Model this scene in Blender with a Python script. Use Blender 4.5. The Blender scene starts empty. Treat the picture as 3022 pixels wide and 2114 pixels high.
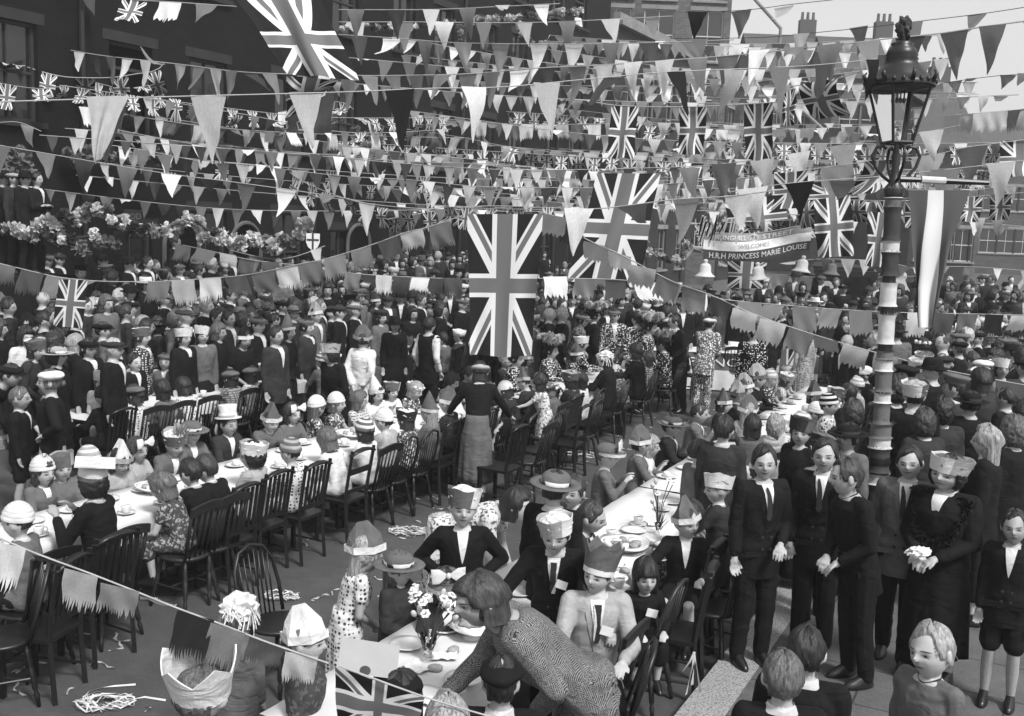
import bpy, bmesh, math, random
import numpy as np
from mathutils import Vector as V, Matrix, Euler, noise
sc = bpy.context.scene
col = sc.collection
R_ = math.radians
# ---------------------------------------------------------------- camera
PITCH, ROLL, CAMZ, FPX = R_(7.9), R_(2.2), 3.25, 3027.0
F0 = V((0, math.cos(PITCH), -math.sin(PITCH))); U0 = V((0, math.sin(PITCH), math.cos(PITCH))); R0 = V((1, 0, 0))
RX = R0*math.cos(ROLL) + U0*math.sin(ROLL); UX = U0*math.cos(ROLL) - R0*math.sin(ROLL)
cam = bpy.data.objects.new('camera', bpy.data.cameras.new('camera')); col.objects.link(cam)
m3 = Matrix((RX, UX, -F0)).transposed()
cam.matrix_world = Matrix.Translation((0, 0, CAMZ)) @ m3.to_4x4()
cam.data.sensor_width = 36; cam.data.lens = 36*FPX/3022; cam.data.clip_end = 1500; cam.data.clip_start = .05
sc.camera = cam
# ---------------------------------------------------------------- world, sun, exposure (overcast afternoon)
SUN_EL, SUN_AZ = R_(50), R_(-35)
w = bpy.data.worlds.new("World"); sc.world = w; w.use_nodes = True
nt = w.node_tree; nt.nodes.clear()
sky = nt.nodes.new('ShaderNodeTexSky'); sky.sky_type = 'NISHITA'; sky.sun_disc = False
sky.sun_elevation = SUN_EL; sky.sun_rotation = R_(180)+SUN_AZ; sky.dust_density = 4; sky.air_density = 1.4
bw = nt.nodes.new('ShaderNodeRGBToBW'); bg = nt.nodes.new('ShaderNodeBackground'); wo = nt.nodes.new('ShaderNodeOutputWorld')
cl = nt.nodes.new('ShaderNodeMath'); cl.operation = 'MULTIPLY_ADD'; cl.inputs[1].default_value = .35; cl.inputs[2].default_value = 1.55   # thin bright overcast over the clear sky
nt.links.new(sky.outputs[0], bw.inputs[0]); nt.links.new(bw.outputs[0], cl.inputs[0]); nt.links.new(cl.outputs[0], bg.inputs[0]); nt.links.new(bg.outputs[0], wo.inputs[0])
bg.inputs[1].default_value = .15
sl = bpy.data.lights.new('sun', 'SUN'); sl.energy = 2.1; sl.angle = R_(11); sl.color = (1, 1, 1)
so = bpy.data.objects.new('sun', sl); col.objects.link(so)
so.rotation_euler = (R_(90)-SUN_EL, 0, -SUN_AZ+0)   # shines from behind the camera, from the right
sc.view_settings.view_transform = 'Standard'; sc.view_settings.look = 'None'; sc.view_settings.gamma = 1
sc.view_settings.exposure = .98
sc.cycles.max_bounces = 5; sc.cycles.diffuse_bounces = 2; sc.cycles.transparent_max_bounces = 6
sc.cycles.volume_bounces = 0
# ---------------------------------------------------------------- photo-to-place helpers
CR = {1: (0, 0, 2.294), 2: (1000, 0, 2.294), 3: (2022, 0, 2.294), 4: (0, 700, 2.294), 5: (1000, 700, 2.294), 6: (2022, 700, 2.294),
      7: (0, 1400, 2.249), 8: (1000, 1400, 2.249), 9: (2022, 1400, 2.249), 0: (0, 0, 1), 10: (1640, 840, 2.87), 11: (0, 0, 2296/3022)}
def pix(c, x, y): o = CR[c]; return o[0]+x/o[2], o[1]+y/o[2]
def ray(px, py): return F0 + RX*((px-1511)/FPX) - UX*((py-1057)/FPX)
def atz(c, x, y, z):
    d = ray(*pix(c, x, y)); t = (z-CAMZ)/d.z; return V((d.x*t, d.y*t, z))
def atd(c, x, y, Y):
    d = ray(*pix(c, x, y)); t = Y/d.y; return V((d.x*t, Y, CAMZ+d.z*t))
def proj(p):
    q = V(p)-V((0, 0, CAMZ)); z = q.dot(F0)
    return 1511+FPX*q.dot(RX)/z, 1057-FPX*q.dot(UX)/z
TH = R_(27.5)
def SP(u, v, z=0): return V((u*math.sin(TH)+v*math.cos(TH), u*math.cos(TH)-v*math.sin(TH), z))
def uv_of(p): return p[0]*math.sin(TH)+p[1]*math.cos(TH), p[0]*math.cos(TH)-p[1]*math.sin(TH)
# ---------------------------------------------------------------- tags and linking
LABELS = {}
def tag(o, label=None, cat=None, group=None, kind=None):
    if label: o['label'] = label; LABELS.setdefault(label, []).append(o)
    if cat: o['category'] = cat
    if group: o['group'] = group
    if kind: o['kind'] = kind
    return o
def empty(name, loc=(0, 0, 0), rz=0, s=1):
    o = bpy.data.objects.new(name, None); col.objects.link(o); o.location = loc; o.rotation_euler = (0, 0, rz); o.scale = (s, s, s)
    o.empty_display_size = .1; return o
def part(name, me, mt=None, parent=None, loc=None, M=None):
    o = bpy.data.objects.new(name, me); col.objects.link(o)
    if mt is not None:
        if not len(me.materials): me.materials.append(mt)
        elif me.materials[0] is not mt: o.material_slots[0].link = 'OBJECT'; o.material_slots[0].material = mt
    if parent: o.parent = parent
    if M is not None: o.matrix_local = M
    elif loc is not None: o.location = loc
    return o
def copy_tree(o, parent=None):
    c = o.copy(); col.objects.link(c)
    if parent: c.parent = parent
    for ch in o.children: copy_tree(ch, c)
    return c
# ---------------------------------------------------------------- mesh builder
class MB:
    def __init__(s): s.v = []; s.f = []; s.mi = []; s.uv = {}; s.m = 0
    def add(s, vs, fs, M=None):
        n = len(s.v)
        if M is not None: vs = [M @ V(q) for q in vs]
        s.v += [tuple(q) for q in vs]; s.f += [tuple(i+n for i in f) for f in fs]; s.mi += [s.m]*len(fs); return n
    def box(s, c, d, rz=0, M=None):
        x, y, z = d[0]/2, d[1]/2, d[2]/2; r = Matrix.Rotation(rz, 4, 'Z')
        vs = [V(c)+(r @ V((a*x, b*y, e*z))) for e in (-1, 1) for b in (-1, 1) for a in (-1, 1)]
        s.add(vs, [(0, 2, 3, 1), (4, 5, 7, 6), (0, 1, 5, 4), (1, 3, 7, 5), (3, 2, 6, 7), (2, 0, 4, 6)], M); return s
    def tube(s, pts, rs, n=8, cap=True, M=None, sq=1.0):
        pts = [V(p) for p in pts]; rs = [rs]*len(pts) if not hasattr(rs, '__len__') else rs
        vs = []; fs = []; ref = None
        for i, p in enumerate(pts):
            t = (pts[min(i+1, len(pts)-1)]-pts[max(i-1, 0)]).normalized()
            if ref is None: ref = V((1, 0, 0)) if abs(t.x) < .8 else V((0, 1, 0))
            a = (ref-t*ref.dot(t)).normalized(); b = t.cross(a); ref = a
            for k in range(n):
                q = 2*math.pi*k/n; vs.append(p+a*(math.cos(q)*rs[i])+b*(math.sin(q)*rs[i]*sq))
        for i in range(len(pts)-1):
            for k in range(n): fs.append((i*n+k, i*n+(k+1) % n, (i+1)*n+(k+1) % n, (i+1)*n+k))
        if cap: fs.append(tuple(range(n-1, -1, -1))); fs.append(tuple((len(pts)-1)*n+k for k in range(n)))
        s.add(vs, fs, M); return s
    def caps(s, a, b, ra, rb, n=10, M=None):    # round ended tapered capsule
        a, b = V(a), V(b); d = (b-a); L = d.length or 1e-6; d = d/L; P = []; Rr = []
        for q in (-1, -.85, -.5, 0): P.append(a+d*(q*ra)); Rr.append(max(.0005, ra*math.sqrt(max(0, 1-q*q))))
        for q in (0, .5, .85, 1): P.append(b+d*(q*rb)); Rr.append(max(.0005, rb*math.sqrt(max(0, 1-q*q))))
        return s.tube(P, Rr, n, True, M)
    def lathe(s, prof, n=16, M=None, c=(0, 0, 0), sy=1.0, wob=0, seed=0):
        rnd = random.Random(seed); ph = [rnd.random()*6.28 for _ in range(4)]
        vs = []; fs = []
        for i, (r, z) in enumerate(prof):
            for k in range(n):
                q = 2*math.pi*k/n; rr = r*(1+wob*(math.sin(3*q+ph[0])+.7*math.sin(5*q+ph[1]+i)))
                vs.append((c[0]+rr*math.cos(q), c[1]+rr*math.sin(q)*sy, c[2]+z+wob*.25*r*math.sin(4*q+ph[2]+i)))
        for i in range(len(prof)-1):
            for k in range(n): fs.append((i*n+k, i*n+(k+1) % n, (i+1)*n+(k+1) % n, (i+1)*n+k))
        s.add(vs, fs, M); return s
    def rings(s, rg, n=16, M=None, cap=True):    # rg: (cx,cy,z,rx,ry)
        vs = []; fs = []
        for (cx, cy, z, rx, ry) in rg:
            for k in range(n):
                q = 2*math.pi*k/n; vs.append((cx+rx*math.cos(q), cy+ry*math.sin(q), z))
        for i in range(len(rg)-1):
            for k in range(n): fs.append((i*n+k, i*n+(k+1) % n, (i+1)*n+(k+1) % n, (i+1)*n+k))
        if cap: fs.append(tuple(range(n-1, -1, -1))); fs.append(tuple((len(rg)-1)*n+k for k in range(n)))
        s.add(vs, fs, M); return s
    def ell(s, c, r, n=12, m=8, M=None, fn=None):
        vs = []; fs = []
        for i in range(m+1):
            th = math.pi*i/m
            for k in range(n):
                q = 2*math.pi*k/n; d = V((math.sin(th)*math.cos(q), math.sin(th)*math.sin(q), math.cos(th)))
                k_ = fn(d) if fn else 1
                vs.append((c[0]+d.x*r[0]*k_, c[1]+d.y*r[1]*k_, c[2]+d.z*r[2]*k_))
        for i in range(m):
            for k in range(n): fs.append((i*n+k, (i+1)*n+k, (i+1)*n+(k+1) % n, i*n+(k+1) % n))
        s.add(vs, fs, M); return s
    def quad(s, a, b, c, d): s.add([a, b, c, d], [(0, 1, 2, 3)]); return s
    def mesh(s, name='mesh', smooth=False):
        me = bpy.data.meshes.new(name); me.from_pydata(s.v, [], s.f)
        if any(s.mi): me.polygons.foreach_set('material_index', s.mi)
        if smooth: me.polygons.foreach_set('use_smooth', [True]*len(s.f))
        me.update(); return me
    def obj(s, name, mt, parent=None, smooth=False, loc=None, M=None):
        me = s.mesh(name, smooth)
        if isinstance(mt, (list, tuple)):
            for q in mt: me.materials.append(q)
            mt = None
        return part(name, me, mt, parent, loc, M)
def grid_mesh(fn, nu, nv, name='cloth', uvf=None, keep=None, thick=0):
    vs = [fn(i/nu, j/nv) for j in range(nv+1) for i in range(nu+1)]; fs = []; uvs = []
    for j in range(nv):
        for i in range(nu):
            if keep and not keep((i+.5)/nu, (j+.5)/nv): continue
            a = j*(nu+1)+i; fs.append((a, a+1, a+nu+2, a+nu+1))
            for (p, q) in ((i, j), (i+1, j), (i+1, j+1), (i, j+1)): uvs += (uvf(p/nu, q/nv) if uvf else (p/nu, q/nv))
    me = bpy.data.meshes.new(name); me.from_pydata(vs, [], fs)
    l = me.uv_layers.new(name='UVMap'); l.data.foreach_set('uv', uvs)
    me.polygons.foreach_set('use_smooth', [True]*len(fs)); me.update(); return me
TSC = bpy.data.scenes.new('workbench')
def baked(o):
    TSC.collection.objects.link(o); vl = TSC.view_layers[0]; vl.update(); dg = vl.depsgraph; dg.update()
    r = bpy.data.meshes.new_from_object(o.evaluated_get(dg), depsgraph=dg); bpy.data.objects.remove(o); r.materials.clear(); return r
def remesh(me, vox, sm=2):
    o = bpy.data.objects.new('tmp', me)
    m = o.modifiers.new('r', 'REMESH'); m.mode = 'VOXEL'; m.voxel_size = vox; m.use_smooth_shade = True
    if sm: q = o.modifiers.new('s', 'SMOOTH'); q.iterations = sm; q.factor = .5
    return baked(o)
# ---------------------------------------------------------------- materials (the place is photographed in black and white: all greys)
MC = {}
class NG:
    def __init__(s, name):
        s.m = bpy.data.materials.new(name); s.m.use_nodes = True; s.t = s.m.node_tree
        s.b = s.t.nodes['Principled BSDF']; s.L = s.t.links.new
    def n(s, ty, **k):
        x = s.t.nodes.new('ShaderNode'+ty)
        for a, b in k.items(): setattr(x, a, b)
        return x
    def mth(s, op, a, b=None, c=None, clamp=False):
        x = s.n('Math', operation=op); x.use_clamp = clamp
        for i, q in enumerate((a, b, c)):
            if q is None: continue
            if isinstance(q, (int, float)): x.inputs[i].default_value = q
            else: s.L(q, x.inputs[i])
        return x.outputs[0]
    def co(s, out='Object', scale=None):
        t = s.n('TexCoord').outputs[out]
        if scale:
            m = s.n('Mapping'); s.L(t, m.inputs[0]); m.inputs['Scale'].default_value = scale if hasattr(scale, '__len__') else (scale,)*3; t = m.outputs[0]
        return t
    def noise(s, scale, co=None, det=3, rough=.6):
        x = s.n('TexNoise'); x.inputs['Scale'].default_value = scale; x.inputs['Detail'].default_value = det; x.inputs['Roughness'].default_value = rough
        s.L(co or s.co(), x.inputs[0]); return x.outputs[0]
    def mix(s, f, a, b):      # scalar mix -> socket
        x = s.n('Mix', data_type='FLOAT'); 
        for i, q in ((0, f), (2, a), (3, b)):
            if isinstance(q, (int, float)): x.inputs[i].default_value = q
            else: s.L(q, x.inputs[i])
        return x.outputs[0]
    def ramp(s, f, a0, a1, lo, hi):
        x = s.n('MapRange'); s.L(f, x.inputs[0])
        for i, q in enumerate((a0, a1, lo, hi)): x.inputs[1+i].default_value = q
        return x.outputs[0]
    def color(s, sock):
        s.L(sock, s.b.inputs['Base Color'])
    def bump(s, h, st=.3, dist=.01):
        b = s.n('Bump'); b.inputs['Strength'].default_value = st; b.inputs['Distance'].default_value = dist; s.L(h, b.inputs['Height']); s.L(b.outputs[0], s.b.inputs['Normal'])
    def fin(s, rough=.8, spec=.3): s.b.inputs['Roughness'].default_value = rough; s.b.inputs['Specular IOR Level'].default_value = spec; return s.m
def plain(name, tone, rough=.75, var=.15, sc_=12, spec=.3, bump=0):
    k = ('p', name, tone)
    if k in MC: return MC[k]
    g = NG(name); nz = g.noise(sc_); g.color(g.ramp(nz, .25, .75, tone*(1-var), min(.9, tone*(1+var))))
    if bump: g.bump(g.noise(sc_*4), bump, .01)
    MC[k] = g.fin(rough, spec); return MC[k]
def cloth(tone, pat='plain', tone2=None):
    k = ('c', round(tone, 3), pat, tone2)
    if k in MC: return MC[k]
    g = NG('cloth_'+pat); t2 = tone2 if tone2 is not None else (.6 if tone < .3 else .06)
    co = g.co(); weave = g.noise(260, co, 2); fold = g.noise(9, co, 2)
    base = g.mth('MULTIPLY', g.ramp(weave, .2, .8, .8, 1.2), g.ramp(fold, .3, .7, .82, 1.15))
    if pat == 'plain': c = g.mth('MULTIPLY', base, tone)
    else:
        sx = g.n('SeparateXYZ'); g.L(co, sx.inputs[0]); X, Y, Z = sx.outputs
        H = g.mth('ADD', X, g.mth('MULTIPLY', Y, .9))
        if pat == 'dots':
            v = g.n('TexVoronoi'); v.inputs['Scale'].default_value = 34; v.inputs['Randomness'].default_value = .35; g.L(co, v.inputs[0]); f = g.mth('LESS_THAN', v.outputs['Distance'], .36)
        elif pat == 'floral':
            v = g.n('TexVoronoi'); v.inputs['Scale'].default_value = 26; g.L(co, v.inputs[0]); nn = g.noise(45, co, 3); f = g.mth('GREATER_THAN', g.mth('ADD', nn, g.mth('MULTIPLY', v.outputs['Distance'], .35)), .62)
        elif pat == 'check':
            f = g.mth('MAXIMUM', g.mth('GREATER_THAN', g.mth('SINE', g.mth('MULTIPLY', H, 210)), .15), g.mth('GREATER_THAN', g.mth('SINE', g.mth('MULTIPLY', Z, 210)), .15))
            f = g.mth('MULTIPLY', f, .8)
        elif pat == 'stripe': f = g.mth('GREATER_THAN', g.mth('SINE', g.mth('MULTIPLY', Z, 190)), .0)
        elif pat == 'bars': f = g.mth('GREATER_THAN', g.mth('SINE', g.mth('MULTIPLY', H, 60)), .0)
        elif pat == 'herring':
            zz = g.mth('PINGPONG', H, .019); f = g.mth('GREATER_THAN', g.mth('SINE', g.mth('MULTIPLY', g.mth('ADD', Z, g.mth('MULTIPLY', zz, 1.0)), 460)), g.ramp(g.noise(120, co, 2), .2, .8, -.7, .7))
        elif pat == 'herringN':
            S_ = g.mth('SUBTRACT', g.mth('MULTIPLY', Z, .62), g.mth('MULTIPLY', Y, .79)); C_ = g.mth('ADD', X, g.mth('MULTIPLY', g.mth('ADD', g.mth('MULTIPLY', Z, .79), g.mth('MULTIPLY', Y, .62)), .8))
            zz = g.mth('PINGPONG', C_, .012); f = g.mth('GREATER_THAN', g.mth('SINE', g.mth('MULTIPLY', g.mth('ADD', S_, zz), 760)), g.ramp(g.noise(110, co, 2), .25, .75, -1.1, 1.1))
        elif pat == 'pearl':
            v = g.n('TexVoronoi'); v.inputs['Scale'].default_value = 38; v.inputs['Randomness'].default_value = .5; g.L(co, v.inputs[0])
            nn = g.noise(7, co, 2); ww = g.mth('SINE', g.mth('MULTIPLY', nn, 42)); f = g.mth('MULTIPLY', g.mth('LESS_THAN', v.outputs['Distance'], .45), g.mth('GREATER_THAN', ww, -.35))
        elif pat == 'pearls':
            v = g.n('TexVoronoi'); v.inputs['Scale'].default_value = 38; v.inputs['Randomness'].default_value = .2; g.L(co, v.inputs[0])
            nn = g.noise(6, co, 1); ww = g.mth('SINE', g.mth('MULTIPLY', nn, 50)); f = g.mth('MULTIPLY', g.mth('LESS_THAN', v.outputs['Distance'], .45), g.mth('GREATER_THAN', ww, .55))
        c = g.mth('MULTIPLY', base, g.mix(f, tone, t2))
    cr = g.n('TexNoise'); cr.inputs['Scale'].default_value = 5; cr.inputs['Detail'].default_value = 2.5; cr.inputs['Distortion'].default_value = 1.1; mp = g.n('Mapping'); g.L(co, mp.inputs[0]); mp.inputs['Rotation'].default_value = (.5, .7, .4); mp.inputs['Scale'].default_value = (1.3, 1.3, 2); g.L(mp.outputs[0], cr.inputs[0])
    g.color(c); g.bump(g.mth('ADD', g.mth('MULTIPLY', cr.outputs[0], 14), weave), .42, .0035); MC[k] = g.fin(.85, .18)
    g.b.inputs['Sheen Weight'].default_value = 0
    return MC[k]
def hairmat(tone):
    k = ('h', tone)
    if k in MC: return MC[k]
    g = NG('hair'); s_ = g.noise(22, g.co('Object', (4, 4, .5)), 3, .7); g.color(g.ramp(s_, .3, .7, tone*.35, min(.6, tone*2.1))); g.bump(s_, .6, .01)
    MC[k] = g.fin(.5, .4); return MC[k]
def skinmat(tone, smile=0.0, eye=1.0, brow=0.0):
    k = ('s', tone, smile, eye, brow)
    if k in MC: return MC[k]
    g = NG('skin'); at = g.n('Attribute'); at.attribute_name = 'headco'; sx = g.n('SeparateXYZ'); g.L(at.outputs['Vector'], sx.inputs[0]); X, Y, Z = sx.outputs
    ax = g.mth('ABSOLUTE', X); front = g.mth('LESS_THAN', Y, -.045)
    def el(cx, cz, rx, rz, tilt=0, curve=0):
        dx = g.mth('DIVIDE', g.mth('SUBTRACT', ax, cx), rx); zz = g.mth('SUBTRACT', Z, cz)
        if curve: zz = g.mth('SUBTRACT', zz, g.mth('MULTIPLY', g.mth('MULTIPLY', ax, ax), curve))
        if tilt: zz = g.mth('SUBTRACT', zz, g.mth('MULTIPLY', g.mth('SUBTRACT', ax, cx), tilt))
        dz = g.mth('DIVIDE', zz, rz); d = g.mth('ADD', g.mth('MULTIPLY', dx, dx), g.mth('MULTIPLY', dz, dz))
        return g.mth('MULTIPLY', g.ramp(d, .65, 1.35, 1, 0), front)
    base = g.mth('MULTIPLY', g.ramp(g.noise(30), .3, .7, .9, 1.08), tone)
    c = g.mix(el(0, -.051, .024+.004*abs(smile), .0075, 0, smile*9), base, tone*.55)
    c = g.mix(el(0, -.0515, .023+.006*abs(smile), .0016+.0012*max(0, smile), 0, smile*9), c, tone*.12)
    c = g.mix(el(.009, -.026, .005, .0026), c, tone*.25)
    c = g.mix(el(.032, .002, .018, .0095), c, tone*.62)
    c = g.mix(el(.032, .0015, .0135, .0050*eye), c, .24)
    c = g.mix(el(.032, .0018, .0066, .0060*eye), c, .012)
    c = g.mix(el(.032, .0018+.0048*eye, .0165, .0019, -.15, -6), c, .03)
    c = g.mix(el(.034, .0225-brow*.004, .020, .0036, -.12+brow*.2), c, .06)
    c = g.mix(g.mth('MULTIPLY', el(.027, -.036, .0022, .012, 0), .45 if smile > 0 else .2), c, tone*.5)
    g.color(c); MC[k] = g.fin(.55, .35); g.b.inputs['Subsurface Weight'].default_value = 0
    return MC[k]
def jackmat(light=1.0):
    k = ('jack', light)
    if k in MC: return MC[k]
    g = NG('union_flag'); sx = g.n('SeparateXYZ'); g.L(g.co('UV'), sx.inputs[0])
    X = g.mth('MULTIPLY_ADD', sx.outputs[0], 60, -30); Y = g.mth('MULTIPLY_ADD', sx.outputs[1], 30, -15)
    ax, ay = g.mth('ABSOLUTE', X), g.mth('ABSOLUTE', Y); mn = g.mth('MINIMUM', ax, ay); sg = g.mth('SIGN', X)
    s1 = g.mth('DIVIDE', g.mth('SUBTRACT', X, g.mth('MULTIPLY', Y, 2)), 2.236); s2 = g.mth('DIVIDE', g.mth('ADD', X, g.mth('MULTIPLY', Y, 2)), 2.236)
    wd = g.mth('LESS_THAN', g.mth('MINIMUM', g.mth('ABSOLUTE', s1), g.mth('ABSOLUTE', s2)), 3)
    def inb(s): q = g.mth('MULTIPLY', s, sg); return g.mth('LESS_THAN', g.mth('ABSOLUTE', g.mth('SUBTRACT', q, .9)), 1.05)
    rd = g.mth('MAXIMUM', inb(s1), inb(s2))
    c = g.mix(wd, .015, .62*light); c = g.mix(rd, c, .13); c = g.mix(g.mth('LESS_THAN', mn, 5), c, .62*light); c = g.mix(g.mth('LESS_THAN', mn, 3.1), c, .13)
    wv = g.ramp(g.noise(300, g.co('UV'), 2), .2, .8, .85, 1.15); g.color(g.mth('MULTIPLY', c, wv)); MC[k] = g.fin(.9, .1); return MC[k]
def stdmat(name, tone, trans=.25):
    k = ('b', name)
    if k in MC: return MC[k]
    g = NG(name); g.color(g.mth('MULTIPLY', g.mth('MULTIPLY', g.ramp(g.noise(18), .3, .7, .85, 1.12), g.ramp(g.noise(220), .2, .8, .9, 1.1)), tone)); g.fin(.9, .1)
    tr = g.n('BsdfTranslucent'); tr.inputs[0].default_value = (tone,)*3+(1,); mx = g.n('MixShader'); mx.inputs[0].default_value = trans
    out = g.t.nodes['Material Output']; g.L(g.b.outputs[0], mx.inputs[1]); g.L(tr.outputs[0], mx.inputs[2]); g.L(mx.outputs[0], out.inputs[0])
    MC[k] = g.m; return g.m
TONE = {'w': stdmat('white_bunting_cloth', .68), 'l': stdmat('pale_bunting_cloth', .42), 'm': stdmat('grey_bunting_cloth', .17), 'd': stdmat('dark_bunting_cloth', .07), 'k': stdmat('black_bunting_cloth', .02)}
WOODD = plain('dark_wood', .014, .45, .5, 30, .5)
WOODM = plain('mid_wood', .05, .5, .4, 30, .4)
IRON = plain('black_iron', .008, .4, .3, 20, .5)
WHITEC = plain('white_china', .68, .25, .03, 10, .5)
PAPERW = plain('white_paper', .68, .8, .1, 20, .2)
# ================================================================ ground, kerb, pavement
def ground_mat(name, lo, hi, rough=.85, slabs=0):
    g = NG(name); co = g.co(); a = g.noise(.7, co, 4); b = g.noise(60, co, 3, .8); c = g.noise(6, co, 4)
    v = g.mth('MULTIPLY', g.ramp(a, .3, .7, lo, hi), g.mth('MULTIPLY', g.ramp(b, .25, .75, .65, 1.3), g.ramp(c, .3, .7, .85, 1.15)))
    if slabs:
        mp = g.n('Mapping'); g.L(co, mp.inputs[0]); mp.inputs['Rotation'].default_value = (0, 0, TH)
        br = g.n('TexBrick'); g.L(mp.outputs[0], br.inputs[0]); br.inputs['Scale'].default_value = 1; br.inputs['Brick Width'].default_value = .9; br.inputs['Row Height'].default_value = .62
        br.inputs['Mortar Size'].default_value = .008; v = g.mth('MULTIPLY', v, g.ramp(br.outputs['Fac'], 0, 1, 1, .35))
    g.color(v); g.bump(b, .3, .004); return g.fin(rough, .3)
def sheet(name, pts, mt, z=0):
    mb = MB(); mb.add([(p[0], p[1], z) for p in pts], [tuple(range(len(pts)))]); o = mb.obj(name, mt); tag(o, kind='structure'); return o
sheet('ground', [(-60, -30), (160, -30), (160, 180), (-60, 180)], ground_mat('far_earth', .1, .13), -.02)
sheet('road', [SP(-15, -12), SP(-15, -1.86), SP(150, -1.86), SP(150, -12)], ground_mat('asphalt', .05, .075), 0)
def slab(name, u0, u1, v0, v1, z0, z1, mt, kind='structure'):
    mb = MB(); c = [SP(u0, v0), SP(u0, v1), SP(u1, v1), SP(u1, v0)]
    vs = [(p.x, p.y, z0) for p in c]+[(p.x, p.y, z1) for p in c]
    mb.add(vs, [(0, 1, 5, 4), (1, 2, 6, 5), (2, 3, 7, 6), (3, 0, 4, 7), (4, 5, 6, 7)]); o = mb.obj(name, mt); return tag(o, kind=kind) if kind else o
kg = NG('granite_kerb'); _n = kg.noise(90, None, 2, .9); _c = kg.ramp(_n, .38, .52, .06, .33)
kg.color(_c); kg.bump(_n, .4, .004); kg.fin(.8)
PAVE = ground_mat('paving_slabs', .075, .11, .85, 1)
slab('kerb', -15, 150, -1.86, -1.58, -.01, .125, kg.m)
slab('pavement', -15, 150, -1.58, 9, -.01, .12, PAVE)
slab('kerb', -15, 60, -12.0, -11.8, -.01, .125, kg.m)
slab('pavement', -15, 60, -16.7, -12.0, -.012, .12, PAVE)
# ================================================================ buildings
def brick(name, tone, sc_=1.0, mort=1.6):
    g = NG(name); mp = g.n('Mapping'); g.L(g.co('UV'), mp.inputs[0]); br = g.n('TexBrick'); g.L(mp.outputs[0], br.inputs[0])
    br.inputs['Scale'].default_value = 1; br.inputs['Brick Width'].default_value = .23*sc_; br.inputs['Row Height'].default_value = .075*sc_; br.inputs['Mortar Size'].default_value = .008*sc_
    br.inputs['Color1'].default_value = (tone*.7,)*3+(1,); br.inputs['Color2'].default_value = (tone*1.35,)*3+(1,); br.inputs['Mortar'].default_value = (tone*mort,)*3+(1,)
    bwn = g.n('RGBToBW'); g.L(br.outputs[0], bwn.inputs[0])
    g.color(g.mth('MULTIPLY', bwn.outputs[0], g.mth('MULTIPLY', g.ramp(g.noise(.5, g.co('UV'), 4), .3, .7, .65, 1.3), g.ramp(g.noise(14, g.co('UV'), 3), .3, .7, .8, 1.2)))); g.bump(br.outputs['Fac'], -.4, .01)
    return g.fin(.9, .2)
BR_D = brick('sooty_brick', .005); BR_M = brick('brown_brick', .024, 1, 1.5); BR_L = brick('pale_brick', .08); BR_G = brick('grey_brick', .055, 1, 1.4)
STONE = plain('dirty_stone', .2, .8, .3, 3); STONED = plain('dark_stone', .09, .8, .3, 3); SLATE = plain('roof_slate', .06, .6, .3, 5); PAINT = plain('white_paint', .5, .5, .15, 6)
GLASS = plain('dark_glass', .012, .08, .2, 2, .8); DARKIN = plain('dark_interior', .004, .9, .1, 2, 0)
def wall_mesh(L, H, holes, mb=None, d=.18):
    """brick face in its own plane (x along, z up) with real openings; reveals run back d"""
    xs = sorted({0, L, *[h[0] for h in holes], *[h[0]+h[2] for h in holes]}); zs = sorted({0, H, *[h[1] for h in holes], *[h[1]+h[3] for h in holes]})
    vs = []; fs = []; uv = []
    def q(a, b, c, e, uvs): n = len(vs); vs.extend((a, b, c, e)); fs.append((n, n+1, n+2, n+3)); uv.extend([x for u in uvs for x in u])
    for i in range(len(xs)-1):
        for j in range(len(zs)-1):
            x0, x1, z0, z1 = xs[i], xs[i+1], zs[j], zs[j+1]; cx, cz = (x0+x1)/2, (z0+z1)/2
            if any(h[0] < cx < h[0]+h[2] and h[1] < cz < h[1]+h[3] for h in holes): continue
            q((x0, 0, z0), (x1, 0, z0), (x1, 0, z1), (x0, 0, z1), ((x0, z0), (x1, z0), (x1, z1), (x0, z1)))
    for (x, z, w_, h) in holes:
        x1, z1 = x+w_, z+h
        for a, b in (((x, z), (x, z1)), ((x, z1), (x1, z1)), ((x1, z1), (x1, z)), ((x1, z), (x, z))):
            q((a[0], 0, a[1]), (a[0], d, a[1]), (b[0], d, b[1]), (b[0], 0, b[1]), ((0, a[1]), (d, a[1]), (d, b[1]), (0, b[1])))
    me = bpy.data.meshes.new('wall'); me.from_pydata(vs, [], fs); l = me.uv_layers.new(name='UVMap'); l.data.foreach_set('uv', uv); me.update(); return me
WC = {}
OPEN = [(235, 262), (418, 372), (1737, 90)]; OPENPOS = []
def window(root, x, z, w_, h, fm=PAINT, sill=STONE, d=.18, arch=False):
    k = (round(w_, 2), round(h, 2), d)
    if k not in WC:
        f = MB()
        for xx in (.03, w_-.03): f.box((xx, 0, h/2), (.06, .06, h))
        for zz, t in ((.03, .06), (h/2, .05), (h-.03, .06)): f.box((w_/2, .002, zz), (w_-.12, .055, t))
        f.box((w_/2, .003, h/2), (.03, .04, h-.1))
        g = MB().box((w_/2, .03, h/2), (w_-.02, .01, h-.02)); s_ = MB().box((w_/2, -d-.01, -.05), (w_+.2, .2, .1))
        li = MB().box((w_/2, -d+.005, h+.1), (w_+.3, .03, .2))
        WC[k] = (f.mesh('window'), g.mesh('pane'), s_.mesh('sill'), li.mesh('lintel'))
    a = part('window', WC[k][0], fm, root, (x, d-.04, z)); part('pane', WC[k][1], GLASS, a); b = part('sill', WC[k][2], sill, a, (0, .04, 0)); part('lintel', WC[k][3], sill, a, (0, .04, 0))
    return a
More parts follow.
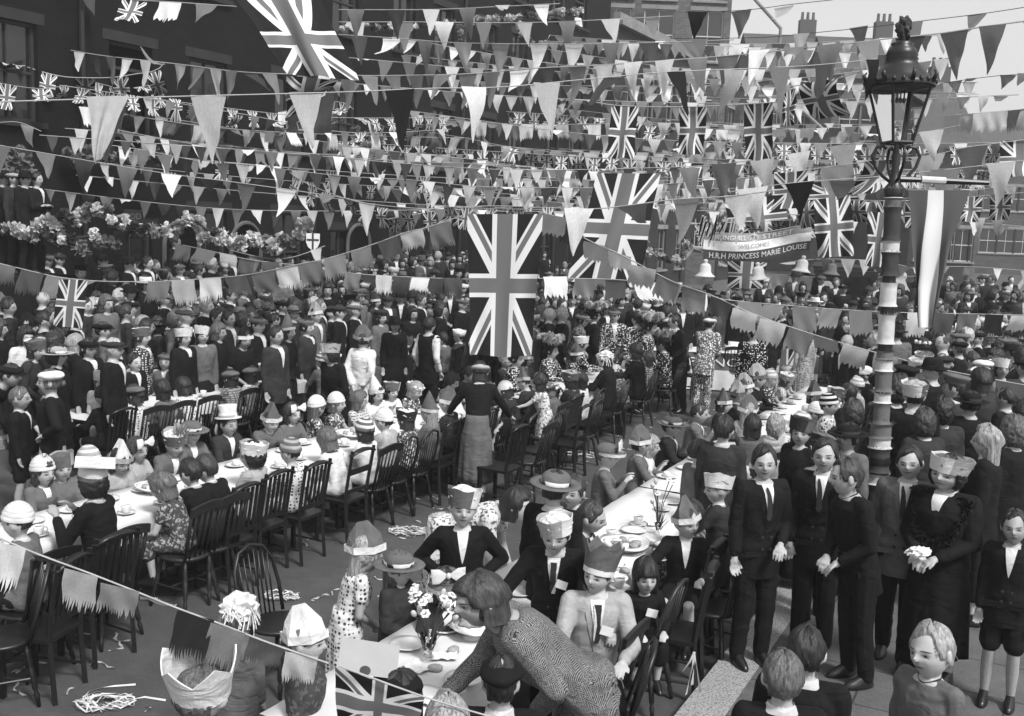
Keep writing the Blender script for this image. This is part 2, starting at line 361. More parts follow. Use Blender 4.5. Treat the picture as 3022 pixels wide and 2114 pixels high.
def building(name, u0, v0, ang, L, H, D, mt, wins, label, roof=None, parapet=.35, extra=None, z0=0, fm=PAINT, sill=STONE, flip=False):
    p = SP(u0, v0); root = empty(name, (p.x, p.y, z0), math.pi/2-TH-ang); tag(root, label, 'building')
    part('wall', wall_mesh(L, H, wins), mt, root)
    b = MB(); b.add([(0, 0, 0), (0, D, 0), (0, D, H), (0, 0, H), (L, 0, 0), (L, D, 0), (L, D, H), (L, 0, H)], [(0, 1, 2, 3), (4, 7, 6, 5), (1, 5, 6, 2)])
    me = b.mesh('side_wall'); l = me.uv_layers.new(name='UVMap'); l.data.foreach_set('uv', [q for f in me.polygons for i in f.vertices for q in (me.vertices[i].co.y+me.vertices[i].co.x, me.vertices[i].co.z)]); part('side_wall', me, mt, root)
    M_ = Matrix.Translation((p.x, p.y, z0)) @ Matrix.Rotation(math.pi/2-TH-ang, 4, 'Z'); op = []
    if name == 'brick_terrace':
        for tx, ty in OPEN: op.append(min(wins, key=lambda h: math.hypot(proj(M_ @ V((h[0]+.55, 0, h[1]+.5)))[0]-tx, proj(M_ @ V((h[0]+.55, 0, h[1]+.5)))[1]-ty)))
        for h in op: OPENPOS.append((M_ @ V((h[0]+.55, .17, h[1]))))
    for h in wins:
        wo_ = window(root, h[0], h[1], h[2], h[3], fm, sill)
        if h in op:
            for ch in list(wo_.children):
                if ch.name.startswith('pane'): bpy.data.objects.remove(ch)
            mb_ = MB()
            for xx in (.03, h[2]-.03): mb_.box((xx, 0, h[3]/2), (.06, .06, h[3]))
            for zz in (h[3]*.72, h[3]-.03): mb_.box((h[2]/2, .002, zz), (h[2]-.12, .055, .06))
            wo_.data = mb_.mesh('open_window'); wo_.data.materials.append(fm)
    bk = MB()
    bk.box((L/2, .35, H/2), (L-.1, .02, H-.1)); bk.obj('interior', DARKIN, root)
    if roof == 'gable':
        r = MB(); e = .3; r.add([(-e, -e, H), (L+e, -e, H), (L+e, D/2, H+D*.42), (-e, D/2, H+D*.42), (-e, D+e, H), (L+e, D+e, H)], [(0, 1, 2, 3), (3, 2, 5, 4)]); ro = r.obj('roof', SLATE, root)
        for gx in (0, L):
            ga = MB(); ga.add([(gx, 0, H), (gx, D, H), (gx, D/2, H+D*.4)], [(0, 1, 2)]); gm = ga.mesh('gable'); gl = gm.uv_layers.new(name='UVMap'); gl.data.foreach_set('uv', [q for f in gm.polygons for i in f.vertices for q in (gm.vertices[i].co.y, gm.vertices[i].co.z)]); part('gable', gm, mt, root)
        for cx in (L*.8,):
            c = MB(); c.box((cx, D/2, H+D*.42+.3), (1.2, .6, 1.6)); co_ = c.obj('chimney', mt if mt is BR_G else BR_G, ro)
            for k in range(3): MB().lathe([(.13, 0), (.11, .3), (.1, .5), (.12, .55)], 8, c=(cx-.4+.4*k, D/2, H+D*.42+1.1)).obj('chimney_pot', STONED, co_)
    else:
        c = MB(); c.box((L/2, .0, H+.08), (L+.2, .5, .16)); c.box((L/2, .06, H+.16+parapet/2), (L, .3, parapet)); c.obj('cornice', sill, root)
        MB().box((L/2, D/2, H+.1), (L, D, .1)).obj('roof', SLATE, root)
    return root
# long sooty terrace on the left, three storeys
wins = []
x = 1.2; k = 0
while x < 30:
    for s_, (z, h) in enumerate(((1.2, 1.9), (4.6, 1.75), (7.7, 1.6), (10.4, 1.3))):
        if s_ == 0 and k % 3 == 2: wins.append((x+.05, .2, 1.0, 2.5))
        else: wins.append((x, z, 1.1, h))
    x += 2.15 if k % 2 == 0 else 2.7; k += 1
bl = building('brick_terrace', 8.5, -16.7, 0, 31, 12.6, 9, BR_D, [w_ for w_ in wins if w_[0] < 29.4], 'long sooty brick terrace hung with bunting along the left of the street', fm=plain('grimy_paint', .03, .6), sill=plain('sooty_stone', .02, .8, .3, 3))
for k, xx in enumerate((5.35, 12.3, 19.5, 26.4)):
    MB().tube([(xx, -.08, .1), (xx, -.08, 12.3)], .055, 8).obj('drainpipe', IRON, bl)
for xx in (7.9, 9.9, 14.3):     # round-headed doorways with a pale rim
    a = MB(); pts = [(xx+.5*math.cos(math.pi*k/12), -.02, 2.35+.5*math.sin(math.pi*k/12)) for k in range(13)]
    a.tube([(xx+.5, -.02, .1)]+pts+[(xx-.5, -.02, .1)], .05, 6); dr = a.obj('doorway', STONED, bl)
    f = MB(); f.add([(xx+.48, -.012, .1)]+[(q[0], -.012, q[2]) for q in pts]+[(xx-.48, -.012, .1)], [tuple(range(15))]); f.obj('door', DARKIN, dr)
# second, paler wing beyond
wins = [(1.2+2.5*i, z, 1.15, 1.9) for i in range(8) for z in (1, 4.4, 7.6)]
bl2 = building('brick_wing', 39.6, -16.4, 0, 21.5, 11.0, 8, BR_M, wins, 'lower brown brick wing beyond the sooty terrace', fm=plain('faded_paint', .2, .6))
for xx in (3.0, 9.5, 15.5): MB().tube([(xx, -.08, .1), (xx, -.08, 10.6)], .06, 8).obj('drainpipe', IRON, bl2)
# pale tall block with sash windows facing down the street
def facing(name, c, x0, x1, ytop, Y, mt, wins, label, roof=None, D=8, z0=0, **k):
    a = atd(c, x0, ytop, Y); b = atd(c, x1, ytop, Y); H = (a.z+b.z)/2; L = b.x-a.x; u, v = uv_of((a.x, Y))
    return building(name, u, v, math.pi/2-TH, L, H, D, mt, [(L*f, H*g, w_, h) for f, g, w_, h in wins], label, roof, **k)
tb = facing('pale_corner_block', 2, 1700, 2690, -420, 52, BR_L, [(f, g, 1.5, 2.4) for f in (.1, .4, .74) for g in (.12, .3, .48, .66, .83)], 'tall pale corner block with sash windows rising behind the bunting', sill=STONE, fm=plain('cream_paint', .45, .5))
dp = MB(); dp.tube([(6.2, -.12, 16), (9.5, -.12, 12.8), (9.5, -.12, 10), (12.0, -.12, 8)], .09, 8); dp.obj('drainpipe', STONE, tb)
facing('street_end_house', 3, 480, 1010, 500, 75, BR_G, [(f, g, 1.6, 2.2) for f in (.08, .3, .52, .76) for g in (.15, .45, .72)], 'grey house with gabled roof closing the street left of the lamp', 'gable')
facing('street_end_house', 3, 1010, 1560, 540, 70, BR_L, [(f, g, 1.5, 2.1) for f in (.1, .35, .6, .82) for g in (.15, .45, .72)], 'pale gabled house right behind the street lamp lantern', 'gable')
facing('street_end_house', 3, 1570, 1990, 1010, 60, BR_M, [(f, g, 1.3, 1.9) for f in (.1, .4, .7) for g in (.2, .6)], 'brown gabled house just right of the lamp lantern', 'gable', D=10)
facing('street_end_house', 3, 2000, 2800, 1150, 85, BR_G, [(f, g, 1.5, 2) for f in (.05, .2, .35, .5, .65, .8) for g in (.2, .6)], 'long low grey house at the far right street end', 'gable', D=9)
# ================================================================ raised steps, porch wall and railings on the left
slab('stone_step', -2, 22, -16.6, -15.2, .12, .55, STONED)
slab('stone_step', -2, 22, -15.2, -14.2, .12, .32, STONED)
p = tag(slab('porch_wall', 8.5, 12.2, -16.2, -14.9, .5, 1.95, BR_D, None), 'dark brick porch wall carrying the four standing men at far left', 'wall')
me = p.data; l = me.uv_layers.new(name='UVMap'); l.data.foreach_set('uv', [q for f in me.polygons for i in f.vertices for q in (me.vertices[i].co.x+me.vertices[i].co.y, me.vertices[i].co.z)])
def railing(u0, u1, v, h, label, sp=.16, z0=.12):
    p = SP(u0, v); root = empty('iron_railing', (p.x, p.y, z0), math.pi/2-TH); tag(root, label, 'railing'); n = int((u1-u0)/sp)
    t = MB()
    for zz in (.15, h-.2): t.box(((u1-u0)/2, 0, zz), (u1-u0, .035, .02))
    t.obj('rail', IRON, root)
    b = MB()
    for i in range(n+1): b.tube([(i*sp, 0, 0), (i*sp, 0, h-.08)], .009, 5); b.tube([(i*sp, 0, h-.1), (i*sp, 0, h-.05), (i*sp, 0, h)], [.008, .018, .001], 5)
    b.obj('balusters', IRON, root)
    for i in range(0, n+1, 12): MB().tube([(i*sp, .03, 0), (i*sp, .03, h+.05)], .022, 8).obj('post', IRON, root)
railing(4.5, 22, -12.7, 1.35, 'tall black iron railings behind the left crowd')
# ================================================================ lamp post
def lamp():
    base = atz(0, 2572, 1740, .12); top = atd(0, 2640, 540, base.y+.1)
    root = empty('street_lamp', base); tag(root, 'gas street lamp with glass lantern and its post wrapped in striped crepe paper', 'street lamp')
    ax = top-base; Hh = ax.length; q = V((0, 0, 1)).rotation_difference(ax.normalized()); root.rotation_mode = 'QUATERNION'; root.rotation_quaternion = q
    # Hh: height of the frog under the lantern
    prof = [(.14, 0), (.14, .25), (.11, .32), (.125, .6), (.09, .7), (.085, 1.1), (.1, 1.15), (.07, 1.25), (.062, 2.0), (.055, 2.8), (.05, Hh-.1), (.05, Hh)]
    MB().lathe(prof, 16).obj('post', IRON, root, True)
    # crepe wraps between heights seen in the photo
    def hz(y): return (atd(0, 2572+(2640-2572)*(1740-y)/1200, y, base.y+.05).z-.12)/ax.z*Hh
    bands = [(a_, b_, ('m' if t_ == 'd' and i_ % 2 else 'w' if t_ == 'l' else t_)) for i_, (a_, b_, t_) in enumerate([(560, 585, 'w'), (585, 612, 'd'), (612, 712, 'd'), (712, 745, 'w'), (745, 815, 'd'), (835, 905, 'l'), (930, 1015, 'l'), (1035, 1060, 'd'), (1063, 1095, 'w'), (1095, 1155, 'd'), (1160, 1188, 'l'), (1190, 1250, 'd'), (1250, 1290, 'm'), (1290, 1320, 'w'), (1320, 1390, 'd'), (1395, 1425, 'w'), (1430, 1500, 'd'), (1510, 1560, 'w')])]
    for i, (a, b, t) in enumerate(bands):
        z1, z0 = hz(a), hz(b); n = 40; mb = MB(); rr = .068 if a < 1200 else .088
        pr = []
        for j in range(9): f = j/8; pr.append((rr*(1+(.18 if j in (0, 8) else .02*math.sin(j*3))), z0+(z1-z0)*f))
        mb.lathe(pr, 40, wob=.012, seed=i); mb.obj('crepe_wrap', TONE[t], root, True)
        if i % 2 == 0 or t == 'l':
            fr = MB(); rnd = random.Random(i)
            for k in range(46):
                an = k*.1366; dz = rnd.uniform(-.02, .02)
                fr.add([(rr*math.cos(an), rr*math.sin(an), z1), (rr*math.cos(an+.09), rr*math.sin(an+.09), z1), ((rr+.05)*math.cos(an+.05), (rr+.05)*math.sin(an+.05), z1+dz+.02)], [(0, 1, 2)])
            fr.obj('crepe_frill', TONE[t], root)
    # ladder bar
    bz = hz(528); L = .78
    MB().tube([(.04, 0, bz), (.25, 0, bz-.003), (.27, 0, bz-.003), (L, -.02, bz-.02)], [.028, .022, .03, .02], 8).obj('ladder_bar', IRON, root)
    MB().tube([(.22, -.002, bz-.002), (.42, -.012, bz-.01)], .032, 10).obj('crepe_wrap', TONE['w'], root)
    # frog brackets
    s_ = 1/248*1.316
    z0 = Hh
    for sx, sy in ((1, 0), (-1, 0), (0, 1), (0, -1)):
        pts = [(.03, 0), (.1, .05), (.17, .13), (.2, .22), (.165, .29), (.11, .3), (.085, .28)]
        MB().tube([(sx*a, sy*a, z0+b) for a, b in pts], .014, 6).obj('bracket', IRON, root, True)
    MB().lathe([(.075, -.12), (.09, -.05), (.05, .0), (.03, .1), (.035, .2), (.02, .3), (.02, .35)], 12, c=(0, 0, z0)).obj('lantern_stem', IRON, root, True)
    # lantern: tapering four-sided glass cage
    zb = z0+.33; zt = zb+.46; rb, rt = .125, .25; kz = .66
    fr = MB(); a4 = [R_(45+90*k+12) for k in range(4)]
    for k in range(4):
        a, b = a4[k], a4[(k+1) % 4]
        P = lambda r, an, z: (r*math.cos(an), r*math.sin(an), z)
        fr.tube([P(rb, a, zb), P(rt, a, zt)], .013, 6); fr.tube([P(rb, a, zb), P(rb, b, zb)], .015, 6); fr.tube([P(rt, a, zt), P(rt, b, zt)], .016, 6)
    fr.obj('lantern_frame', IRON, root)
    g = NG('lantern_glass'); g.b.inputs['Transmission Weight'].default_value = 1; g.b.inputs['Roughness'].default_value = .02; g.b.inputs['IOR'].default_value = 1.1; g.b.inputs['Base Color'].default_value = (.85, .85, .85, 1)
    gl = MB()
    for k in range(4):
        a, b = a4[k], a4[(k+1) % 4]; gl.quad((rb*.97*math.cos(a), rb*.97*math.sin(a), zb+.01), (rb*.97*math.cos(b), rb*.97*math.sin(b), zb+.01), (rt*.97*math.cos(b), rt*.97*math.sin(b), zt-.01), (rt*.97*math.cos(a), rt*.97*math.sin(a), zt-.01))
    gl.obj('lantern_glass', g.m, root)
    MB().lathe([(a_*.82, zt+b_*kz) for a_, b_ in ((.34, -.01), (.345, .02), (.33, .06), (.29, .09), (.27, .13), (.2, .24), (.15, .31), (.165, .33), (.15, .36), (.16, .38), (.135, .46), (.1, .5), (.11, .53), (.05, .56), (.02, .58))], 24).obj('lantern_hood', IRON, root, True)
    MB().lathe([(.27, zt-.012), (.001, zt+.0)], 24).obj('hood_underside', STONED, root)
    c = MB(); hc = None
    for k in range(24):
        an = k*math.pi/12; c.ell((.278*math.cos(an), .278*math.sin(an), zt+.03), (.018, .018, .025), 6, 4)
    hc = c.obj('hood_cresting', IRON, root, True)
    for k in range(8):
        c = MB(); an = k*math.pi/4; c.tube([(.275*math.cos(an), .275*math.sin(an), zt+.02), (.305*math.cos(an), .305*math.sin(an), zt+.08), (.28*math.cos(an), .28*math.sin(an), zt+.11)], [.02, .018, .005], 6); c.obj('scroll', IRON, root, True)
    rnd = random.Random(3)
    MB().ell((.0, 0, zt+.465), (.06, .06, .1), 16, 12, fn=lambda d: 1+.16*math.sin(7*d.x+5*d.z)+.12*math.sin(11*d.y+9*d.z)).obj('finial', plain('dull_lead', .03, .6, .5, 15), root)
    b = MB()
    for k in (-1, 0, 1): b.tube([(k*.03, 0, zt-.02), (k*.03, 0, zt-.09)], .007, 6); b.ell((k*.03, 0, zt-.11), (.016, .016, .025), 8, 6)
    b.obj('gas_mantle', STONED, root)
    return root, bz, base, q
LAMP = lamp()
# ================================================================ far vehicle behind the right crowd
def van():
    p = atz(6, 1000, 470, .0); p = atd(6, 990, 380, 27.5); root = empty('parked_van', (p.x, p.y, 0), R_(-8)); tag(root, 'dark enclosed motor van parked behind the far crowd under the bells', 'van')
    dk = plain('van_paint', .012, .3, .2, 4, .5); W, Hh = 1.75, 2.3
    b = MB(); b.rings([(0, 0, .5, W/2, 2.0), (0, 0, 1.0, W/2, 2.05), (0, 0, 1.9, W/2-.02, 2.0), (0, 0, 2.2, W/2-.1, 1.9), (0, 0, 2.3, W/2-.3, 1.7)], 4, M=Matrix.Rotation(0, 4, 'Z'))
    b = MB(); b.box((0, 0, 1.05), (W, 3.6, .9)); b.box((0, .05, 1.85), (W-.08, 3.3, .7)); b.box((0, .05, 2.24), (W-.25, 3.1, .08)); b.obj('body', dk, root)
    g = MB(); g.box((0, -1.62, 1.85), (W-.4, .02, .42)); g.obj('windscreen', GLASS, root)
    MB().box((0, -1.82, 1.52), (W-.02, .05, .03)).obj('trim', PAINT, root)
    for sx in (-1, 1):
        for sy in (-1.1, 1.1): MB().tube([(sx*(W/2-.1), sy, .38), (sx*(W/2+.06), sy, .38)], .38, 16).obj('wheel', IRON, root)
        MB().ell((sx*.6, -1.84, 1.0), (.12, .07, .12), 10, 8).obj('headlight', STONE, root)
van()
# ================================================================ people
def nrm(v): v = V(v); return v.normalized()
HN, HM = 40, 30
def head_pts(n=HN, m=HM, r=None):
    """closed head surface in head units (adult): x right, -y face, z up, centre at 0, chin -.112, crown +.112"""
    vs = []; fs = []
    for i in range(m+1):
        th = math.pi*i/m
        for k in range(n):
            q = 2*math.pi*k/n; x, y, z = math.sin(th)*math.cos(q), math.sin(th)*math.sin(q), math.cos(th)
            X, Y, Z = x*.077, y*.096, z*.113
            if Z < 0:
                f = -Z/.113; X *= 1-.30*f*f; 
                if Y > 0: Y *= 1-.45*f
                else: Y *= 1-.08*f
            fr = max(0, -y)
            g = lambda cx, cz, sx, sz: math.exp(-((X-cx)/sx)**2-((Z-cz)/sz)**2)*(fr > .25)
            Y -= .024*g(0, -.018, .011, .013)+.012*g(0, .0, .008, .02)+.006*g(0, .024, .045, .01)+.007*g(0, -.05, .022, .012)+.010*g(0, -.097, .022, .018)
            Y += .011*(g(.031, .003, .014, .010)+g(-.031, .003, .014, .010))
            Y -= .004*(g(.045, -.025, .02, .02)+g(-.045, -.025, .02, .02))
            vs.append((X, Y, Z))
    for i in range(m):
        for k in range(n): fs.append((i*n+k, (i+1)*n+k, (i+1)*n+(k+1) % n, i*n+(k+1) % n))
    return vs, fs
HP = head_pts()
ARM = {'down': ((.13, .02, -1), (.03, -.18, -1)), 'fold': ((.2, -.3, -.95), (-.93, -.36, .12)), 'front': ((.18, -.12, -1), (-.55, -.7, -.42)),
       'table': ((.22, -.6, -.75), (-.35, -.92, .08)), 'eat': ((.25, -.55, -.8), (-.45, -.45, .8)), 'hips': ((.6, .25, -.75), (-.65, -.5, -.4)),
       'reach': ((.12, -.9, -.42), (.0, -1, -.12)), 'pocket': ((.25, .2, -1), (-.1, -.45, -.9)), 'out': ((.55, -.45, -.7), (.3, -.85, -.3)),
       'chin': ((.12, -.7, -.7), (-.3, -.3, .9)), 'rest': ((.5, -.5, -.5), (.25, -.95, -.1)), 'up': ((.3, -.6, .5), (.0, -.3, 1)), 'back': ((.2, .4, -1), (-.6, .2, -.9))}
KIND = {'m': (1.72, .242, .95, .162), 'w': (1.62, .236, .86, .142), 'b': (1.36, .23, .74, .122), 'g': (1.26, .226, .70, .112), 't': (1.62, .232, .88, .152), 'k': (1.1, .218, .64, .1)}
def figure(kind, pose):
    """joint layout. pose: dict sit, lean, twist, ral, rar, hy, hp, ht"""
    H, hh, w_, sh = KIND[kind]; s = H/1.72; sit = pose.get('sit'); lean = R_(pose.get('lean', 0)); tw = R_(pose.get('twist', 0))
    TLn = (H-hh-.012*s)-.525*H; hip = V((0, 0, .525*H))
    seat = pose.get('seat', .46)
    if sit: hip = V((0, 0, seat+.085*s))
    if pose.get('hipdrop'): hip.z -= pose['hipdrop']
    T = Matrix.Translation(hip) @ Matrix.Rotation(lean, 4, 'X') @ Matrix.Rotation(tw, 4, 'Z')
    neck = T @ V((0, 0, TLn)); hm = Matrix.Translation(T @ V((0, -.012*s, TLn+.012*s+hh/2-.01))) @ Matrix.Rotation(lean*.35, 4, 'X')
    hm = hm @ Matrix.Rotation(R_(pose.get('hy', 0)), 4, 'Z') @ Matrix.Rotation(R_(pose.get('hp', 0)), 4, 'X') @ Matrix.Rotation(R_(pose.get('ht', 0)), 4, 'Y')
    hs = hh/.226
    if 'fv' in pose:
        q_ = random.Random(pose['fv']*5+3); hm = hm @ Matrix.Rotation(R_(q_.uniform(-7, 7)), 4, 'Y') @ Matrix.Diagonal((q_.uniform(.92, 1.07), q_.uniform(.97, 1.04), q_.uniform(.95, 1.06), 1))
    J = dict(H=H, s=s, w=w_, T=T, TL=TLn, hip=hip, neck=neck, hm=hm @ Matrix.Scale(hs, 4), hs=hs, sh=sh, sit=sit)
    for sd, nm in ((-1, 'L'), (1, 'R')):
        S = T @ V((sd*sh, 0, TLn*.885)); u, f = ARM[pose.get('a'+nm, pose.get('arms', 'down'))]
        T3 = T.to_3x3(); ud = (T3 @ nrm((sd*u[0], u[1], u[2]))); fd = (T3 @ nrm((sd*f[0], f[1], f[2])))
        E = S+ud*.285*s; W_ = E+fd*.245*s; J['S'+nm], J['E'+nm], J['W'+nm], J['f'+nm] = S, E, W_, fd
        hx = sd*.088*s
        P = hip+V((hx, 0, -.02*s))
        if sit:
            K = P+V((sd*.02, -.40*s, .0)); A = V((K.x, K.y+(.02 if seat-.42*s < .06 else .06), max(.07*s, K.z-.40*s)))
        else:
            st = pose.get('stride', 0)*sd; ld = math.sin(lean)*.12
            K = V((P.x+sd*.005, P.y-.06*st-.02+ld, hip.z*.52)); A = V((P.x+sd*.012, P.y-.2*st+.02+ld*1.3, .075*s+.0))
        J['P'+nm], J['K'+nm], J['A'+nm] = P, K, A
    return J
def hand(mb, W_, fd, s, sd, near, up=V((0, 0, 1))):
    d = fd.normalized(); side = d.cross(up); side = side.normalized() if side.length > .2 else V((1, 0, 0)); pn = side.cross(d).normalized()
    if sd < 0: pass
    P = W_+d*.045*s; mb.caps(W_-d*.01, W_+d*.03*s, .024*s, .028*s)
    mb.caps(W_+d*.03*s-side*.018*s, W_+d*.075*s-side*.02*s, .018*s, .015*s, 8); mb.caps(W_+d*.03*s+side*.018*s, W_+d*.075*s+side*.02*s, .018*s, .015*s, 8); mb.caps(W_+d*.03*s, W_+d*.078*s, .019*s, .016*s, 8)
    g = .0225 if near else .019
    for i, L in enumerate((.062, .072, .067, .052)):
        o = W_+d*.075*s+side*((i-1.5)*g*s); k1 = o+d*L*.5*s-pn*.012*s; k2 = k1+d*L*.38*s-pn*.03*s
        mb.caps(o, k1, .0088*s, .0082*s, 7); mb.caps(k1, k2, .0082*s, .007*s, 7)
    th0 = W_+d*.03*s-side*sd*.026*s; th1 = th0+d*.03*s-side*sd*.024*s-pn*.006*s; th2 = th1+d*.026*s-pn*.012*s-side*sd*.004*s
    mb.caps(th0, th1, .012*s, .010*s, 7); mb.caps(th1, th2, .010*s, .008*s, 7)
TR = [(-.16, .150, .10), (-.02, .168, .115), (.12, .162, .115), (.28, .142, .105), (.5, .155, .118), (.72, .172, .122), (.86, .165, .105), (.95, .115, .08), (1.0, .07, .065)]
def torso(mb, J, g=0, z0=-.16, z1=1.0, flare=0, fem=False):
    rg = []
    for i, (z, rx, ry) in enumerate(TR):
        if z < z0-.001 or z > z1+.001: continue
        b = .010 if fem and .45 < z < .75 else 0
        rg.append((0, -b, z*J['TL'], (rx*J['w']+g*(1 if z < .9 else .5)), (ry*J['w']*.95+g*(1 if z < .9 else .5)+b)))
    if flare: rg[0] = (0, 0, rg[0][2]-flare, rg[0][3]+.012, rg[0][4]+.015)
    mb.rings(rg, 20, J['T'])
def body_mesh(J, vox, bare):
    s, mb = J['s'], MB(); hm = J['hm']; torso(mb, J, -.004)
    mb.caps(J['neck']-V((0, 0, .05*s)), hm @ V((0, .02, -.06)), .054*J['w'], .050*J['w'], 12)
    mb.add(HP[0], HP[1], hm)
    for sd in (-1, 1): mb.ell((0, 0, 0), (.012, .022, .033), 10, 8, M=hm @ Matrix.Translation((sd*.079, .012, -.002)) @ Matrix.Rotation(sd*.35, 4, 'Z'))
    for nm, sd in (('L', -1), ('R', 1)):
        S, E, W_ = J['S'+nm], J['E'+nm], J['W'+nm]; mb.caps(S, E, .048*s, .038*s); mb.caps(E, W_, .037*s, .025*s); hand(mb, W_, J['f'+nm], s*.98, sd, vox < .008)
        P, K, A = J['P'+nm], J['K'+nm], J['A'+nm]
        if not bare.get('hidelegs'):
            mb.caps(P, K, .078*s, .052*s); mb.caps(K, K*.6+A*.4+V((0, .012*s, 0)), .05*s, .052*s); mb.caps(K*.6+A*.4+V((0, .012*s, 0)), A, .052*s, .033*s); mb.caps(A-V((0, -.01, .02*s)), A+V((0, -.12*s, -.045*s)), .034*s, .028*s)
    me = remesh(mb.mesh(), vox, 1)
    n = len(me.vertices); c = np.empty(n*3, 'f'); me.vertices.foreach_get('co', c); c = np.c_[c.reshape(-1, 3), np.ones(n)]
    hc = (c @ np.array(hm.inverted()).T)[:, :3]
    a = me.attributes.new('headco', 'FLOAT_VECTOR', 'POINT'); a.data.foreach_set('vector', hc.astype('f').ravel()); return me
def wrinkle(me, amp, seed=0):
    n = len(me.vertices); c = np.empty(n*3, 'f'); me.vertices.foreach_get('co', c); c = c.reshape(-1, 3); nr = np.empty(n*3, 'f'); me.vertices.foreach_get('normal', nr); nr = nr.reshape(-1, 3)
    x, y, z = c.T; k = seed*1.7
    a = np.sin(x*9+k+2.2*np.sin(z*7+k)); b = np.sin(z*11+3*np.sin(x*13+y*9+k)); e = np.sin((x*.8+z)*31+3*np.sin(z*9-x*12+k))*np.clip(a, 0, 1); f = np.sin((z-x*.7+y)*43+4*np.sin(x*11+k))*np.clip(b, 0, 1)
    d = .4*a*b+.9*e+.7*f+.25*np.sin(z*70+5*np.sin(x*30))*np.clip(-a*b, 0, 1)
    c = c+nr*(d*amp)[:, None]; me.vertices.foreach_set('co', c.astype('f').ravel()); me.update()
def top_mesh(J, style, vox, fem):
    """jacket / coat / dress bodice with sleeves, one mesh"""
    s, mb = J['s'], MB(); lng = style[0]; slv = style[1]
    g = {'j': .020, 'c': .030, 'p': .014, 'd': .014}[lng]
    torso(mb, J, g, {'j': -.16, 'c': -.16, 'p': -.02, 'd': .12}[lng], .955, .1*s if lng == 'j' and not J['sit'] else 0, fem)
    if lng == 'c' and not J['sit']:
        z0 = .36*J['H']/1.0; zz = J['hip'].z
        mb.rings([(0, .0, z0*.82, .215*J['w'], .17*J['w']), (0, 0, zz*.8, .2*J['w'], .155*J['w']), (0, 0, zz, .19*J['w'], .145*J['w']), (0, 0, zz+.14*s, .165*J['w'], .13*J['w'])], 20)
    if J['sit'] and lng in 'jc':
        for nm in 'LR': mb.caps(J['P'+nm], J['P'+nm]*.6+J['K'+nm]*.4, .1*s, .092*s)
    mb.caps(J['SL'], J['SR'], .054*s+g*.4, .054*s+g*.4)
    for nm in 'LR':
        S, E, W_ = J['S'+nm], J['E'+nm], J['W'+nm]
        if slv == 'n': mb.caps(S, S*.9+E*.1, .056*s, .052*s); continue
        a = {'l': 1, 'h': .5, 's': .45}[slv]; rr = .057 if slv == 'l' else .066
        Eq = S.lerp(E, 1 if slv == 'l' else a); mb.caps(S, Eq, rr*s+g*.4, (.045 if slv == 'l' else .056)*s+g*.4)
        if slv == 'l': mb.caps(E, W_-J['f'+nm]*.03*s, .044*s+g*.4, .032*s+g*.4)
    me = remesh(mb.mesh(), vox, 2); wrinkle(me, .0035 if vox < .012 else .004, len(style)+J['H']*7); return me
def bottom_mesh(J, style, vox):
    s, mb = J['s'], MB()
    if style == 'trousers' or style == 'shorts':
        torso(mb, J, .008, -.16, .28)
        for nm in 'LR':
            P, K, A = J['P'+nm], J['K'+nm], J['A'+nm]
            if style == 'shorts': mb.caps(P, P.lerp(K, .8), .098*s, .088*s)
            else: mb.caps(P, K, .098*s, .074*s); mb.caps(K, A+V((0, 0, .01)), .074*s, .062*s)
    else:
        if J['sit']:
            torso(mb, J, .012, -.16, .28)
            for nm in 'LR': mb.caps(J['P'+nm], J['K'+nm], .1*s, .085*s); mb.caps(J['K'+nm], J['K'+nm].lerp(J['A'+nm], .3), .088*s, .09*s)
            mb.caps((J['PL']+J['PR'])/2, (J['KL']+J['KR'])/2, .09*s, .075*s); mb.caps((J['KL']+J['KR'])/2, ((J['KL']+J['KR'])*.7+(J['AL']+J['AR'])*.3)/2, .08*s, .085*s)
        else:
            zz = J['hip'].z; zb = {'skirt': .27, 'longskirt': .1, 'frock': .5}[style]*zz/.9*.9; w_ = J['w']; n = 48
            vs = []; fs = []; L = 10
            for i in range(L+1):
                f = i/L; z = zz+.16*s+(zb-zz-.16*s)*f; r = (.145+.05*min(1, f*3)+.03*f)*w_
                for k in range(n): q = 2*math.pi*k/n; rr = r*(1+.07*f*math.sin(9*q)+.04*f*math.sin(5*q+1)); vs.append((rr*math.cos(q), rr*.78*math.sin(q), z))
            for i in range(L):
                for k in range(n): fs.append((i*n+k, (i+1)*n+k, (i+1)*n+(k+1) % n, i*n+(k+1) % n))
            fs.append(tuple(range(n))); fs.append(tuple(L*n+k for k in range(n-1, -1, -1))); mb.add(vs, fs); me = mb.mesh('skirt', True); return me
    me = remesh(mb.mesh(), vox, 2); wrinkle(me, .003, 2); return me
def shoe_mesh():
    mb = MB(); mb.rings([(0, 0, 0, .045, .13), (0, 0, .02, .047, .132), (0, .01, .045, .042, .115), (0, .05, .085, .036, .06), (0, .06, .11, .033, .04)], 16); return mb.mesh('shoe', True)
SHOE = shoe_mesh()
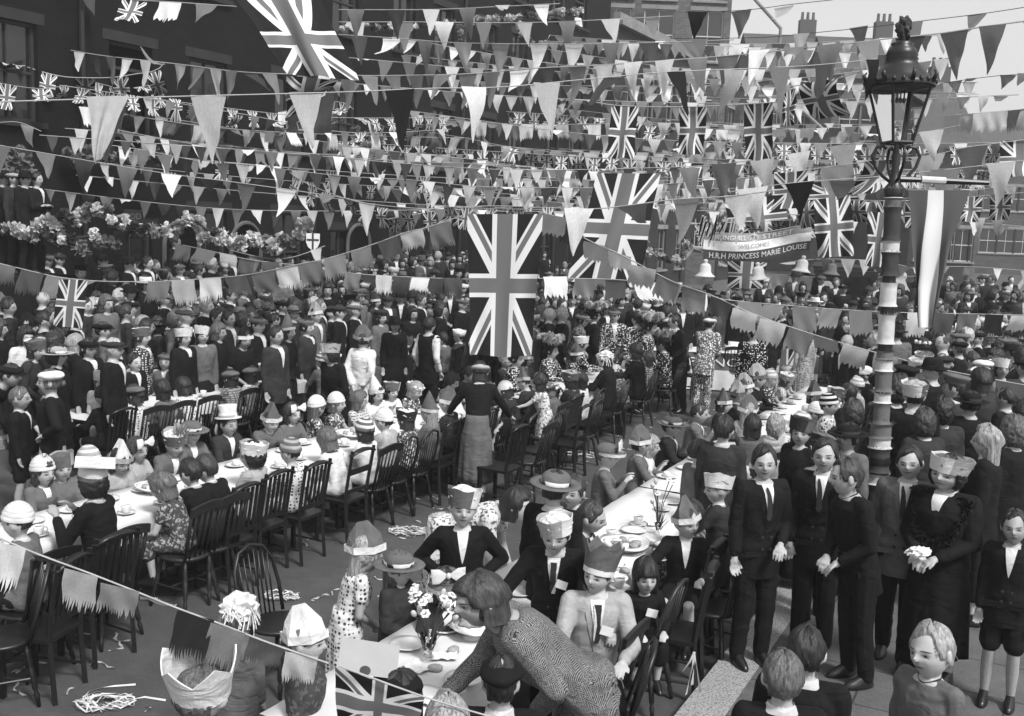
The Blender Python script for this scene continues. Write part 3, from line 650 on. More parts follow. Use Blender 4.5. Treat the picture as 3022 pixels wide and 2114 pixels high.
def hair_mesh(style, seed=0):
    n, m = 64, 40; vs = []; fs = []; rnd = random.Random(seed); p = [rnd.random()*6 for _ in range(5)]
    low = {'short': -.008, 'crop': .0, 'bob': -.09, 'long': -.2, 'curls': -.085, 'bun': -.05, 'fringe': -.095}[style]
    vol = {'short': .010, 'crop': .005, 'bob': .018, 'long': .016, 'curls': .022, 'bun': .012, 'fringe': .018}[style]
    for i in range(m+1):
        th = math.pi*i/m
        for k in range(n):
            q = 2*math.pi*k/n; x, y, z = math.sin(th)*math.cos(q), math.sin(th)*math.sin(q), math.cos(th)
            az = math.atan2(x, -y)   # 0 = face
            zl = z*.113; hl = {'fringe': .034, 'bob': .056, 'curls': .06}.get(style, .073+.02*math.sin(az*2+.5))    # hairline height at front
            side = min(1, max(0, (abs(az)-.75)/.45)); line = hl*(1-side)+low*side
            if style in ('short', 'crop') and abs(az) > 2.2: line = -.055 if style == 'short' else -.035
            X, Y, Z = x*.079, y*.098+.004, zl
            if Z < 0 and Y > 0 and style in ('short', 'crop', 'bun'): Y *= 1-.35*(-Z/.113)
            st = .008*noise.noise(V((az*2.4+p[0], z*2, p[1])))+.006*noise.noise(V((math.cos(az)*9+p[2], math.sin(az)*9, z*2.2)))+.004*noise.noise(V((math.cos(az)*21, math.sin(az)*21+p[3], z*3)))
            if style == 'curls': st = .011*noise.noise(V((math.cos(az)*5+p[0], math.sin(az)*5, z*6)))+.006*noise.noise(V((math.cos(az)*13, math.sin(az)*13+p[1], z*15)))
            st += .006*math.sin(az*3+p[3])*max(0, z)
            if Z > line-.012:
                f = min(1, (Z-line+.012)/.014); k_ = 1+(vol+st)/.09*f-(1-f)*.12
                k_ += .12*max(0, z)*vol/.018*.6
            else:
                k_ = .86
            X, Y, Z = X*k_, Y*k_, Z*k_
            if style == 'long' and side > .5 and z < 0: X = .085*math.copysign(abs(math.sin(az))**.6, x)*(1+st*9); Y = .03+.075*max(-.1, -math.cos(az)); Z = -.2*(-z)**.7
            if style in ('bob', 'fringe') and side > .5 and z < 0: X = .09*math.copysign(abs(math.sin(az))**.6, x)*(1+st*7); Y = .0+.1*max(-.25, -math.cos(az)); Z = max(Z, -.1)
            vs.append((X, Y, Z))
    for i in range(m):
        for k in range(n): fs.append((i*n+k, (i+1)*n+k, (i+1)*n+(k+1) % n, i*n+(k+1) % n))
    mb = MB(); mb.add(vs, fs)
    if style == 'bun': mb.ell((0, .115, -.01), (.035, .03, .035), 12, 8)
    if style in ('short', 'crop', 'bob', 'curls', 'fringe', 'long'):       # loose locks break the outline
        for j in range(150):
            a = rnd.uniform(-3.1, 3.1); e = rnd.uniform(.1, 1.4); d = V((math.sin(a)*math.cos(e), -math.cos(a)*math.cos(e), math.sin(e)))
            if abs(a) < .8 and e < .75: continue
            o = V((d.x*.083, d.y*.102+.004, d.z*.12)); t = V((-d.z*math.sin(a)+rnd.uniform(-.4, .4), d.z*math.cos(a)+rnd.uniform(-.4, .4), -.8)); t.normalize()
            sid = d.cross(t).normalized()*rnd.uniform(.0015, .005); L = rnd.uniform(.02, .05); l_ = rnd.uniform(.002, .012)
            mb.add([o-sid, o+sid, o+t*L+d*l_], [(0, 1, 2)])
    return mb.mesh('hair', True)
HAIRS = {}
def get_hair(st, seed):
    k = (st, seed % 3)
    if k not in HAIRS: HAIRS[k] = hair_mesh(st, seed % 3)
    return HAIRS[k]
# ---------------------------------------------------------------- hats (head units). each returns list of (part name, mesh, material role)
HATS = {}
def crumple(r, h, seed, z=0, amp=.3):
    rnd = random.Random(seed); p = [rnd.random()*6 for _ in range(4)]
    return lambda d: 1+amp*.5*math.sin(9*d.x+p[0]+4*d.z)*math.sin(8*d.y+p[1])+amp*.35*math.sin(17*d.z+p[2]+9*d.x)
def hat(style):
    if style in HATS: return HATS[style]
    P = []; mb = MB(); st, *opt = style.split(':'); sd = int(opt[0]) if opt else 0; rnd = random.Random(sd)
    T0 = Matrix.Translation((0, .008, .045)) @ Matrix.Rotation(R_(-8), 4, 'X')
    if st == 'cap':
        mb.ell((0, .012, .055), (.105, .13, .042), 24, 10, fn=lambda d: 1+.05*math.sin(5*d.x+3*d.y)); P.append(('crown', mb.mesh('crown', True), 0))
        b = MB(); b.rings([(0, -.085, .028, .075, .055), (0, -.09, .036, .078, .058), (0, -.08, .042, .06, .04)], 20); P.append(('peak', b.mesh('peak', True), 0))
    elif st in ('trilby', 'bowler', 'brimhat', 'straw'):
        top = {'trilby': [(.088, .03), (.087, .06), (.083, .1), (.07, .135), (.045, .138), (.02, .125), (.001, .122)], 'bowler': [(.09, .03), (.09, .06), (.083, .09), (.062, .12), (.03, .135), (.001, .138)],
               'brimhat': [(.09, .03), (.092, .06), (.085, .09), (.06, .11), (.001, .115)], 'straw': [(.09, .03), (.092, .07), (.09, .105), (.08, .115), (.001, .115)]}[st]
        bw_ = {'trilby': .145, 'bowler': .125, 'brimhat': .16, 'straw': .17}[st]
        mb.lathe([(.086, .026), (bw_*.85, .022), (bw_, .032), (bw_-.002, .037), (.09, .034)]+top, 28, sy=1.15, wob=.012, seed=sd); P.append(('crown', mb.mesh('crown', True), 0))
        P.append(('hat_band', MB().lathe([(.091, .036), (.093, .06), (.091, .062)], 28, sy=1.15).mesh('band', True), 2))
    elif st == 'cloche':
        mb.lathe([(.1, .0), (.112, .005), (.098, .03), (.097, .06), (.09, .09), (.06, .12), (.001, .13)], 28, sy=1.12, wob=.015, seed=sd); P.append(('crown', mb.mesh('crown', True), 0)); P.append(('hat_band', MB().lathe([(.1, .03), (.1, .05)], 28, sy=1.12).mesh('b', True), 2))
    elif st == 'beret':
        mb.ell((.02, .02, .07), (.115, .115, .045), 24, 10, fn=lambda d: 1+.06*math.sin(4*d.x+5*d.y)); mb.lathe([(.084, .035), (.086, .06)], 24, sy=1.1); P.append(('crown', mb.mesh('crown', True), 0))
    elif st == 'sailor':     # paper band hat, flat and two toned, crumpled paper inside
        tilt = T0 @ Matrix.Rotation(R_([6, -10, 3, 12][sd % 4]), 4, 'Y'); zig = sd % 2
        def band(a0, a1, h):
            b = MB(); n = 16; vs = []
            for i in range(n+1):
                a = a0+(a1-a0)*i/n; hz = h*(1+.06*math.sin(a*5+sd)+(.0))
                for r, z in ((.094, -.03), (.112, hz-.02), (.108, hz-.02), (.09, -.03)): vs.append((r*math.cos(a), r*1.14*math.sin(a), z))
            b.add(vs, [(i*4+j, i*4+(j+1) % 4, (i+1)*4+(j+1) % 4, (i+1)*4+j) for i in range(n) for j in range(4)], tilt); return b
        P.append(('paper_band', band(-1.1, 2.0, .098).mesh('b'), 1)); P.append(('paper_band', band(2.0, 5.2, .094).mesh('b'), 2))
        P.append(('paper_crown', MB().ell((0, 0, .03), (.1, .112, .058), 20, 12, M=tilt, fn=crumple(1, 1, sd, amp=.18)).mesh('c'), 0))
    elif st == 'crownhat':   # tall open crown with points
        n = 40; pts = 5; hgt = .16; tl = T0 @ Matrix.Rotation(R_(-6), 4, 'X')
        vs = []
        for i in range(n):
            a = 2*math.pi*i/n; zz = hgt*(.55+.45*abs(((i*pts/n) % 1)*2-1)); 
            for r, z in ((.09, -.03), (.1+.02*zz/hgt, zz), (.095+.02*zz/hgt, zz), (.086, -.03)): vs.append((r*math.cos(a), r*1.12*math.sin(a), z))
        mb.add(vs, [(i*4+j, i*4+(j+1) % 4, ((i+1) % n)*4+(j+1) % 4, ((i+1) % n)*4+j) for i in range(n) for j in range(4)], tl); P.append(('paper_crown', mb.mesh('c'), 0))
        P.append(('paper_band', MB().lathe([(.092, -.035), (.095, -.002)], 28, sy=1.12, M=tl).mesh('b', True), 1))
    elif st == 'cone':
        mb.lathe([(.095, -.01), (.097, 0), (.07, .07), (.045, .14), (.02, .2), (.003, .235)], 20, sy=1.1, M=T0 @ Matrix.Rotation(R_(12 if sd else -12), 4, 'Y'), wob=.03, seed=sd); P.append(('paper_cone', mb.mesh('c', True), 0)); P.append(('paper_band', MB().lathe([(.098, -.012), (.102, .024)], 24, sy=1.1, M=T0).mesh('b', True), 1))
    elif st == 'fold':       # folded paper hat: tent shape with pale turn-up
        M2 = T0 @ Matrix.Rotation(R_(90 if sd % 2 else 30), 4, 'Z') @ Matrix.Rotation(R_(sd*5-5), 4, 'Y')
        L, h, w_ = .125, .17, .088
        mb.add([(-L, 0, -.01), (-L*.5, -w_, -.02), (L*.5, -w_, -.02), (L, 0, -.01), (L*.5, w_, -.02), (-L*.5, w_, -.02), (-.02, 0, h), (.05, 0, h*.93), (L*.8, 0, h*.45), (-L*.8, 0, h*.5)],
               [(0, 1, 9), (1, 6, 9), (1, 2, 7, 6), (2, 8, 7), (2, 3, 8), (0, 9, 5), (5, 9, 6), (5, 6, 7, 4), (4, 7, 8), (4, 8, 3)], M2); P.append(('paper_crown', mb.mesh('c'), 0))
        b = MB(); b.add([(-L-.006, 0, -.02), (-L*.5, -w_-.006, -.03), (L*.5, -w_-.006, -.03), (L+.006, 0, -.02), (L*.5, w_+.006, -.03), (-L*.5, w_+.006, -.03), (-L-.006, 0, .025), (-L*.5, -w_-.004, .015), (L*.5, -w_-.004, .015), (L+.006, 0, .025), (L*.5, w_+.004, .015), (-L*.5, w_+.004, .015)], [(i, (i+1) % 6, (i+1) % 6+6, i+6) for i in range(6)], M2); P.append(('paper_band', b.mesh('b'), 1))
    elif st in ('knit', 'pompom'):
        for i in range(6):
            t0, t1 = i/6*1.57, (i+1)/6*1.57; b = MB().lathe([(.095*math.cos(t0)+.002, .125*math.sin(t0)), (.101*math.cos((t0+t1)/2), .125*math.sin((t0+t1)/2)), (max(.001, .095*math.cos(t1)), .125*math.sin(t1))], 24, sy=1.1, M=T0 @ Matrix.Translation((0, 0, -.02)))
            P.append(('knit_band', b.mesh('k', True), 1 if i % 2 else 2))
        if st == 'pompom':
            b = MB()
            for j in range(130):
                d = nrm((rnd.gauss(0, 1), rnd.gauss(0, 1), rnd.gauss(0, 1)+.2)); q = d.cross(V((.3, .5, .8))).normalized()*.004; b.add([V((0, -.01, .12))+q, V((0, -.01, .12))-q, V((0, -.01, .12))+d*.045-q, V((0, -.01, .12))+d*.045+q], [(0, 1, 2, 3)])
            b.ell((0, -.01, .12), (.028,)*3, 10, 8); P.append(('pompom', b.mesh('p'), 1))
    elif st == 'police':
        mb.lathe([(.115, .0), (.12, .01), (.1, .03), (.096, .09), (.085, .14), (.05, .185), (.02, .2), (.001, .205)], 28, sy=1.15, M=T0); P.append(('helmet_shell', mb.mesh('h', True), 0)); P.append(('helmet_badge', MB().ell((0, -.105, .09), (.018, .006, .022), 10, 8, M=T0).mesh('b', True), 1))
    elif st == 'peaked':
        mb.lathe([(.088, .01), (.09, .045), (.122, .075), (.12, .09), (.06, .1), (.001, .1)], 28, sy=1.08, M=T0); P.append(('crown', mb.mesh('h', True), 0))
        P.append(('peak', MB().rings([(0, -.1, -.005, .06, .04), (0, -.095, .008, .065, .045)], 16, M=T0).mesh('p', True), 0)); P.append(('cap_badge', MB().ell((0, -.1, .04), (.014, .006, .016), 8, 6, M=T0).mesh('b', True), 1))
    elif st == 'plume':      # big brimmed hat with ostrich feathers
        mb.lathe([(.09, .02), (.19, .04), (.195, .046), (.095, .04), (.092, .09), (.001, .11)], 28, M=T0, wob=.03); P.append(('brim', mb.mesh('h', True), 2))
        for f in range(5):
            a = f*1.25+.6; b = MB(); pts = []
            for j in range(14): t = j/13; pts.append(V((math.cos(a)*(.03+.17*t)-.06*t, math.sin(a)*(.03+.17*t), .09+.17*math.sin(t*2.4)-.02)))
            for j in range(13):
                c0, d0 = pts[j], (pts[j+1]-pts[j]).normalized()
                for q in range(26):
                    e = nrm((rnd.gauss(0, 1), rnd.gauss(0, 1), rnd.gauss(0, .7))); L = (.05+.03*math.sin(j/13*3.1)); sdv = e.cross(d0).normalized()*.0045
                    m1 = c0+e*L*.6; m2 = c0+e*L-V((0, 0, .02)); b.add([c0-sdv, c0+sdv, m1+sdv, m1-sdv, m2], [(0, 1, 2, 3), (3, 2, 4)])
            P.append(('feather', b.mesh('f'), 0 if f % 2 else 1))
    elif st in ('bow', 'brimbow'):
        z0 = .02
        if st == 'brimbow': mb.ell((0, .01, .06), (.092, .105, .07), 20, 10); mb.rings([(0, -.03, .03, .1, .11), (0, -.035, .036, .12, .13), (0, -.02, .05, .1, .1)], 24); P.append(('crown', mb.mesh('h', True), 0)); z0 = .05; P.append(('paper_band', MB().lathe([(.117, .0), (.121, .03)], 28, sy=1.12, M=Matrix.Translation((0, -.035, .02))).mesh('b', True), 1))
        b = MB()
        for s_ in (-1, 1):
            vs = [(s_*.012, -.115, z0+.03), (s_*.012, -.11, z0+.05), (s_*.06, -.135, z0+.0), (s_*.1, -.12, z0-.005), (s_*.105, -.11, z0+.085), (s_*.055, -.13, z0+.09), (s_*.08, -.15, z0+.045)]
            b.add([(x, y+.02, z+.03) for x, y, z in vs], [(0, 2, 6), (2, 3, 6), (3, 4, 6), (4, 5, 6), (5, 1, 6), (1, 0, 6)])
        b.ell((0, -.1, z0+.07), (.016, .016, .02), 10, 6); P.append(('bow', b.mesh('bow', True), 1))
    elif st == 'mortar':
        mb.box((0, .01, .115), (.27, .27, .008), .5, M=T0); P.append(('board', mb.mesh('b'), 1)); P.append(('skull_cap', MB().lathe([(.092, -.01), (.094, .03), (.09, .08), (.05, .105)], 24, sy=1.1, M=T0).mesh('c', True), 0)); P.append(('paper_band', MB().lathe([(.096, -.01), (.097, .02)], 24, sy=1.1, M=T0).mesh('d', True), 2))
    elif st == 'tophat':
        mb.lathe([(.09, .02), (.125, .02), (.128, .027), (.092, .03), (.082, .09), (.09, .15), (.088, .155), (.001, .157)], 24, sy=1.1, M=T0, wob=.02, seed=sd); P.append(('crown', mb.mesh('b', True), 0)); P.append(('hat_band', MB().lathe([(.094, .03), (.09, .055)], 24, sy=1.1, M=T0).mesh('d', True), 1))
    elif st == 'shred':      # torn paper and streamers wound over the head
        mb.ell((0, .005, .06), (.1, .11, .085), 24, 14, fn=crumple(1, 1, sd, amp=.3)); P.append(('paper_crown', mb.mesh('c'), 0)); b = MB()
        for j in range(60):
            a = rnd.uniform(0, 6.28); r = .1; p0 = V((r*math.cos(a), r*1.1*math.sin(a), .06+rnd.uniform(-.03, .06))); q = V((-math.sin(a), math.cos(a), 0)); p1 = p0+q*rnd.uniform(-.05, .05)+V((math.cos(a)*.02, math.sin(a)*.02, -rnd.uniform(.03, .12)))
            b.add([p0-q*.004, p0+q*.004, p1+q*.004, p1-q*.004], [(0, 1, 2, 3)])
        P.append(('streamers', b.mesh('s'), 1))
    elif st == 'plumecrown':
        P += hat('sailor:1')[:]; b = MB()
        for j in range(60):
            e = nrm((rnd.gauss(0, .5), rnd.gauss(0, .5), 1.2)); o = V((0, -.04, .08)); sdv = e.cross(V((0, 1, .2))).normalized()*.007; b.add([o-sdv*.5, o+sdv*.5, o+e*rnd.uniform(.09, .16)+sdv, o+e*.13-sdv], [(0, 1, 2, 3)])
        P.append(('paper_plume', b.mesh('p'), 1))
    elif st == 'flowerband':
        for j in range(7):
            a = -2.6+j*.75-.1; c = V((.088*math.cos(a), .1*math.sin(a)+.01, .07)); P.append(('paper_flower', MB().ell(c, (.025, .025, .022), 10, 8, fn=crumple(1, 1, j, amp=.5)).mesh('f'), 1))
        P.append(('paper_band', MB().lathe([(.09, .045), (.092, .07)], 24, sy=1.1).mesh('b', True), 0))
    HATS[style] = P; return P
HATNAME = {'cap': 'flat cap', 'trilby': 'trilby hat', 'bowler': 'bowler hat', 'brimhat': 'brimmed hat', 'straw': 'straw hat', 'cloche': 'cloche hat', 'beret': 'beret', 'sailor': 'paper sailor hat', 'crownhat': 'pointed paper crown',
           'cone': 'paper cone hat', 'fold': 'folded paper hat', 'knit': 'striped knitted cap', 'pompom': 'striped bobble hat', 'police': 'police helmet', 'peaked': 'peaked officer cap', 'plume': 'ostrich feather hat', 'bow': 'big bow headband',
           'brimbow': 'paper bonnet with bow', 'mortar': 'paper mortarboard', 'tophat': 'paper top hat', 'shred': 'torn paper streamer hat', 'plumecrown': 'paper crown with plume', 'flowerband': 'paper flower headband'}
# ---------------------------------------------------------------- assembling people
PROTO = {}
def proto(kind, pk, pose, ts, bs, vox):
    k = (kind, pk, ts, bs, vox)
    if k in PROTO: return PROTO[k]
    J = figure(kind, pose); fem = kind in 'wg'
    hide = bs == 'trousers' or (bs == 'longskirt')
    d = {'J': J, 'body': body_mesh(J, vox, {}), 'top': top_mesh(J, ts, vox*1.25, fem), 'bottom': bottom_mesh(J, bs, vox*1.5)}
    # collar and shirt front
    TLn, T = J['TL'], J['T']
    def chest(x, z, g):     # point on the chest front (torso frame)
        f = z/TLn; i = max(j for j in range(len(TR)) if TR[j][0] <= f+1e-6); i = min(i, len(TR)-2); a, b = TR[i], TR[i+1]; q = (f-a[0])/(b[0]-a[0])
        rx, ry = (a[1]+(b[1]-a[1])*q)*J['w']+g, (a[2]+(b[2]-a[2])*q)*J['w']*.95+g; return T @ V((x, -ry*math.sqrt(max(.02, 1-(x/rx)**2)), z))
    g = {'j': .027, 'c': .037, 'p': .02, 'd': .02}[ts[0]]
    if J['sit'] or True:
        def vneck(w0, z0, z1, gg, nm):
            mb = MB(); n = 8; vs = []
            for i in range(n+1):
                f = i/n; z = (z0+(z1-z0)*f)*TLn; ww = w0*(f**.8)*J['s']
                for x in (-1, -.5, 0, .5, 1): vs.append(chest(x*ww, z, gg*(1-.5*max(0, (f-.8)/.2))))
            mb.add(vs, [(i*5+j, i*5+j+1, (i+1)*5+j+1, (i+1)*5+j) for i in range(n) for j in range(4)]); return mb.mesh(nm, True)
        d['shirt'] = vneck(.046, .5 if ts[0] == 'j' else .66, .97, g+.004, 'shirt')
        d['lapels'] = vneck(.088, .34, .95, g-.002, 'lapels')
        d['btn'] = [chest(x*J['s'], z*TLn, g+.012) for x in (-.035, .035) for z in (.1, .26)]; d['pocket'] = [(chest(x*J['s'], .02*TLn, g+.008), x) for x in (-.1, .1)]; d['tag'] = chest(.06*J['s'], .66*TLn, g+.02)
        mb = MB(); vs = []
        for i in range(9): f = i/8; z = (.5+.44*f)*TLn; ww = (.02 if f < .85 else .024)*J['s']*(1 if f > .1 else .6); vs += [chest(-ww, z, g+.011), chest(ww, z, g+.011)]
        mb.add(vs, [(i*2, i*2+1, i*2+3, i*2+2) for i in range(8)]); d['tie'] = mb.mesh('tie', True)
        mb = MB(); nk = T @ V((0, 0, TLn*.97)); n = 24; vs = []
        for i in range(n):
            a = 2*math.pi*i/n; dip = .03*J['s']*max(0, -math.sin(a))**2
            for r, z in ((.072, -.005), (.066, .03)): vs.append(T @ V((r*J['w']*math.cos(a), r*1.0*J['w']*math.sin(a)-.004, TLn*.965+z*J['s']-dip)))
        mb.add(vs, [(i*2, ((i+1) % n)*2, ((i+1) % n)*2+1, i*2+1) for i in range(n)]); d['collar'] = mb.mesh('collar', True)
    PROTO[k] = d; return d
POSES = {
 'A': dict(), 'B': dict(arms='fold'), 'C': dict(arms='front'), 'D': dict(arms='pocket', hy=20), 'E': dict(aL='down', aR='front', hy=-25), 'F': dict(arms='down', hy=38), 'G': dict(arms='down', hy=-38),
 'H': dict(arms='hips'), 'I': dict(lean=42, arms='reach', hp=-8), 'J': dict(aL='hips', aR='front', lean=6), 'K': dict(lean=20, aL='out', aR='out', hp=4), 'L': dict(arms='back', stride=.6), 'M': dict(lean=12, aL='front', aR='reach'),
 'N': dict(lean=62, arms='reach', hp=-20), 'O': dict(arms='down', stride=.5, hy=15), 'P': dict(arms='front', lean=14, hy=-20),
 's': dict(sit=1, arms='table', lean=8), 't': dict(sit=1, arms='eat', lean=6), 'u': dict(sit=1, arms='table', lean=22, hp=10), 'v': dict(sit=1, aL='rest', aR='table', hy=45, twist=12, lean=3), 'x': dict(sit=1, aL='table', aR='rest', hy=-45, twist=-12, lean=3),
 'y': dict(sit=1, arms='chin', lean=10), 'z': dict(sit=1, arms='table', hy=30, lean=5), 'q': dict(sit=1, arms='table', hy=-30, lean=5), 'r': dict(sit=1, arms='front', lean=-2)}
SKIN = {1: skinmat(.4), 2: skinmat(.36, 1), 3: skinmat(.3, -.6, .8, .6), 4: skinmat(.42, .6, .75), 5: skinmat(.36, -.3, 1.15), 6: skinmat(.3, .2, .7, 1)}
TCLS = {'w': .6, 'l': .32, 'm': .11, 'd': .028, 'k': .0065}
HCLS = {'k': .012, 'd': .025, 'm': .07, 'l': .2, 'w': .55, 'g': .35}
SHOEM = plain('black_leather', .01, .3, .2, 20, .5)
SHOEW = plain('white_leather', .6, .4, .1, 20, .5)
TN = {'w': 'white', 'l': 'pale', 'm': 'grey', 'd': 'dark', 'k': 'black'}
PN = {'plain': '', 'dots': 'spotted ', 'floral': 'flowered ', 'check': 'checked ', 'stripe': 'striped ', 'bars': 'barred ', 'herring': 'herringbone ', 'herringN': 'herringbone ', 'pearl': 'pearl button ', 'pearls': 'pearl trimmed '}
PEOPLE = []
BTN = MB().ell((0, 0, 0), (.011, .005, .011), 8, 6).mesh('button', True); PKT = MB().box((0, 0, 0), (.12, .012, .035)).mesh('flap'); TAG_ = MB().box((0, 0, 0), (.075, .003, .055), M=Matrix.Rotation(.25, 4, 'Y')).mesh('tag')
def person(pos, yaw, kind='m', pose='A', hat_='-', hair='short', ht='d', top='jl', tt='k', pat='plain', bot=None, bt='k', htone='m', extra='', label=None, place=None, group=None, vox=.02, sc_=1.0, skin=None, custom=None, tt2=None, bpat='plain', shoes=True, wide=1.0):
    i = len(PEOPLE); rnd = random.Random(i*7+1)
    pd = custom or POSES[pose]
    if bot is None: bot = {'m': 'trousers', 't': 'trousers', 'w': 'skirt', 'b': 'shorts', 'g': 'frock', 'k': 'frock'}[kind]
    if vox < .008: pd = dict(pd, fv=i); pose = pose+str(i)
    d = proto(kind, pose, pd, top, bot, vox); J = d['J']
    root = empty('person', pos, yaw, sc_); root.scale = (sc_*wide, sc_*wide, sc_); cl = cloth(TCLS[tt], pat, tt2); PEOPLE.append(root)
    part('body', d['body'], SKIN[int(skin or rnd.choice((1, 2, 3, 4, 5, 6)))], root)
    nm = {'j': 'jacket', 'c': 'coat', 'p': 'pullover', 'd': 'dress'}[top[0]]
    part(nm, d['top'], cl, root)
    part(bot, d['bottom'], cl if top[0] in 'dc' and bot not in ('trousers', 'shorts') else cloth(TCLS[bt], bpat, .75 if 'pearl' in bpat else None), root)
    M = J['hm']
    if hair != 'bald': part('hair', get_hair(hair, i), hairmat(HCLS[ht]), root, M=M if hat_ == '-' else M @ Matrix.Diagonal((.95, .95, .93, 1)))
    if hat_ != '-':
        a, b_ = (htone+'wwd')[:1], (htone+'w')[1]
        ms = {0: cloth(TCLS[a]), 1: cloth(TCLS[b_]), 2: cloth(TCLS[(htone+'wd')[2]])}
        P = hat(hat_); hr = part('hat', P[0][1], ms[P[0][2]], root, M=M)
        for (n_, me, r_) in P[1:]: part(n_, me, ms[r_], hr)
    if vox < .03 and top[0] in 'jc' and 's' not in extra and 'x' not in extra and (kind in 'mtb' or rnd.random() < .4): part('shirt', d['shirt'], cloth(TCLS['w']), root); part('collar', d['collar'], cloth(TCLS['w']), root)
    if vox < .012 and top[0] == 'j' and kind in 'mtb':
        for q in d['btn']: part('button', BTN, cloth(TCLS['d']), root, q)
        for q, x in d['pocket']: part('pocket_flap', PKT, cl, root, q)
    if 'n' in extra: part('name_tag', TAG_, PAPERW, root, d['tag'])
    if 'f' in extra:
        fm_ = MB(); q_ = random.Random(3)
        for sd in (-1, 1):
            for a_ in range(600):
                t_ = q_.random(); c_ = J['T'] @ V((sd*(.03+.12*t_+q_.uniform(-.05, .05)), -.135-.02*math.sin(t_*3)+.1*t_, J['TL']*(.25+.75*t_))); e_ = nrm((q_.gauss(0, 1)+sd*.3, -1.2, q_.gauss(0, 1)-.3)); w2 = e_.cross(V((.2, .3, 1))).normalized()*.009; fm_.add([c_-w2, c_+w2, c_+e_*q_.uniform(.02, .045)], [(0, 1, 2)])
        fm_.obj('fur_collar', plain('dark_fur', .012, .9, .5, 40), root)
    if 'v' in extra: part('waistcoat', proto(kind, pose, pd, 'jn', bot, vox)['top'], cloth(TCLS['k']), root)
    if 't' in extra: part('tie', d['tie'], cloth(TCLS['d'], 'bars' if vox < .01 else 'plain'), root)
    if 'l' in extra or 's' in extra: part('lapels', d['lapels'] if 's' not in extra else d['collar'], cl if 's' not in extra else cloth(TCLS['d' if tt != 'd' else 'm']), root)
    if shoes:
        for n_ in 'LR':
            A = J['A'+n_]; part('shoe', SHOE, SHOEW if shoes == 'w' else SHOEM, root, M=Matrix.Translation((A.x, A.y-.055*J['s'], A.z-.072*J['s'])) @ Matrix.Scale(J['s'], 4))
    kn = {'m': 'man', 'w': 'woman', 'b': 'boy', 'g': 'girl', 't': 'youth', 'k': 'small child'}[kind]
    h = HATNAME[hat_.split(':')[0]] if hat_ != '-' else {'short': 'short', 'crop': 'cropped', 'bob': 'bobbed', 'long': 'long', 'curls': 'curly', 'bun': 'pinned up', 'fringe': 'fringed', 'bald': 'bald'}[hair]+' '+{'k': 'black', 'd': 'dark', 'm': 'brown', 'l': 'fair', 'w': 'white', 'g': 'grey'}[ht]+' hair'
    tone_h = TN[htone[0]]+' ' if hat_ != '-' else ''
    root['_auto'] = f"{kn} with {tone_h}{h} and {TN[tt]} {PN[pat]}{nm}"; root['_label'] = label or ''; root['_place'] = place or ''
    tag(root, cat='person', group=group); return root
def ppl_labels():
    """every auto label gets its place; those still alike are told apart by their order across the picture"""
    ORD = 'first second third fourth fifth sixth seventh eighth ninth tenth eleventh twelfth thirteenth fourteenth fifteenth sixteenth seventeenth eighteenth nineteenth twentieth'.split()
    d = {}
    for r in PEOPLE:
        l = r['_label'] or (r['_auto']+(', '+r['_place'] if r['_place'] else '')); d.setdefault(l, []).append(r)
    for l, rs in d.items():
        if len(rs) == 1: rs[0]['label'] = l; continue
        rs.sort(key=lambda r: proj(r.location+V((0, 0, 1.4)))[0])
        for k, r in enumerate(rs):
            base = l.split(', ') ; q = 'leftmost' if k == 0 else 'rightmost' if k == len(rs)-1 else ORD[k]+' from left'
            r['label'] = base[0]+', '+(', '.join(base[1:])+', ' if len(base) > 1 else '')+q
    for r in PEOPLE:
        for k in ('_auto', '_label', '_place'): del r[k]
def yaw_of(deg): return R_(deg)
def place_at(c, x, y, kind, pose, z0=0, sc_=1.0, top='jl', bot=None, vox=.02, custom=None):
    """foot point for a person whose crown is seen at this spot, standing or sitting on height z0"""
    J = figure(kind, custom or POSES[pose]); hp = J['hm'] @ V((0, 0, .112)); return hp*sc_
def put(c, x, y, yaw, z0=0, **k):
    kind, pose = k.get('kind', 'm'), k.get('pose', 'A'); sc_ = k.get('sc_', 1.0)
    J = figure(kind, k.get('custom') or POSES[pose]); cr = (J['hm'] @ V((0, 0, .112)))*sc_; a = R_(yaw)
    h = atz(c, x, y, z0+cr.z); off = Matrix.Rotation(a, 3, 'Z') @ V((cr.x, cr.y, 0)); pos = V((h.x-off.x, h.y-off.y, z0)); 
    return person(pos, a, **k)
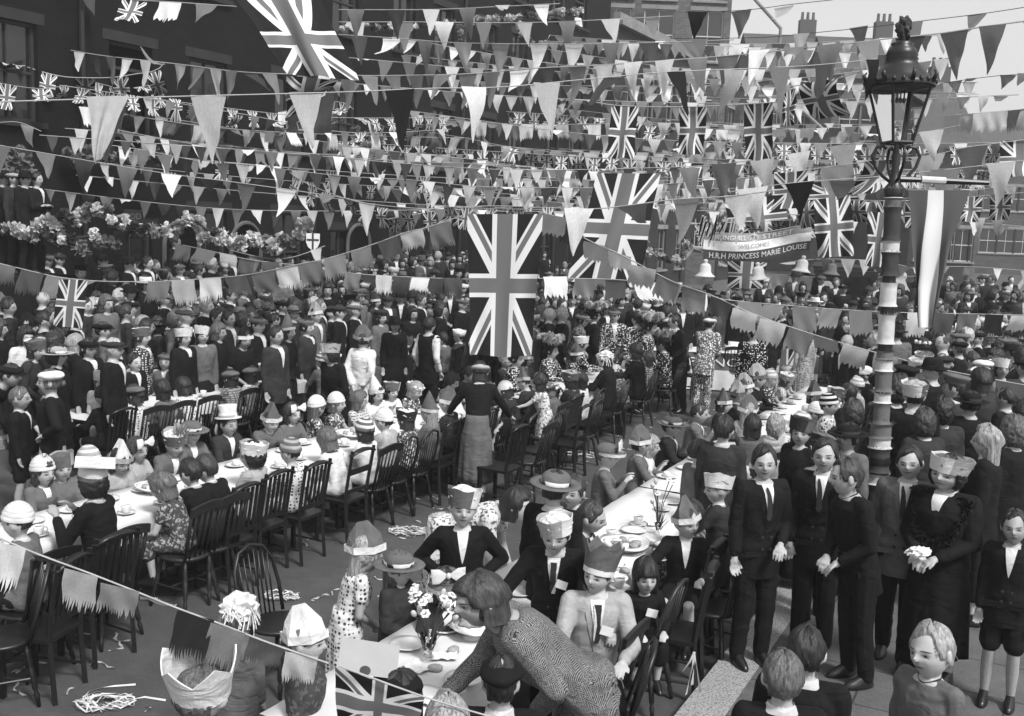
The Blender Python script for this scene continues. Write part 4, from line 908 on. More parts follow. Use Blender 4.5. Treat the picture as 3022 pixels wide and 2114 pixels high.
# ================================================================ tables, cloths, china
YF, YN = math.pi/2-TH, -(math.pi/2+TH)      # facing the camera side / facing away across a table
CLOTH_W = plain('white_tablecloth', .6, .85, .05, 3, .15, .3)
def long_table(u0, u1, v, label, clabel, drop=.2, hw=.36):
    a = SP((u0+u1)/2, v); L = u1-u0; root = empty('trestle_table', a, math.pi/2-TH); tag(root, label, 'table')
    MB().box((0, 0, .715), (L, hw*2, .03)).obj('tabletop', WOODD, root)
    n = max(2, int(L/2.2)+1)
    for i in range(n):
        x = -L/2+.3+(L-.6)*i/(n-1); t = MB()
        for sy in (-1, 1): t.tube([(x-.12, sy*(hw-.08), 0), (x, sy*(hw-.12), .7)], .022, 6); t.tube([(x+.12, sy*(hw-.08), 0), (x, sy*(hw-.12), .7)], .022, 6)
        t.box((x, 0, .35), (.04, hw*1.6, .05)); t.box((x, 0, .68), (.06, hw*1.7, .05)); t.obj('trestle', WOODD, root)
    nx = int(L/.08); prof = [(-hw-.02, -drop), (-hw-.022, -drop*.6), (-hw-.02, -drop*.2), (-hw-.008, 0), (-hw*.66, 0), (-hw*.33, 0), (0, 0), (hw*.33, 0), (hw*.66, 0), (hw+.008, 0), (hw+.02, -drop*.2), (hw+.022, -drop*.6), (hw+.02, -drop)]
    def fn(a_, b_):
        j = min(11, int(b_*12)); f = b_*12-j; y = prof[j][0]*(1-f)+prof[j+1][0]*f; z = prof[j][1]*(1-f)+prof[j+1][1]*f; x = (a_-.5)*(L+.04)
        w_ = max(0, -z)/drop; sg = 1 if y > 0 else -1
        y += sg*w_*(.018*math.sin(x*14+sg)+.012*math.sin(x*31)); z += -.0+w_*.03*math.sin(x*3.1+sg*2); z += (1-w_)*(.0025*math.sin(x*9+y*5)+.002*math.sin(x*23-y*17))
        return (x, y, z+.7365)
    me = grid_mesh(fn, nx, 12, 'cloth', lambda a_, b_: (a_*L, b_*hw*2)); me.materials.append(CLOTH_W)
    o = part('tablecloth', me); o.location = a; o.rotation_euler.z = math.pi/2-TH; tag(o, clabel, 'tablecloth'); return root
long_table(3.75, 9.0, -2.92, 'long trestle table set for tea in the right foreground', 'white cloth on the long tea table in the right foreground')
long_table(9.08, 16.6, -2.92, 'second trestle table continuing towards the lamp post crowd', 'white cloth on the table running on past the striped lamp post')
long_table(4.0, 12.2, -6.68, 'long trestle table of children in the middle of the street', 'white cloth on the middle table behind the row of dark chairs')
long_table(12.5, 17.6, -6.25, 'trestle table in front of the pearly costumes', 'white cloth on the table before the pearly costumed group')
long_table(8.0, 16.5, -9.95, 'back trestle table beside the left hand crowd', 'white cloth on the back table beside the left hand crowd')
def china():
    d = {}
    d['cup'] = MB().lathe([(.018, 0), (.026, .003), (.03, .012), (.038, .045), (.041, .07), (.038, .07), (.034, .045), (.025, .014), (.001, .012)], 20).mesh('cup', True)
    pts = [(.037, 0, .058), (.058, 0, .056), (.064, 0, .038), (.052, 0, .02), (.034, 0, .02)]; d['handle'] = MB().tube(pts, .0045, 6).mesh('handle', True)
    d['saucer'] = MB().lathe([(.001, .003), (.03, .003), (.045, .009), (.072, .018), (.073, .02), (.045, .013), (.001, .008)], 24).mesh('saucer', True)
    d['plate'] = MB().lathe([(.001, .004), (.065, .004), (.08, .012), (.105, .018), (.106, .021), (.08, .016), (.06, .009), (.001, .009)], 28).mesh('plate', True)
    d['tea'] = MB().lathe([(.001, .058), (.036, .058)], 20).mesh('tea', True)
    return d
CH = china()
TEAM = plain('tea', .02, .1, .1, 5, .6); CAKE = plain('sponge_cake', .3, .9, .3, 60); ICING = plain('white_icing', .75, .6, .1, 30)
def cup_at(p, rz, label):
    r = empty('teacup', p, rz); tag(r, label, 'cup', 'teacups on the tea tables'); part('bowl', CH['cup'], WHITEC, r, (0, 0, .012)); part('handle', CH['handle'], WHITEC, r, (0, 0, .012)); part('tea', CH['tea'], TEAM, r, (0, 0, .012)); return r
def saucer_at(p, label): o = part('saucer', CH['saucer'], WHITEC, None, p); tag(o, label, 'saucer', 'saucers on the tea tables')
def plate_at(p, label, food=0):
    o = part('plate', CH['plate'], WHITEC, None, p); tag(o, label, 'plate', 'plates on the tea tables')
    if food:
        rnd = random.Random(int(p.x*100)); 
        c = MB().rings([(0, 0, 0, .05, .035), (0, 0, .035, .05, .034), (0, 0, .045, .04, .025)], 14, M=Matrix.Rotation(rnd.random()*3, 4, 'Z')).obj('cake_slice' if food == 1 else 'bread_slice', CAKE if food == 1 else PAPERW, None, True, loc=p+V((0, 0, .012)))
        tag(c, label.replace('plate', 'pale cake' if food == 1 else 'white bread', 1)[:90]+' plate' if 'plate' in label else label, 'cake' if food == 1 else 'bread')
TABZ = .741
def T_at(c, x, y): return atz(c, x, y, TABZ)
# the foreground table, piece by piece
near = [(1225, 735, 'cup with tea by the smiling boy in the paper band hat'), (800, 960, 'cup behind the daffodil vase, next to the bonnet girl'), (1000, -999, ''), (755, 1450, 'cup at the bottom edge beside the black cap'), (1985, 340, 'cup on the far side near the boy in a pullover'),
        (1805, 430, 'cup left of the wide glass cake dish'), (2150, 240, 'cup farthest up the foreground table'), (2120, 570, 'cup right of the glass cake dish'), (1860, 760, 'cup half hidden behind the fringed boy')]
for x, y, l in near:
    if y < -900: continue
    p = T_at(8, x, y); saucer_at(p, 'white saucer under the '+l); cup_at(p, x*.7, 'white tea '+l)
for x, y, l, f in [(455, 1140, 'plate by the left table edge beside the flower vase', 0), (700, 1030, 'plate between the flower vase and the bonnet girl', 2), (830, 1370, 'plate near the front end of the foreground table', 0), (1955, 380, 'plate in front of the boy in the pullover', 0), (1300, 670, 'plate at the smiling boy\'s elbow', 1),
                   (1200, 790, 'plate behind the stooping woman\'s hair', 0), (2180, 480, 'plate right of the cake dish, by the girl\'s sleeve', 0), (1820, 700, 'plate below the cake dish near the crowned youth', 2), (2210, 190, 'plate beside the daffodils at the far end', 0), (560, 1480, 'plate with paper at the front left corner', 0)]:
    plate_at(T_at(8, x, y), 'white '+l, f)
def dish(p, label, r=.17):
    o = MB().lathe([(r*.5, 0), (r*.45, .01), (r*.6, .015), (r*.95, .05), (r, .06), (r*.97, .062), (r*.6, .025), (.001, .02)], 32, wob=.015).obj('dish_bowl', WHITEC, None, True)
    root = empty('cake_dish', p); tag(root, label, 'dish'); o.parent = root; d = MB().lathe([(r*.99, .058), (r*1.12, .066), (r*1.08, .05)], 48, wob=.05).obj('lace_paper', PAPERW, root, True)
    rnd = random.Random(int(r*1000)); 
    for i in range(7):
        a = i*.9; t = MB().rings([(0, 0, 0, .04, .03), (0, 0, .03, .038, .028)], 10, M=Matrix.Translation((r*.45*math.cos(a), r*.45*math.sin(a), .04)) @ Matrix.Rotation(a, 4, 'Z')).obj('sandwich', PAPERW if i % 2 else CAKE, None, True); t.location = p; tag(t, 'small sandwich, one of seven heaped in the '+label, 'sandwich', 'sandwiches in the '+label)
dish(T_at(8, 1905, 500), 'wide lace edged dish beside the crowned youth', .17)
def stand(p):
    root = empty('cake_stand', p); tag(root, 'footed cake stand with paper doily behind the flower vase', 'cake stand')
    MB().lathe([(.05, 0), (.045, .01), (.012, .02), (.012, .06), (.04, .07), (.1, .075), (.105, .09), (.001, .08)], 28).obj('stand', WHITEC, root, True)
    MB().lathe([(.1, .091), (.125, .07), (.12, .065)], 44, wob=.08).obj('doily', PAPERW, root, True)
    MB().ell((0, 0, .098), (.075, .075, .03), 18, 10, fn=crumple(1, 1, 4, amp=.35)).obj('cake_pile', CAKE, root, True)
stand(T_at(8, 880, 1085))
def vase(p, label, hh=.2, nfl=14, r=.05, seed=1, spread=.8, fh=.3):
    root = empty('flower_vase', p); tag(root, label, 'vase'); g = NG('vase_glass'); g.b.inputs['Transmission Weight'].default_value = 1; g.b.inputs['Roughness'].default_value = .05; g.b.inputs['IOR'].default_value = 1.3; g.fin(.05, .5)
    MB().lathe([(r*.95, 0), (r*.9, .01), (r*.45, .03), (r*.6, .05), (r*.95, hh*.6), (r*1.1, hh), (r*1.03, hh), (r*.87, hh*.6), (r*.5, .055), (.001, .05)], 10).obj('glass', g.m, root, True)
    stem = plain('flower_stem', .06, .6); pet = plain('flower_petal', .7, .7, .1, 20); pet2 = plain('tulip_petal', .45, .6, .2, 20); rnd = random.Random(seed)
    for i in range(nfl):
        a = rnd.uniform(0, 6.28); rr = rnd.uniform(.15, 1)*spread*fh; h = hh+fh*rnd.uniform(.55, 1.0)-.25*rr; e = V((rr*math.cos(a), rr*math.sin(a), h)); m = V((rr*.35*math.cos(a), rr*.35*math.sin(a), h*.62))
        MB().tube([(0, 0, .06), m*.7, m, e], .0035, 5).obj('stem', stem, root)
        b = MB(); d = (e-m).normalized()+V((0, -.4, .1)); d.normalize(); q = V((0, 0, 1)).rotation_difference(d).to_matrix().to_4x4()
        if i % 3:
            for k in range(6): an = k*1.047; b.ell((.017*math.cos(an), .017*math.sin(an), .003), (.013, .013, .003), 7, 4, M=Matrix.Translation(e) @ q @ Matrix.Rotation(0, 4, 'Z'))
            b.lathe([(.006, 0), (.009, .014), (.012, .017)], 10, M=Matrix.Translation(e) @ q); b.obj('daffodil', pet, root, True)
        else: b.ell((0, 0, .0), (.016, .016, .026), 10, 8, M=Matrix.Translation(e) @ q); b.obj('tulip', pet2, root, True)
    for i in range(9):
        a = rnd.uniform(0, 6.28); e = V((.12*math.cos(a), .12*math.sin(a), hh+rnd.uniform(.02, .16))); sd = V((-math.sin(a), math.cos(a), 0))*.007
        b = MB(); m = V((e.x*.4, e.y*.4, hh*.8)); b.add([m*.5-sd, m*.5+sd, m-sd, m+sd, e], [(0, 1, 3, 2), (2, 3, 4)]); b.obj('leaf', stem, root)
vase(T_at(8, 592, 1225), 'cut glass vase of daffodils and tulips on the foreground table', .15, 22, .045, 2, .6, .27)
vase(T_at(8, 2115, 400), 'thin glass vase of narcissi farther up the foreground table', .1, 7, .022, 5, .35, .38)
vase(T_at(5, 1880, 900), 'vase of tall flowers before the pearly costumed group', .16, 10, .05, 7, .6, .4)
# other tables
rnd = random.Random(31)
def napkin(p, label, s_=.1):
    r = random.Random(int(p.x*999)); a = [r.uniform(0, 6) for _ in range(4)]
    me = grid_mesh(lambda u, v: ((u-.5)*s_*1.5, (v-.5)*s_, .004+.012*abs(math.sin(u*6+a[0]))*abs(math.sin(v*5+a[1]))+.01*math.sin(u*11+a[2])**2), 8, 8, 'n'); o = part('paper_napkin', me, PAPERW, None, p); o.rotation_euler.z = a[3]; tag(o, label, 'napkin')
for i, (x, y, w_) in enumerate(((520, 1290, 'below the vase at the left edge'), (700, 1220, 'just right of the flower vase'), (620, 1520, 'at the front corner of the table'), (900, 1270, 'under the stooping woman\'s sleeve'), (1290, 740, 'beside the smiling boy\'s cup'), (1860, 600, 'below the wide cake dish'), (1720, 560, 'left of the tall paper crown'), (2080, 330, 'by the farther narcissi vase'), (2020, 640, 'behind the fringed boy'))):
    napkin(T_at(8, x, y), 'crumpled white paper napkin '+w_)
for i, (x, y, w_) in enumerate(((640, 1300, 'front'), (760, 1180, 'middle'), (1900, 650, 'dish end'), (2060, 470, 'kerb side'), (1290, 820, 'hidden'))):
    b = MB().rings([(0, 0, 0, .04, .03), (0, 0, .022, .042, .03), (0, 0, .03, .03, .02)], 14, M=Matrix.Rotation(i, 4, 'Z')).obj('bun', CAKE, None, True, loc=T_at(8, x, y)); tag(b, 'small iced bun on the bare cloth, '+('nearest the front edge', 'right of the vase', 'below the cake dish', 'right of the cake dish', 'behind the stooping woman\'s hair')[i], 'bun')
WHERE = {0: 'second table past the girls', 1: 'middle table', 2: 'table before the pearly group', 3: 'back table by the crowd'}
spots = [(0, 9.4, 15.5, -2.92, 26), (1, 4.3, 11.8, -6.68, 40), (2, 12.7, 17, -6.25, 18), (3, 8.4, 16, -9.95, 28)]
ORDW = 'first second third fourth fifth sixth seventh eighth ninth tenth eleventh twelfth thirteenth fourteenth fifteenth sixteenth seventeenth eighteenth nineteenth twentieth'.split()
for k, u0, u1, v, n in spots:
    pts = sorted([(u0+(u1-u0)*(i+.5)/n, v+(.2 if i % 2 else -.2)+rnd.uniform(-.06, .06)) for i in range(n)])
    ci = pi_ = 0
    for i, (u, vv) in enumerate(pts):
        p = SP(u, vv, TABZ)
        if i % 2: saucer_at(p, f'white saucer on the {WHERE[k]}, {ORDW[ci]} from its near end'); cup_at(p, rnd.random()*6, f'white teacup on the {WHERE[k]}, {ORDW[ci]} from its near end'); ci += 1
        else: plate_at(p, f'white plate on the {WHERE[k]}, {ORDW[pi_]} from its near end', rnd.choice((0, 1, 2))); pi_ += 1
dish(SP(9.1, -6.7, TABZ), 'fluted dish on the middle table by the reading boy', .16)
dish(SP(6.3, -6.75, TABZ), 'large dish at the near end of the middle table', .15)
# ================================================================ chairs
def make_chair(kind):
    P = []; sw = .2
    if kind in ('spindle', 'windsor'):
        s_ = MB(); s_.rings([(0, 0, .43, .2, .19), (0, 0, .44, .215, .205), (0, 0, .46, .215, .205), (0, 0, .465, .2, .19)], 24); P.append(('seat', s_.mesh('seat', True)))
        for sx in (-1, 1):
            for sy in (-1, 1):
                a, b = V((sx*.13, sy*.13, .435)), V((sx*.2, sy*.2, 0)); pts = [a.lerp(b, t) for t in (0, .15, .3, .35, .4, .7, .75, .8, 1)]
                P.append(('leg', MB().tube(pts, [.014, .017, .022, .014, .022, .019, .012, .019, .012], 8).mesh('leg', True)))
        t = MB(); t.tube([(-.17, -.17, .2), (-.17, .17, .2)], .009, 6); P.append(('stretcher', t.mesh('s'))); t = MB(); t.tube([(.17, -.17, .2), (.17, .17, .2)], .009, 6); P.append(('stretcher', t.mesh('s'))); P.append(('stretcher', MB().tube([(-.17, 0, .2), (.17, 0, .2)], .009, 6).mesh('s')))
        n = 5 if kind == 'spindle' else 7
        if kind == 'spindle':
            for sx in (-1, 1): P.append(('back_post', MB().tube([(sx*.17, .17, .46), (sx*.185, .23, .7), (sx*.19, .28, .93)], [.014, .016, .013], 8).mesh('p', True)))
            t = MB(); vs = []; m = 12
            for i in range(m+1): x = -.205+.41*i/m; zz = .9+.035*math.cos((i/m-.5)*3.1); vs += [(x, .262+.02*math.cos((i/m-.5)*3), zz-.045), (x, .29+.02*math.cos((i/m-.5)*3), zz-.045), (x, .3+.02*math.cos((i/m-.5)*3), zz+.03), (x, .272+.02*math.cos((i/m-.5)*3), zz+.03)]
            t.add(vs, [(i*4+j, i*4+(j+1) % 4, i*4+4+(j+1) % 4, i*4+4+j) for i in range(m) for j in range(4)]+[(0, 1, 2, 3), (m*4+3, m*4+2, m*4+1, m*4)]); P.append(('top_rail', t.mesh('t')))
            for i in range(n): x = -.12+.24*i/(n-1); P.append(('spindle', MB().tube([(x, .17, .46), (x*1.1, .235, .7), (x*1.15, .28, .89)], [.008, .011, .007], 6).mesh('sp', True)))
        else:
            pts = [(-.19, .14, .46), (-.21, .2, .65), (-.19, .25, .83), (-.12, .285, .94), (0, .3, .975), (.12, .285, .94), (.19, .25, .83), (.21, .2, .65), (.19, .14, .46)]; P.append(('back_hoop', MB().tube(pts, .014, 8).mesh('h', True)))
            for i in range(n): x = -.13+.26*i/(n-1); P.append(('spindle', MB().tube([(x, .17, .46), (x*1.1, .26, .95-abs(x)*.5)], .007, 6).mesh('sp', True)))
    else:
        P.append(('seat', MB().box((0, 0, .45), (.4, .4, .03)).mesh('seat')))
        for sx in (-1, 1):
            P.append(('leg', MB().box((sx*.175, -.175, .218), (.035, .035, .436)).mesh('leg')))
            P.append(('leg', MB().tube([(sx*.175, .22, 0), (sx*.175, .185, .45), (sx*.18, .2, .6), (sx*.185, .27, 1.0)], .022, 4).mesh('leg')))
            P.append(('stretcher', MB().tube([(sx*.175, -.16, .15), (sx*.175, .2, .15)], .011, 5).mesh('s')))
        P.append(('stretcher', MB().tube([(-.17, -.175, .25), (.17, -.175, .25)], .011, 5).mesh('s')))
        P.append(('top_rail', MB().tube([(-.2, .262, .95), (-.1, .272, .985), (0, .275, .995), (.1, .272, .985), (.2, .262, .95)], [.03, .036, .04, .036, .03], 6, sq=.5).mesh('t', True)))
        P.append(('lower_rail', MB().box((0, .2, .56), (.34, .018, .04)).mesh('t')))
        if kind == 'slat':
            for x in (-.12, -.06, 0, .06, .12): P.append(('slat', MB().add([(x-.015, .2, .57), (x+.015, .2, .57), (x+.015, .262, .96), (x-.015, .262, .96), (x-.015, .212, .57), (x+.015, .212, .57), (x+.015, .274, .96), (x-.015, .274, .96)], [(0, 1, 2, 3), (7, 6, 5, 4), (0, 4, 5, 1), (1, 5, 6, 2), (2, 6, 7, 3), (3, 7, 4, 0)]) or None))
            P2 = []
            for nme, me in P:
                if nme == 'slat': continue
                P2.append((nme, me))
            for x in (-.12, -.06, 0, .06, .12): m_ = MB(); m_.add([(x-.015, .2, .57), (x+.015, .2, .57), (x+.015, .262, .96), (x-.015, .262, .96), (x-.015, .212, .57), (x+.015, .212, .57), (x+.015, .274, .96), (x-.015, .274, .96)], [(0, 1, 2, 3), (7, 6, 5, 4), (0, 4, 5, 1), (1, 5, 6, 2), (2, 6, 7, 3), (3, 7, 4, 0)]); P2.append(('slat', m_.mesh('sl')))
            P = P2
        else: P.append(('cross_rail', MB().box((0, .235, .77), (.34, .018, .06), M=None).mesh('c')))
    return P
CHAIRS = {k: make_chair(k) for k in ('spindle', 'windsor', 'slat', 'rail')}
CW = [plain('black_stained_wood', .007, .4, .5, 30, .5), plain('brown_stained_wood', .016, .45, .5, 30, .5), plain('worn_brown_wood', .035, .5, .4, 30, .4)]
CHAIRLIST = []
def chair(pos, yaw, kind, wood=0, place='', s=1.0):
    r = empty('wooden_chair', (pos[0], pos[1], pos[2] if len(pos) > 2 else 0), yaw, s*.95)
    for n_, me in CHAIRS[kind]: part(n_, me, CW[wood], r)
    nm = {'spindle': 'spindle back chair', 'windsor': 'hoop back chair', 'slat': 'tall slat back chair', 'rail': 'plain rail back chair'}[kind]
    tag(r, cat='chair', group='wooden chairs round the tea tables'); r['_l'] = ['black', 'dark brown', 'worn brown'][wood]+' '+nm+' '+place; CHAIRLIST.append(r); return r
def chair_labels():
    d = {}
    for r in CHAIRLIST: d.setdefault(r['_l'], []).append(r)
    for l, rs in d.items():
        rs.sort(key=lambda r: proj(r.location+V((0, 0, .9)))[0]); n = len(rs)
        for k, r in enumerate(rs): r['label'] = l if n == 1 else l+', '+('leftmost' if k == 0 else 'rightmost' if k == n-1 else ORDW[k]+' from left')
    for r in CHAIRLIST: del r['_l']
def bench(u0, u1, v, label):
    p = SP((u0+u1)/2, v); r = empty('wooden_bench', p, math.pi/2-TH); tag(r, label, 'bench'); L = u1-u0
    MB().box((0, 0, .44), (L, .26, .04)).obj('seat', CW[0], r)
    for sx in (-1, 1): MB().box((sx*(L/2-.2), 0, .21), (.05, .22, .42)).obj('leg', CW[0], r)
    MB().box((0, 0, .36), (L-.45, .03, .09)).obj('stretcher', CW[0], r)
bench(12.7, 14.6, -5.62, 'dark wooden bench under the girls at the pearly group table')
# chairs: pixel column along a row of seats
def on_row(v, px, z):
    lo, hi = 1.0, 60
    for _ in range(40):
        m = (lo+hi)/2
        if proj(SP(m, v, z))[0] < px: lo = m
        else: hi = m
    return lo
# ================================================================ who is where
def rows(txt):
    for ln in txt.strip().split('\n'):
        ln = ln.strip()
        if ln and ln[0] != '#': yield [q.strip() for q in ln.split('|')]
def opts(s):
    """kind pose hat hair ht top tt pat htone extra(-)"""
    f = s.split(); k = dict(kind=f[0], pose=f[1], hat_=f[2], hair=f[3], ht=f[4], top=f[5], tt=f[6], pat=f[7] if len(f) > 7 else 'plain', htone=f[8] if len(f) > 8 else 'mww', extra=f[9] if len(f) > 9 and f[9] != '-' else '')
    for q in f[10:]:
        a, b = q.split('='); k[a] = float(b) if a in ('sc_', 'tt2', 'wide') else (None if b == 'None' else b)
    return k
def P(txt, vox, place='', group=None):
    for r in rows(txt):
        c, x, y, yaw, z0 = r[0].split(); k = opts(r[1]); lab = r[2] if len(r) > 2 else None
        if lab and lab.startswith('@'): k['place'] = lab[1:]
        elif lab: k['label'] = lab
        else: k['place'] = place
        put(int(c), float(x), float(y), float(yaw), float(z0), vox=vox, group=group, **k)
def SEAT(v, side, txt, vox, place, chairs=None, cplace='', group=None):
    """px list along one side of a table; side +1 sits on the near side facing away"""
    for r in rows(txt):
        px, dyaw = map(float, r[0].split()[:2]); k = opts(r[1]); J = figure(k['kind'], POSES[k['pose']]); zc = (J['hm'] @ V((0, 0, .1))).z
        u = on_row(v, px, zc); yaw = (YN if side > 0 else YF)+R_(dyaw); p = SP(u, v)
        if len(r) > 2 and r[2]: k['label'] = r[2]
        else: k['place'] = place
        person(p, yaw, vox=vox, group=group, **k)
        if chairs: ch = chairs[int(px) % len(chairs)]; chair(p+V((0, 0, 0)), YN if side > 0 else YF, *ch, place=cplace)
KIDS = 'children seated at the tea tables'; CROWD = 'onlookers crowding round the tables'; NEAR = 'people in the foreground'
# ---- right foreground group standing on the pavement
P('''
6 545 1425 14 .12|t E - short k jl k plain mww tl sc_=.99|youth in black double breasted suit standing leftmost of the pavement group
6 955 1378 -24 .12|t A - short k jl k plain mww tl|youth in dark suit with head turned, second of the pavement group
6 1090 1515 -72 .12|t P - short d jl k plain mww s sc_=1.0|laughing youth in black jacket and scarf seen in profile looking left
6 1530 1425 -30 .12|t L - short k jl m plain mww tl|frowning youth in grey tweed jacket behind the fur coated woman
6 1790 1490 -46 .12|w C sailor:2 curls k cl k plain mlw f wide=1.18|woman in black coat with wide fur collar and paper band hat holding paper
'''.replace(' - hp=-', ' -'), .006, group=NEAR)
P('''
9 2200 240 -30 .12|b A - crop k jl k plain mww -|boy in dark jersey cut by the right picture edge
9 660 1190 172 .12|t A - short m jl k plain mww - sc_=.9|brown haired boy seen from behind at the bottom, left of two
9 815 1020 160 .12|t A - short k jl k plain mww - sc_=.92|dark haired boy seen from behind with a pale collar at bottom
9 1650 1015 -60 .12|b A - short l pl m plain mww s sc_=1.02|fair haired boy in grey pullover and white collar looking left
''', .006, group=NEAR)
# ---- foreground table folk
P('''
8 830 105 5 0|b H sailor:0 crop m jl k plain wwm l sc_=1.08|scowling boy in open black jacket and paper band hat, hands on hips
8 1440 300 -8 0|t K sailor:1 short k jl k plain wwl tln sc_=.93 skin=2|smiling youth in black jacket with white paper band hat and name tag
8 1080 1225 178 0|t A cap short k jl k plain kkk - sc_=.9|child in plain black cap seen from behind at bottom centre
8 720 1500 -170 0|b A - bob l dh m plain mww -|fair haired child seen from behind at the bottom edge
8 420 1340 160 0|g A beret bob k cl k plain kkk -|child in dark beret at the bottom beside the near flag
8 720 640 12 0|g s brimbow bob k cl d plain mww -|small girl in dark coat and paper bonnet with white bow
8 190 420 112 0|g P fold:1 long l dh w dots mww - sc_=.98|girl in white spotted frock with big paper hat left of the vase
8 400 520 60 0|g C brimhat long m cl d plain mww - sc_=.93|long haired girl in brimmed paper hat behind the spotted frock girl
7 1590 830 165 0|k A shred short m cl m plain www -|small child hidden under a hat of white paper streamers
7 2030 985 85 0|g A fold:1 crop m jl m floral wwm - tt2=.05 sc_=.95|boy in tweed jacket and torn paper crown gazing right
7 1330 1290 170 0|t J crownhat:1 short m jl k plain www - sc_=.95 wide=1.15|dark clad child with tall torn paper hat seen from behind, bottom left
8 1560 20 -30 0|b M - short d jl m plain mww t|boy in grey blazer and tie leaning by the tea table
8 1440 -20 150 0|t O brimhat short d jl k plain mww -|boy in black jacket with streamer tied felt hat, seen from behind
8 1700 185 70 0|b K - crop d jl d plain mww -|crop headed boy stooping over the far side of the tea table
8 1185 110 75 0|w N - bob k dh m floral mww -|woman in ring patterned dress stooping behind the paper band hat boy
''', .0075, group=NEAR)
put(8, 1040, 690, -84, 0, kind='w', wide=1.18, sc_=1.04, pose='cN', custom=dict(lean=43, aL='reach', aR='front', hp=-6, hy=15), hair='bob', ht='d', top='cl', tt='d', pat='herringN', tt2=.22, label='woman in herringbone tweed coat stooping over the foreground table', vox=.006, group=NEAR)
CH4 = [('slat', 0), ('spindle', 0), ('rail', 1), ('windsor', 1), ('slat', 1), ('rail', 0), ('spindle', 1)]
# right hand side of the foreground table
SEAT(-2.22, 1, '''
1765 118|t q crownhat:1 short d jl l plain mwm tln|youth in pale jacket wearing a tall paper crown, turned to the camera
1900 125|k s - fringe k pl k plain mww n|small fringed boy in black jersey with a paper tag
2030 100|b v fold:0 short d jl k plain mww -|boy in dark jacket and paper hat looking over his shoulder
2066 -10|g s - bob k ds l floral mww -|black bobbed girl in pale flowered frock seen from behind
''', .0075, 'at the foreground table', CH4, 'on the kerb side of the foreground table', KIDS)
SEAT(-3.58, -1, '''
1775 20|b t brimbow crop m pl m plain mww -|boy in grey pullover and paper hat with large white bow
1905 15|k t - bob l ds w plain mww -|fair haired little girl in white frock holding food to her mouth
1878 20|g z fold:1 short k jl m plain mww -|child in feathered paper hat gazing left beyond the bow hat boy
1962 10|b s brimhat short k jl d plain mww -|boy in dark jersey and grey paper hat beside the narcissi
2040 10|b y - crop k jl m plain mww -
2120 5|g s fold:0 bob k dh d plain mww -
''', .01, 'on the far side of the foreground table', None, '', KIDS)
P('''
6 305 1330 -10 0|g J - bob k cl m plain mww -|girl in belted grey coat holding a plate beside the table
6 100 1375 120 0|b A - crop k jl m plain mww -|crop haired boy in grey coat seen from behind near the girl holding a plate
6 270 1215 150 0|t A - short k jl d plain mww -|tousle haired dark boy with his back turned beside the table
6 460 1215 175 0|g A - bob k jl m plain mww -|dark bobbed girl in braided grey jacket seen from behind
6 430 1120 160 0|g A fold:0 long l dh l plain mww -|girl under a tall folded paper hat by the open road
6 620 1215 150 0|g A - curls l ds w dots mww -|fair curly girl in spotted frock seen from behind
6 880 1020 20 0|g A fold:1 fringe k ds w plain mww -|dark fringed little girl in white blouse and paper hat
6 980 1075 60 0|b A pompom short k dh d floral wkw -|child in striped bobble hat beside the dark fringed girl
6 790 1235 -60 0|w F sailor:3 long k cl k plain dmd -|young woman in profile with dark paper band hat and long hair
6 940 1350 -150 0|t A sailor:1 short k jl m plain mdm -|youth in grey paper band hat behind the pavement group
6 1140 1120 175 0|w A - curls d cl d plain mww -|woman with dark wavy hair seen from behind left of the lamp post
6 1110 1265 -55 0|w A brimhat bun k cl m plain kkd -|elderly woman in black felt hat with flower beside the lamp post
''', .012, group=CROWD)
# ---- right hand crowd round the lamp post
P('''
6 1560 985 165 .12|m A sailor:2 short k jl k plain lwm - sc_=1.03|tall man in black suit with tissue paper hat, back turned, right of lamp
6 1420 960 -150 .12|m A - curls k jl k plain mww -|dark woolly haired man close right of the lamp post
6 1610 690 -160 .12|w A flowerband bob k ds l plain lww -|woman in pale blouse with streamer trimmed paper hat
6 1440 600 175 .12|m A trilby short k jl m plain kkd -|man in black trilby and grey overcoat behind the lamp post
6 1940 1050 175 .12|w A brimhat bun k cl k plain kkd -|broad woman in black hat and coat seen from behind at right
6 1750 1100 165 .12|w A - curls k cl d plain mww -|dark curly haired woman right of the tall man in black
6 2050 1290 -120 .12|w A - long l cl k plain mww -|woman with windblown fair hair near the right edge
6 2230 1235 -150 .12|w A - curls m cl k plain mww -|curly brown haired woman at the right picture edge
6 2020 830 -160 .12|w A beret bob k cl m plain www -|woman in round white beret in the right hand crowd
6 2150 830 -10 .12|w A sailor:0 bob k cl d plain lmw -|long faced woman in paper band hat looking at the camera
6 2030 900 170 .12|w A cloche bun k cl d plain kkk -|woman in black cloche hat under the dark bunting squares
6 1100 660 -60 0|m A - bald g jl k plain mww -|balding man in profile left of the striped post
6 1290 640 -90 0|m A - short g jl k plain mww -|grey haired man facing left touching the striped post
6 2090 360 60 .45|w A - curls k cl k plain mww -|dark haired woman raised above the far right crowd
6 2240 360 -60 .45|w A - bob k cl k plain mww -|dark haired woman, rightmost of the two raised women
6 2060 400 170 .3|w A cloche bun k cl k plain kkk -|woman in black hat below the raised women
6 1900 470 -70 .12|m A cap short k jl k plain dmm -
6 1760 450 -80 .12|m A - short k jl d plain mww -
6 1790 600 60 .12|w A brimbow bob k dh l plain lww -
6 1860 640 -120 .12|m A cap short k jl k plain mdd -
''', .016, 'right of the hanging tricolour banner', CROWD)
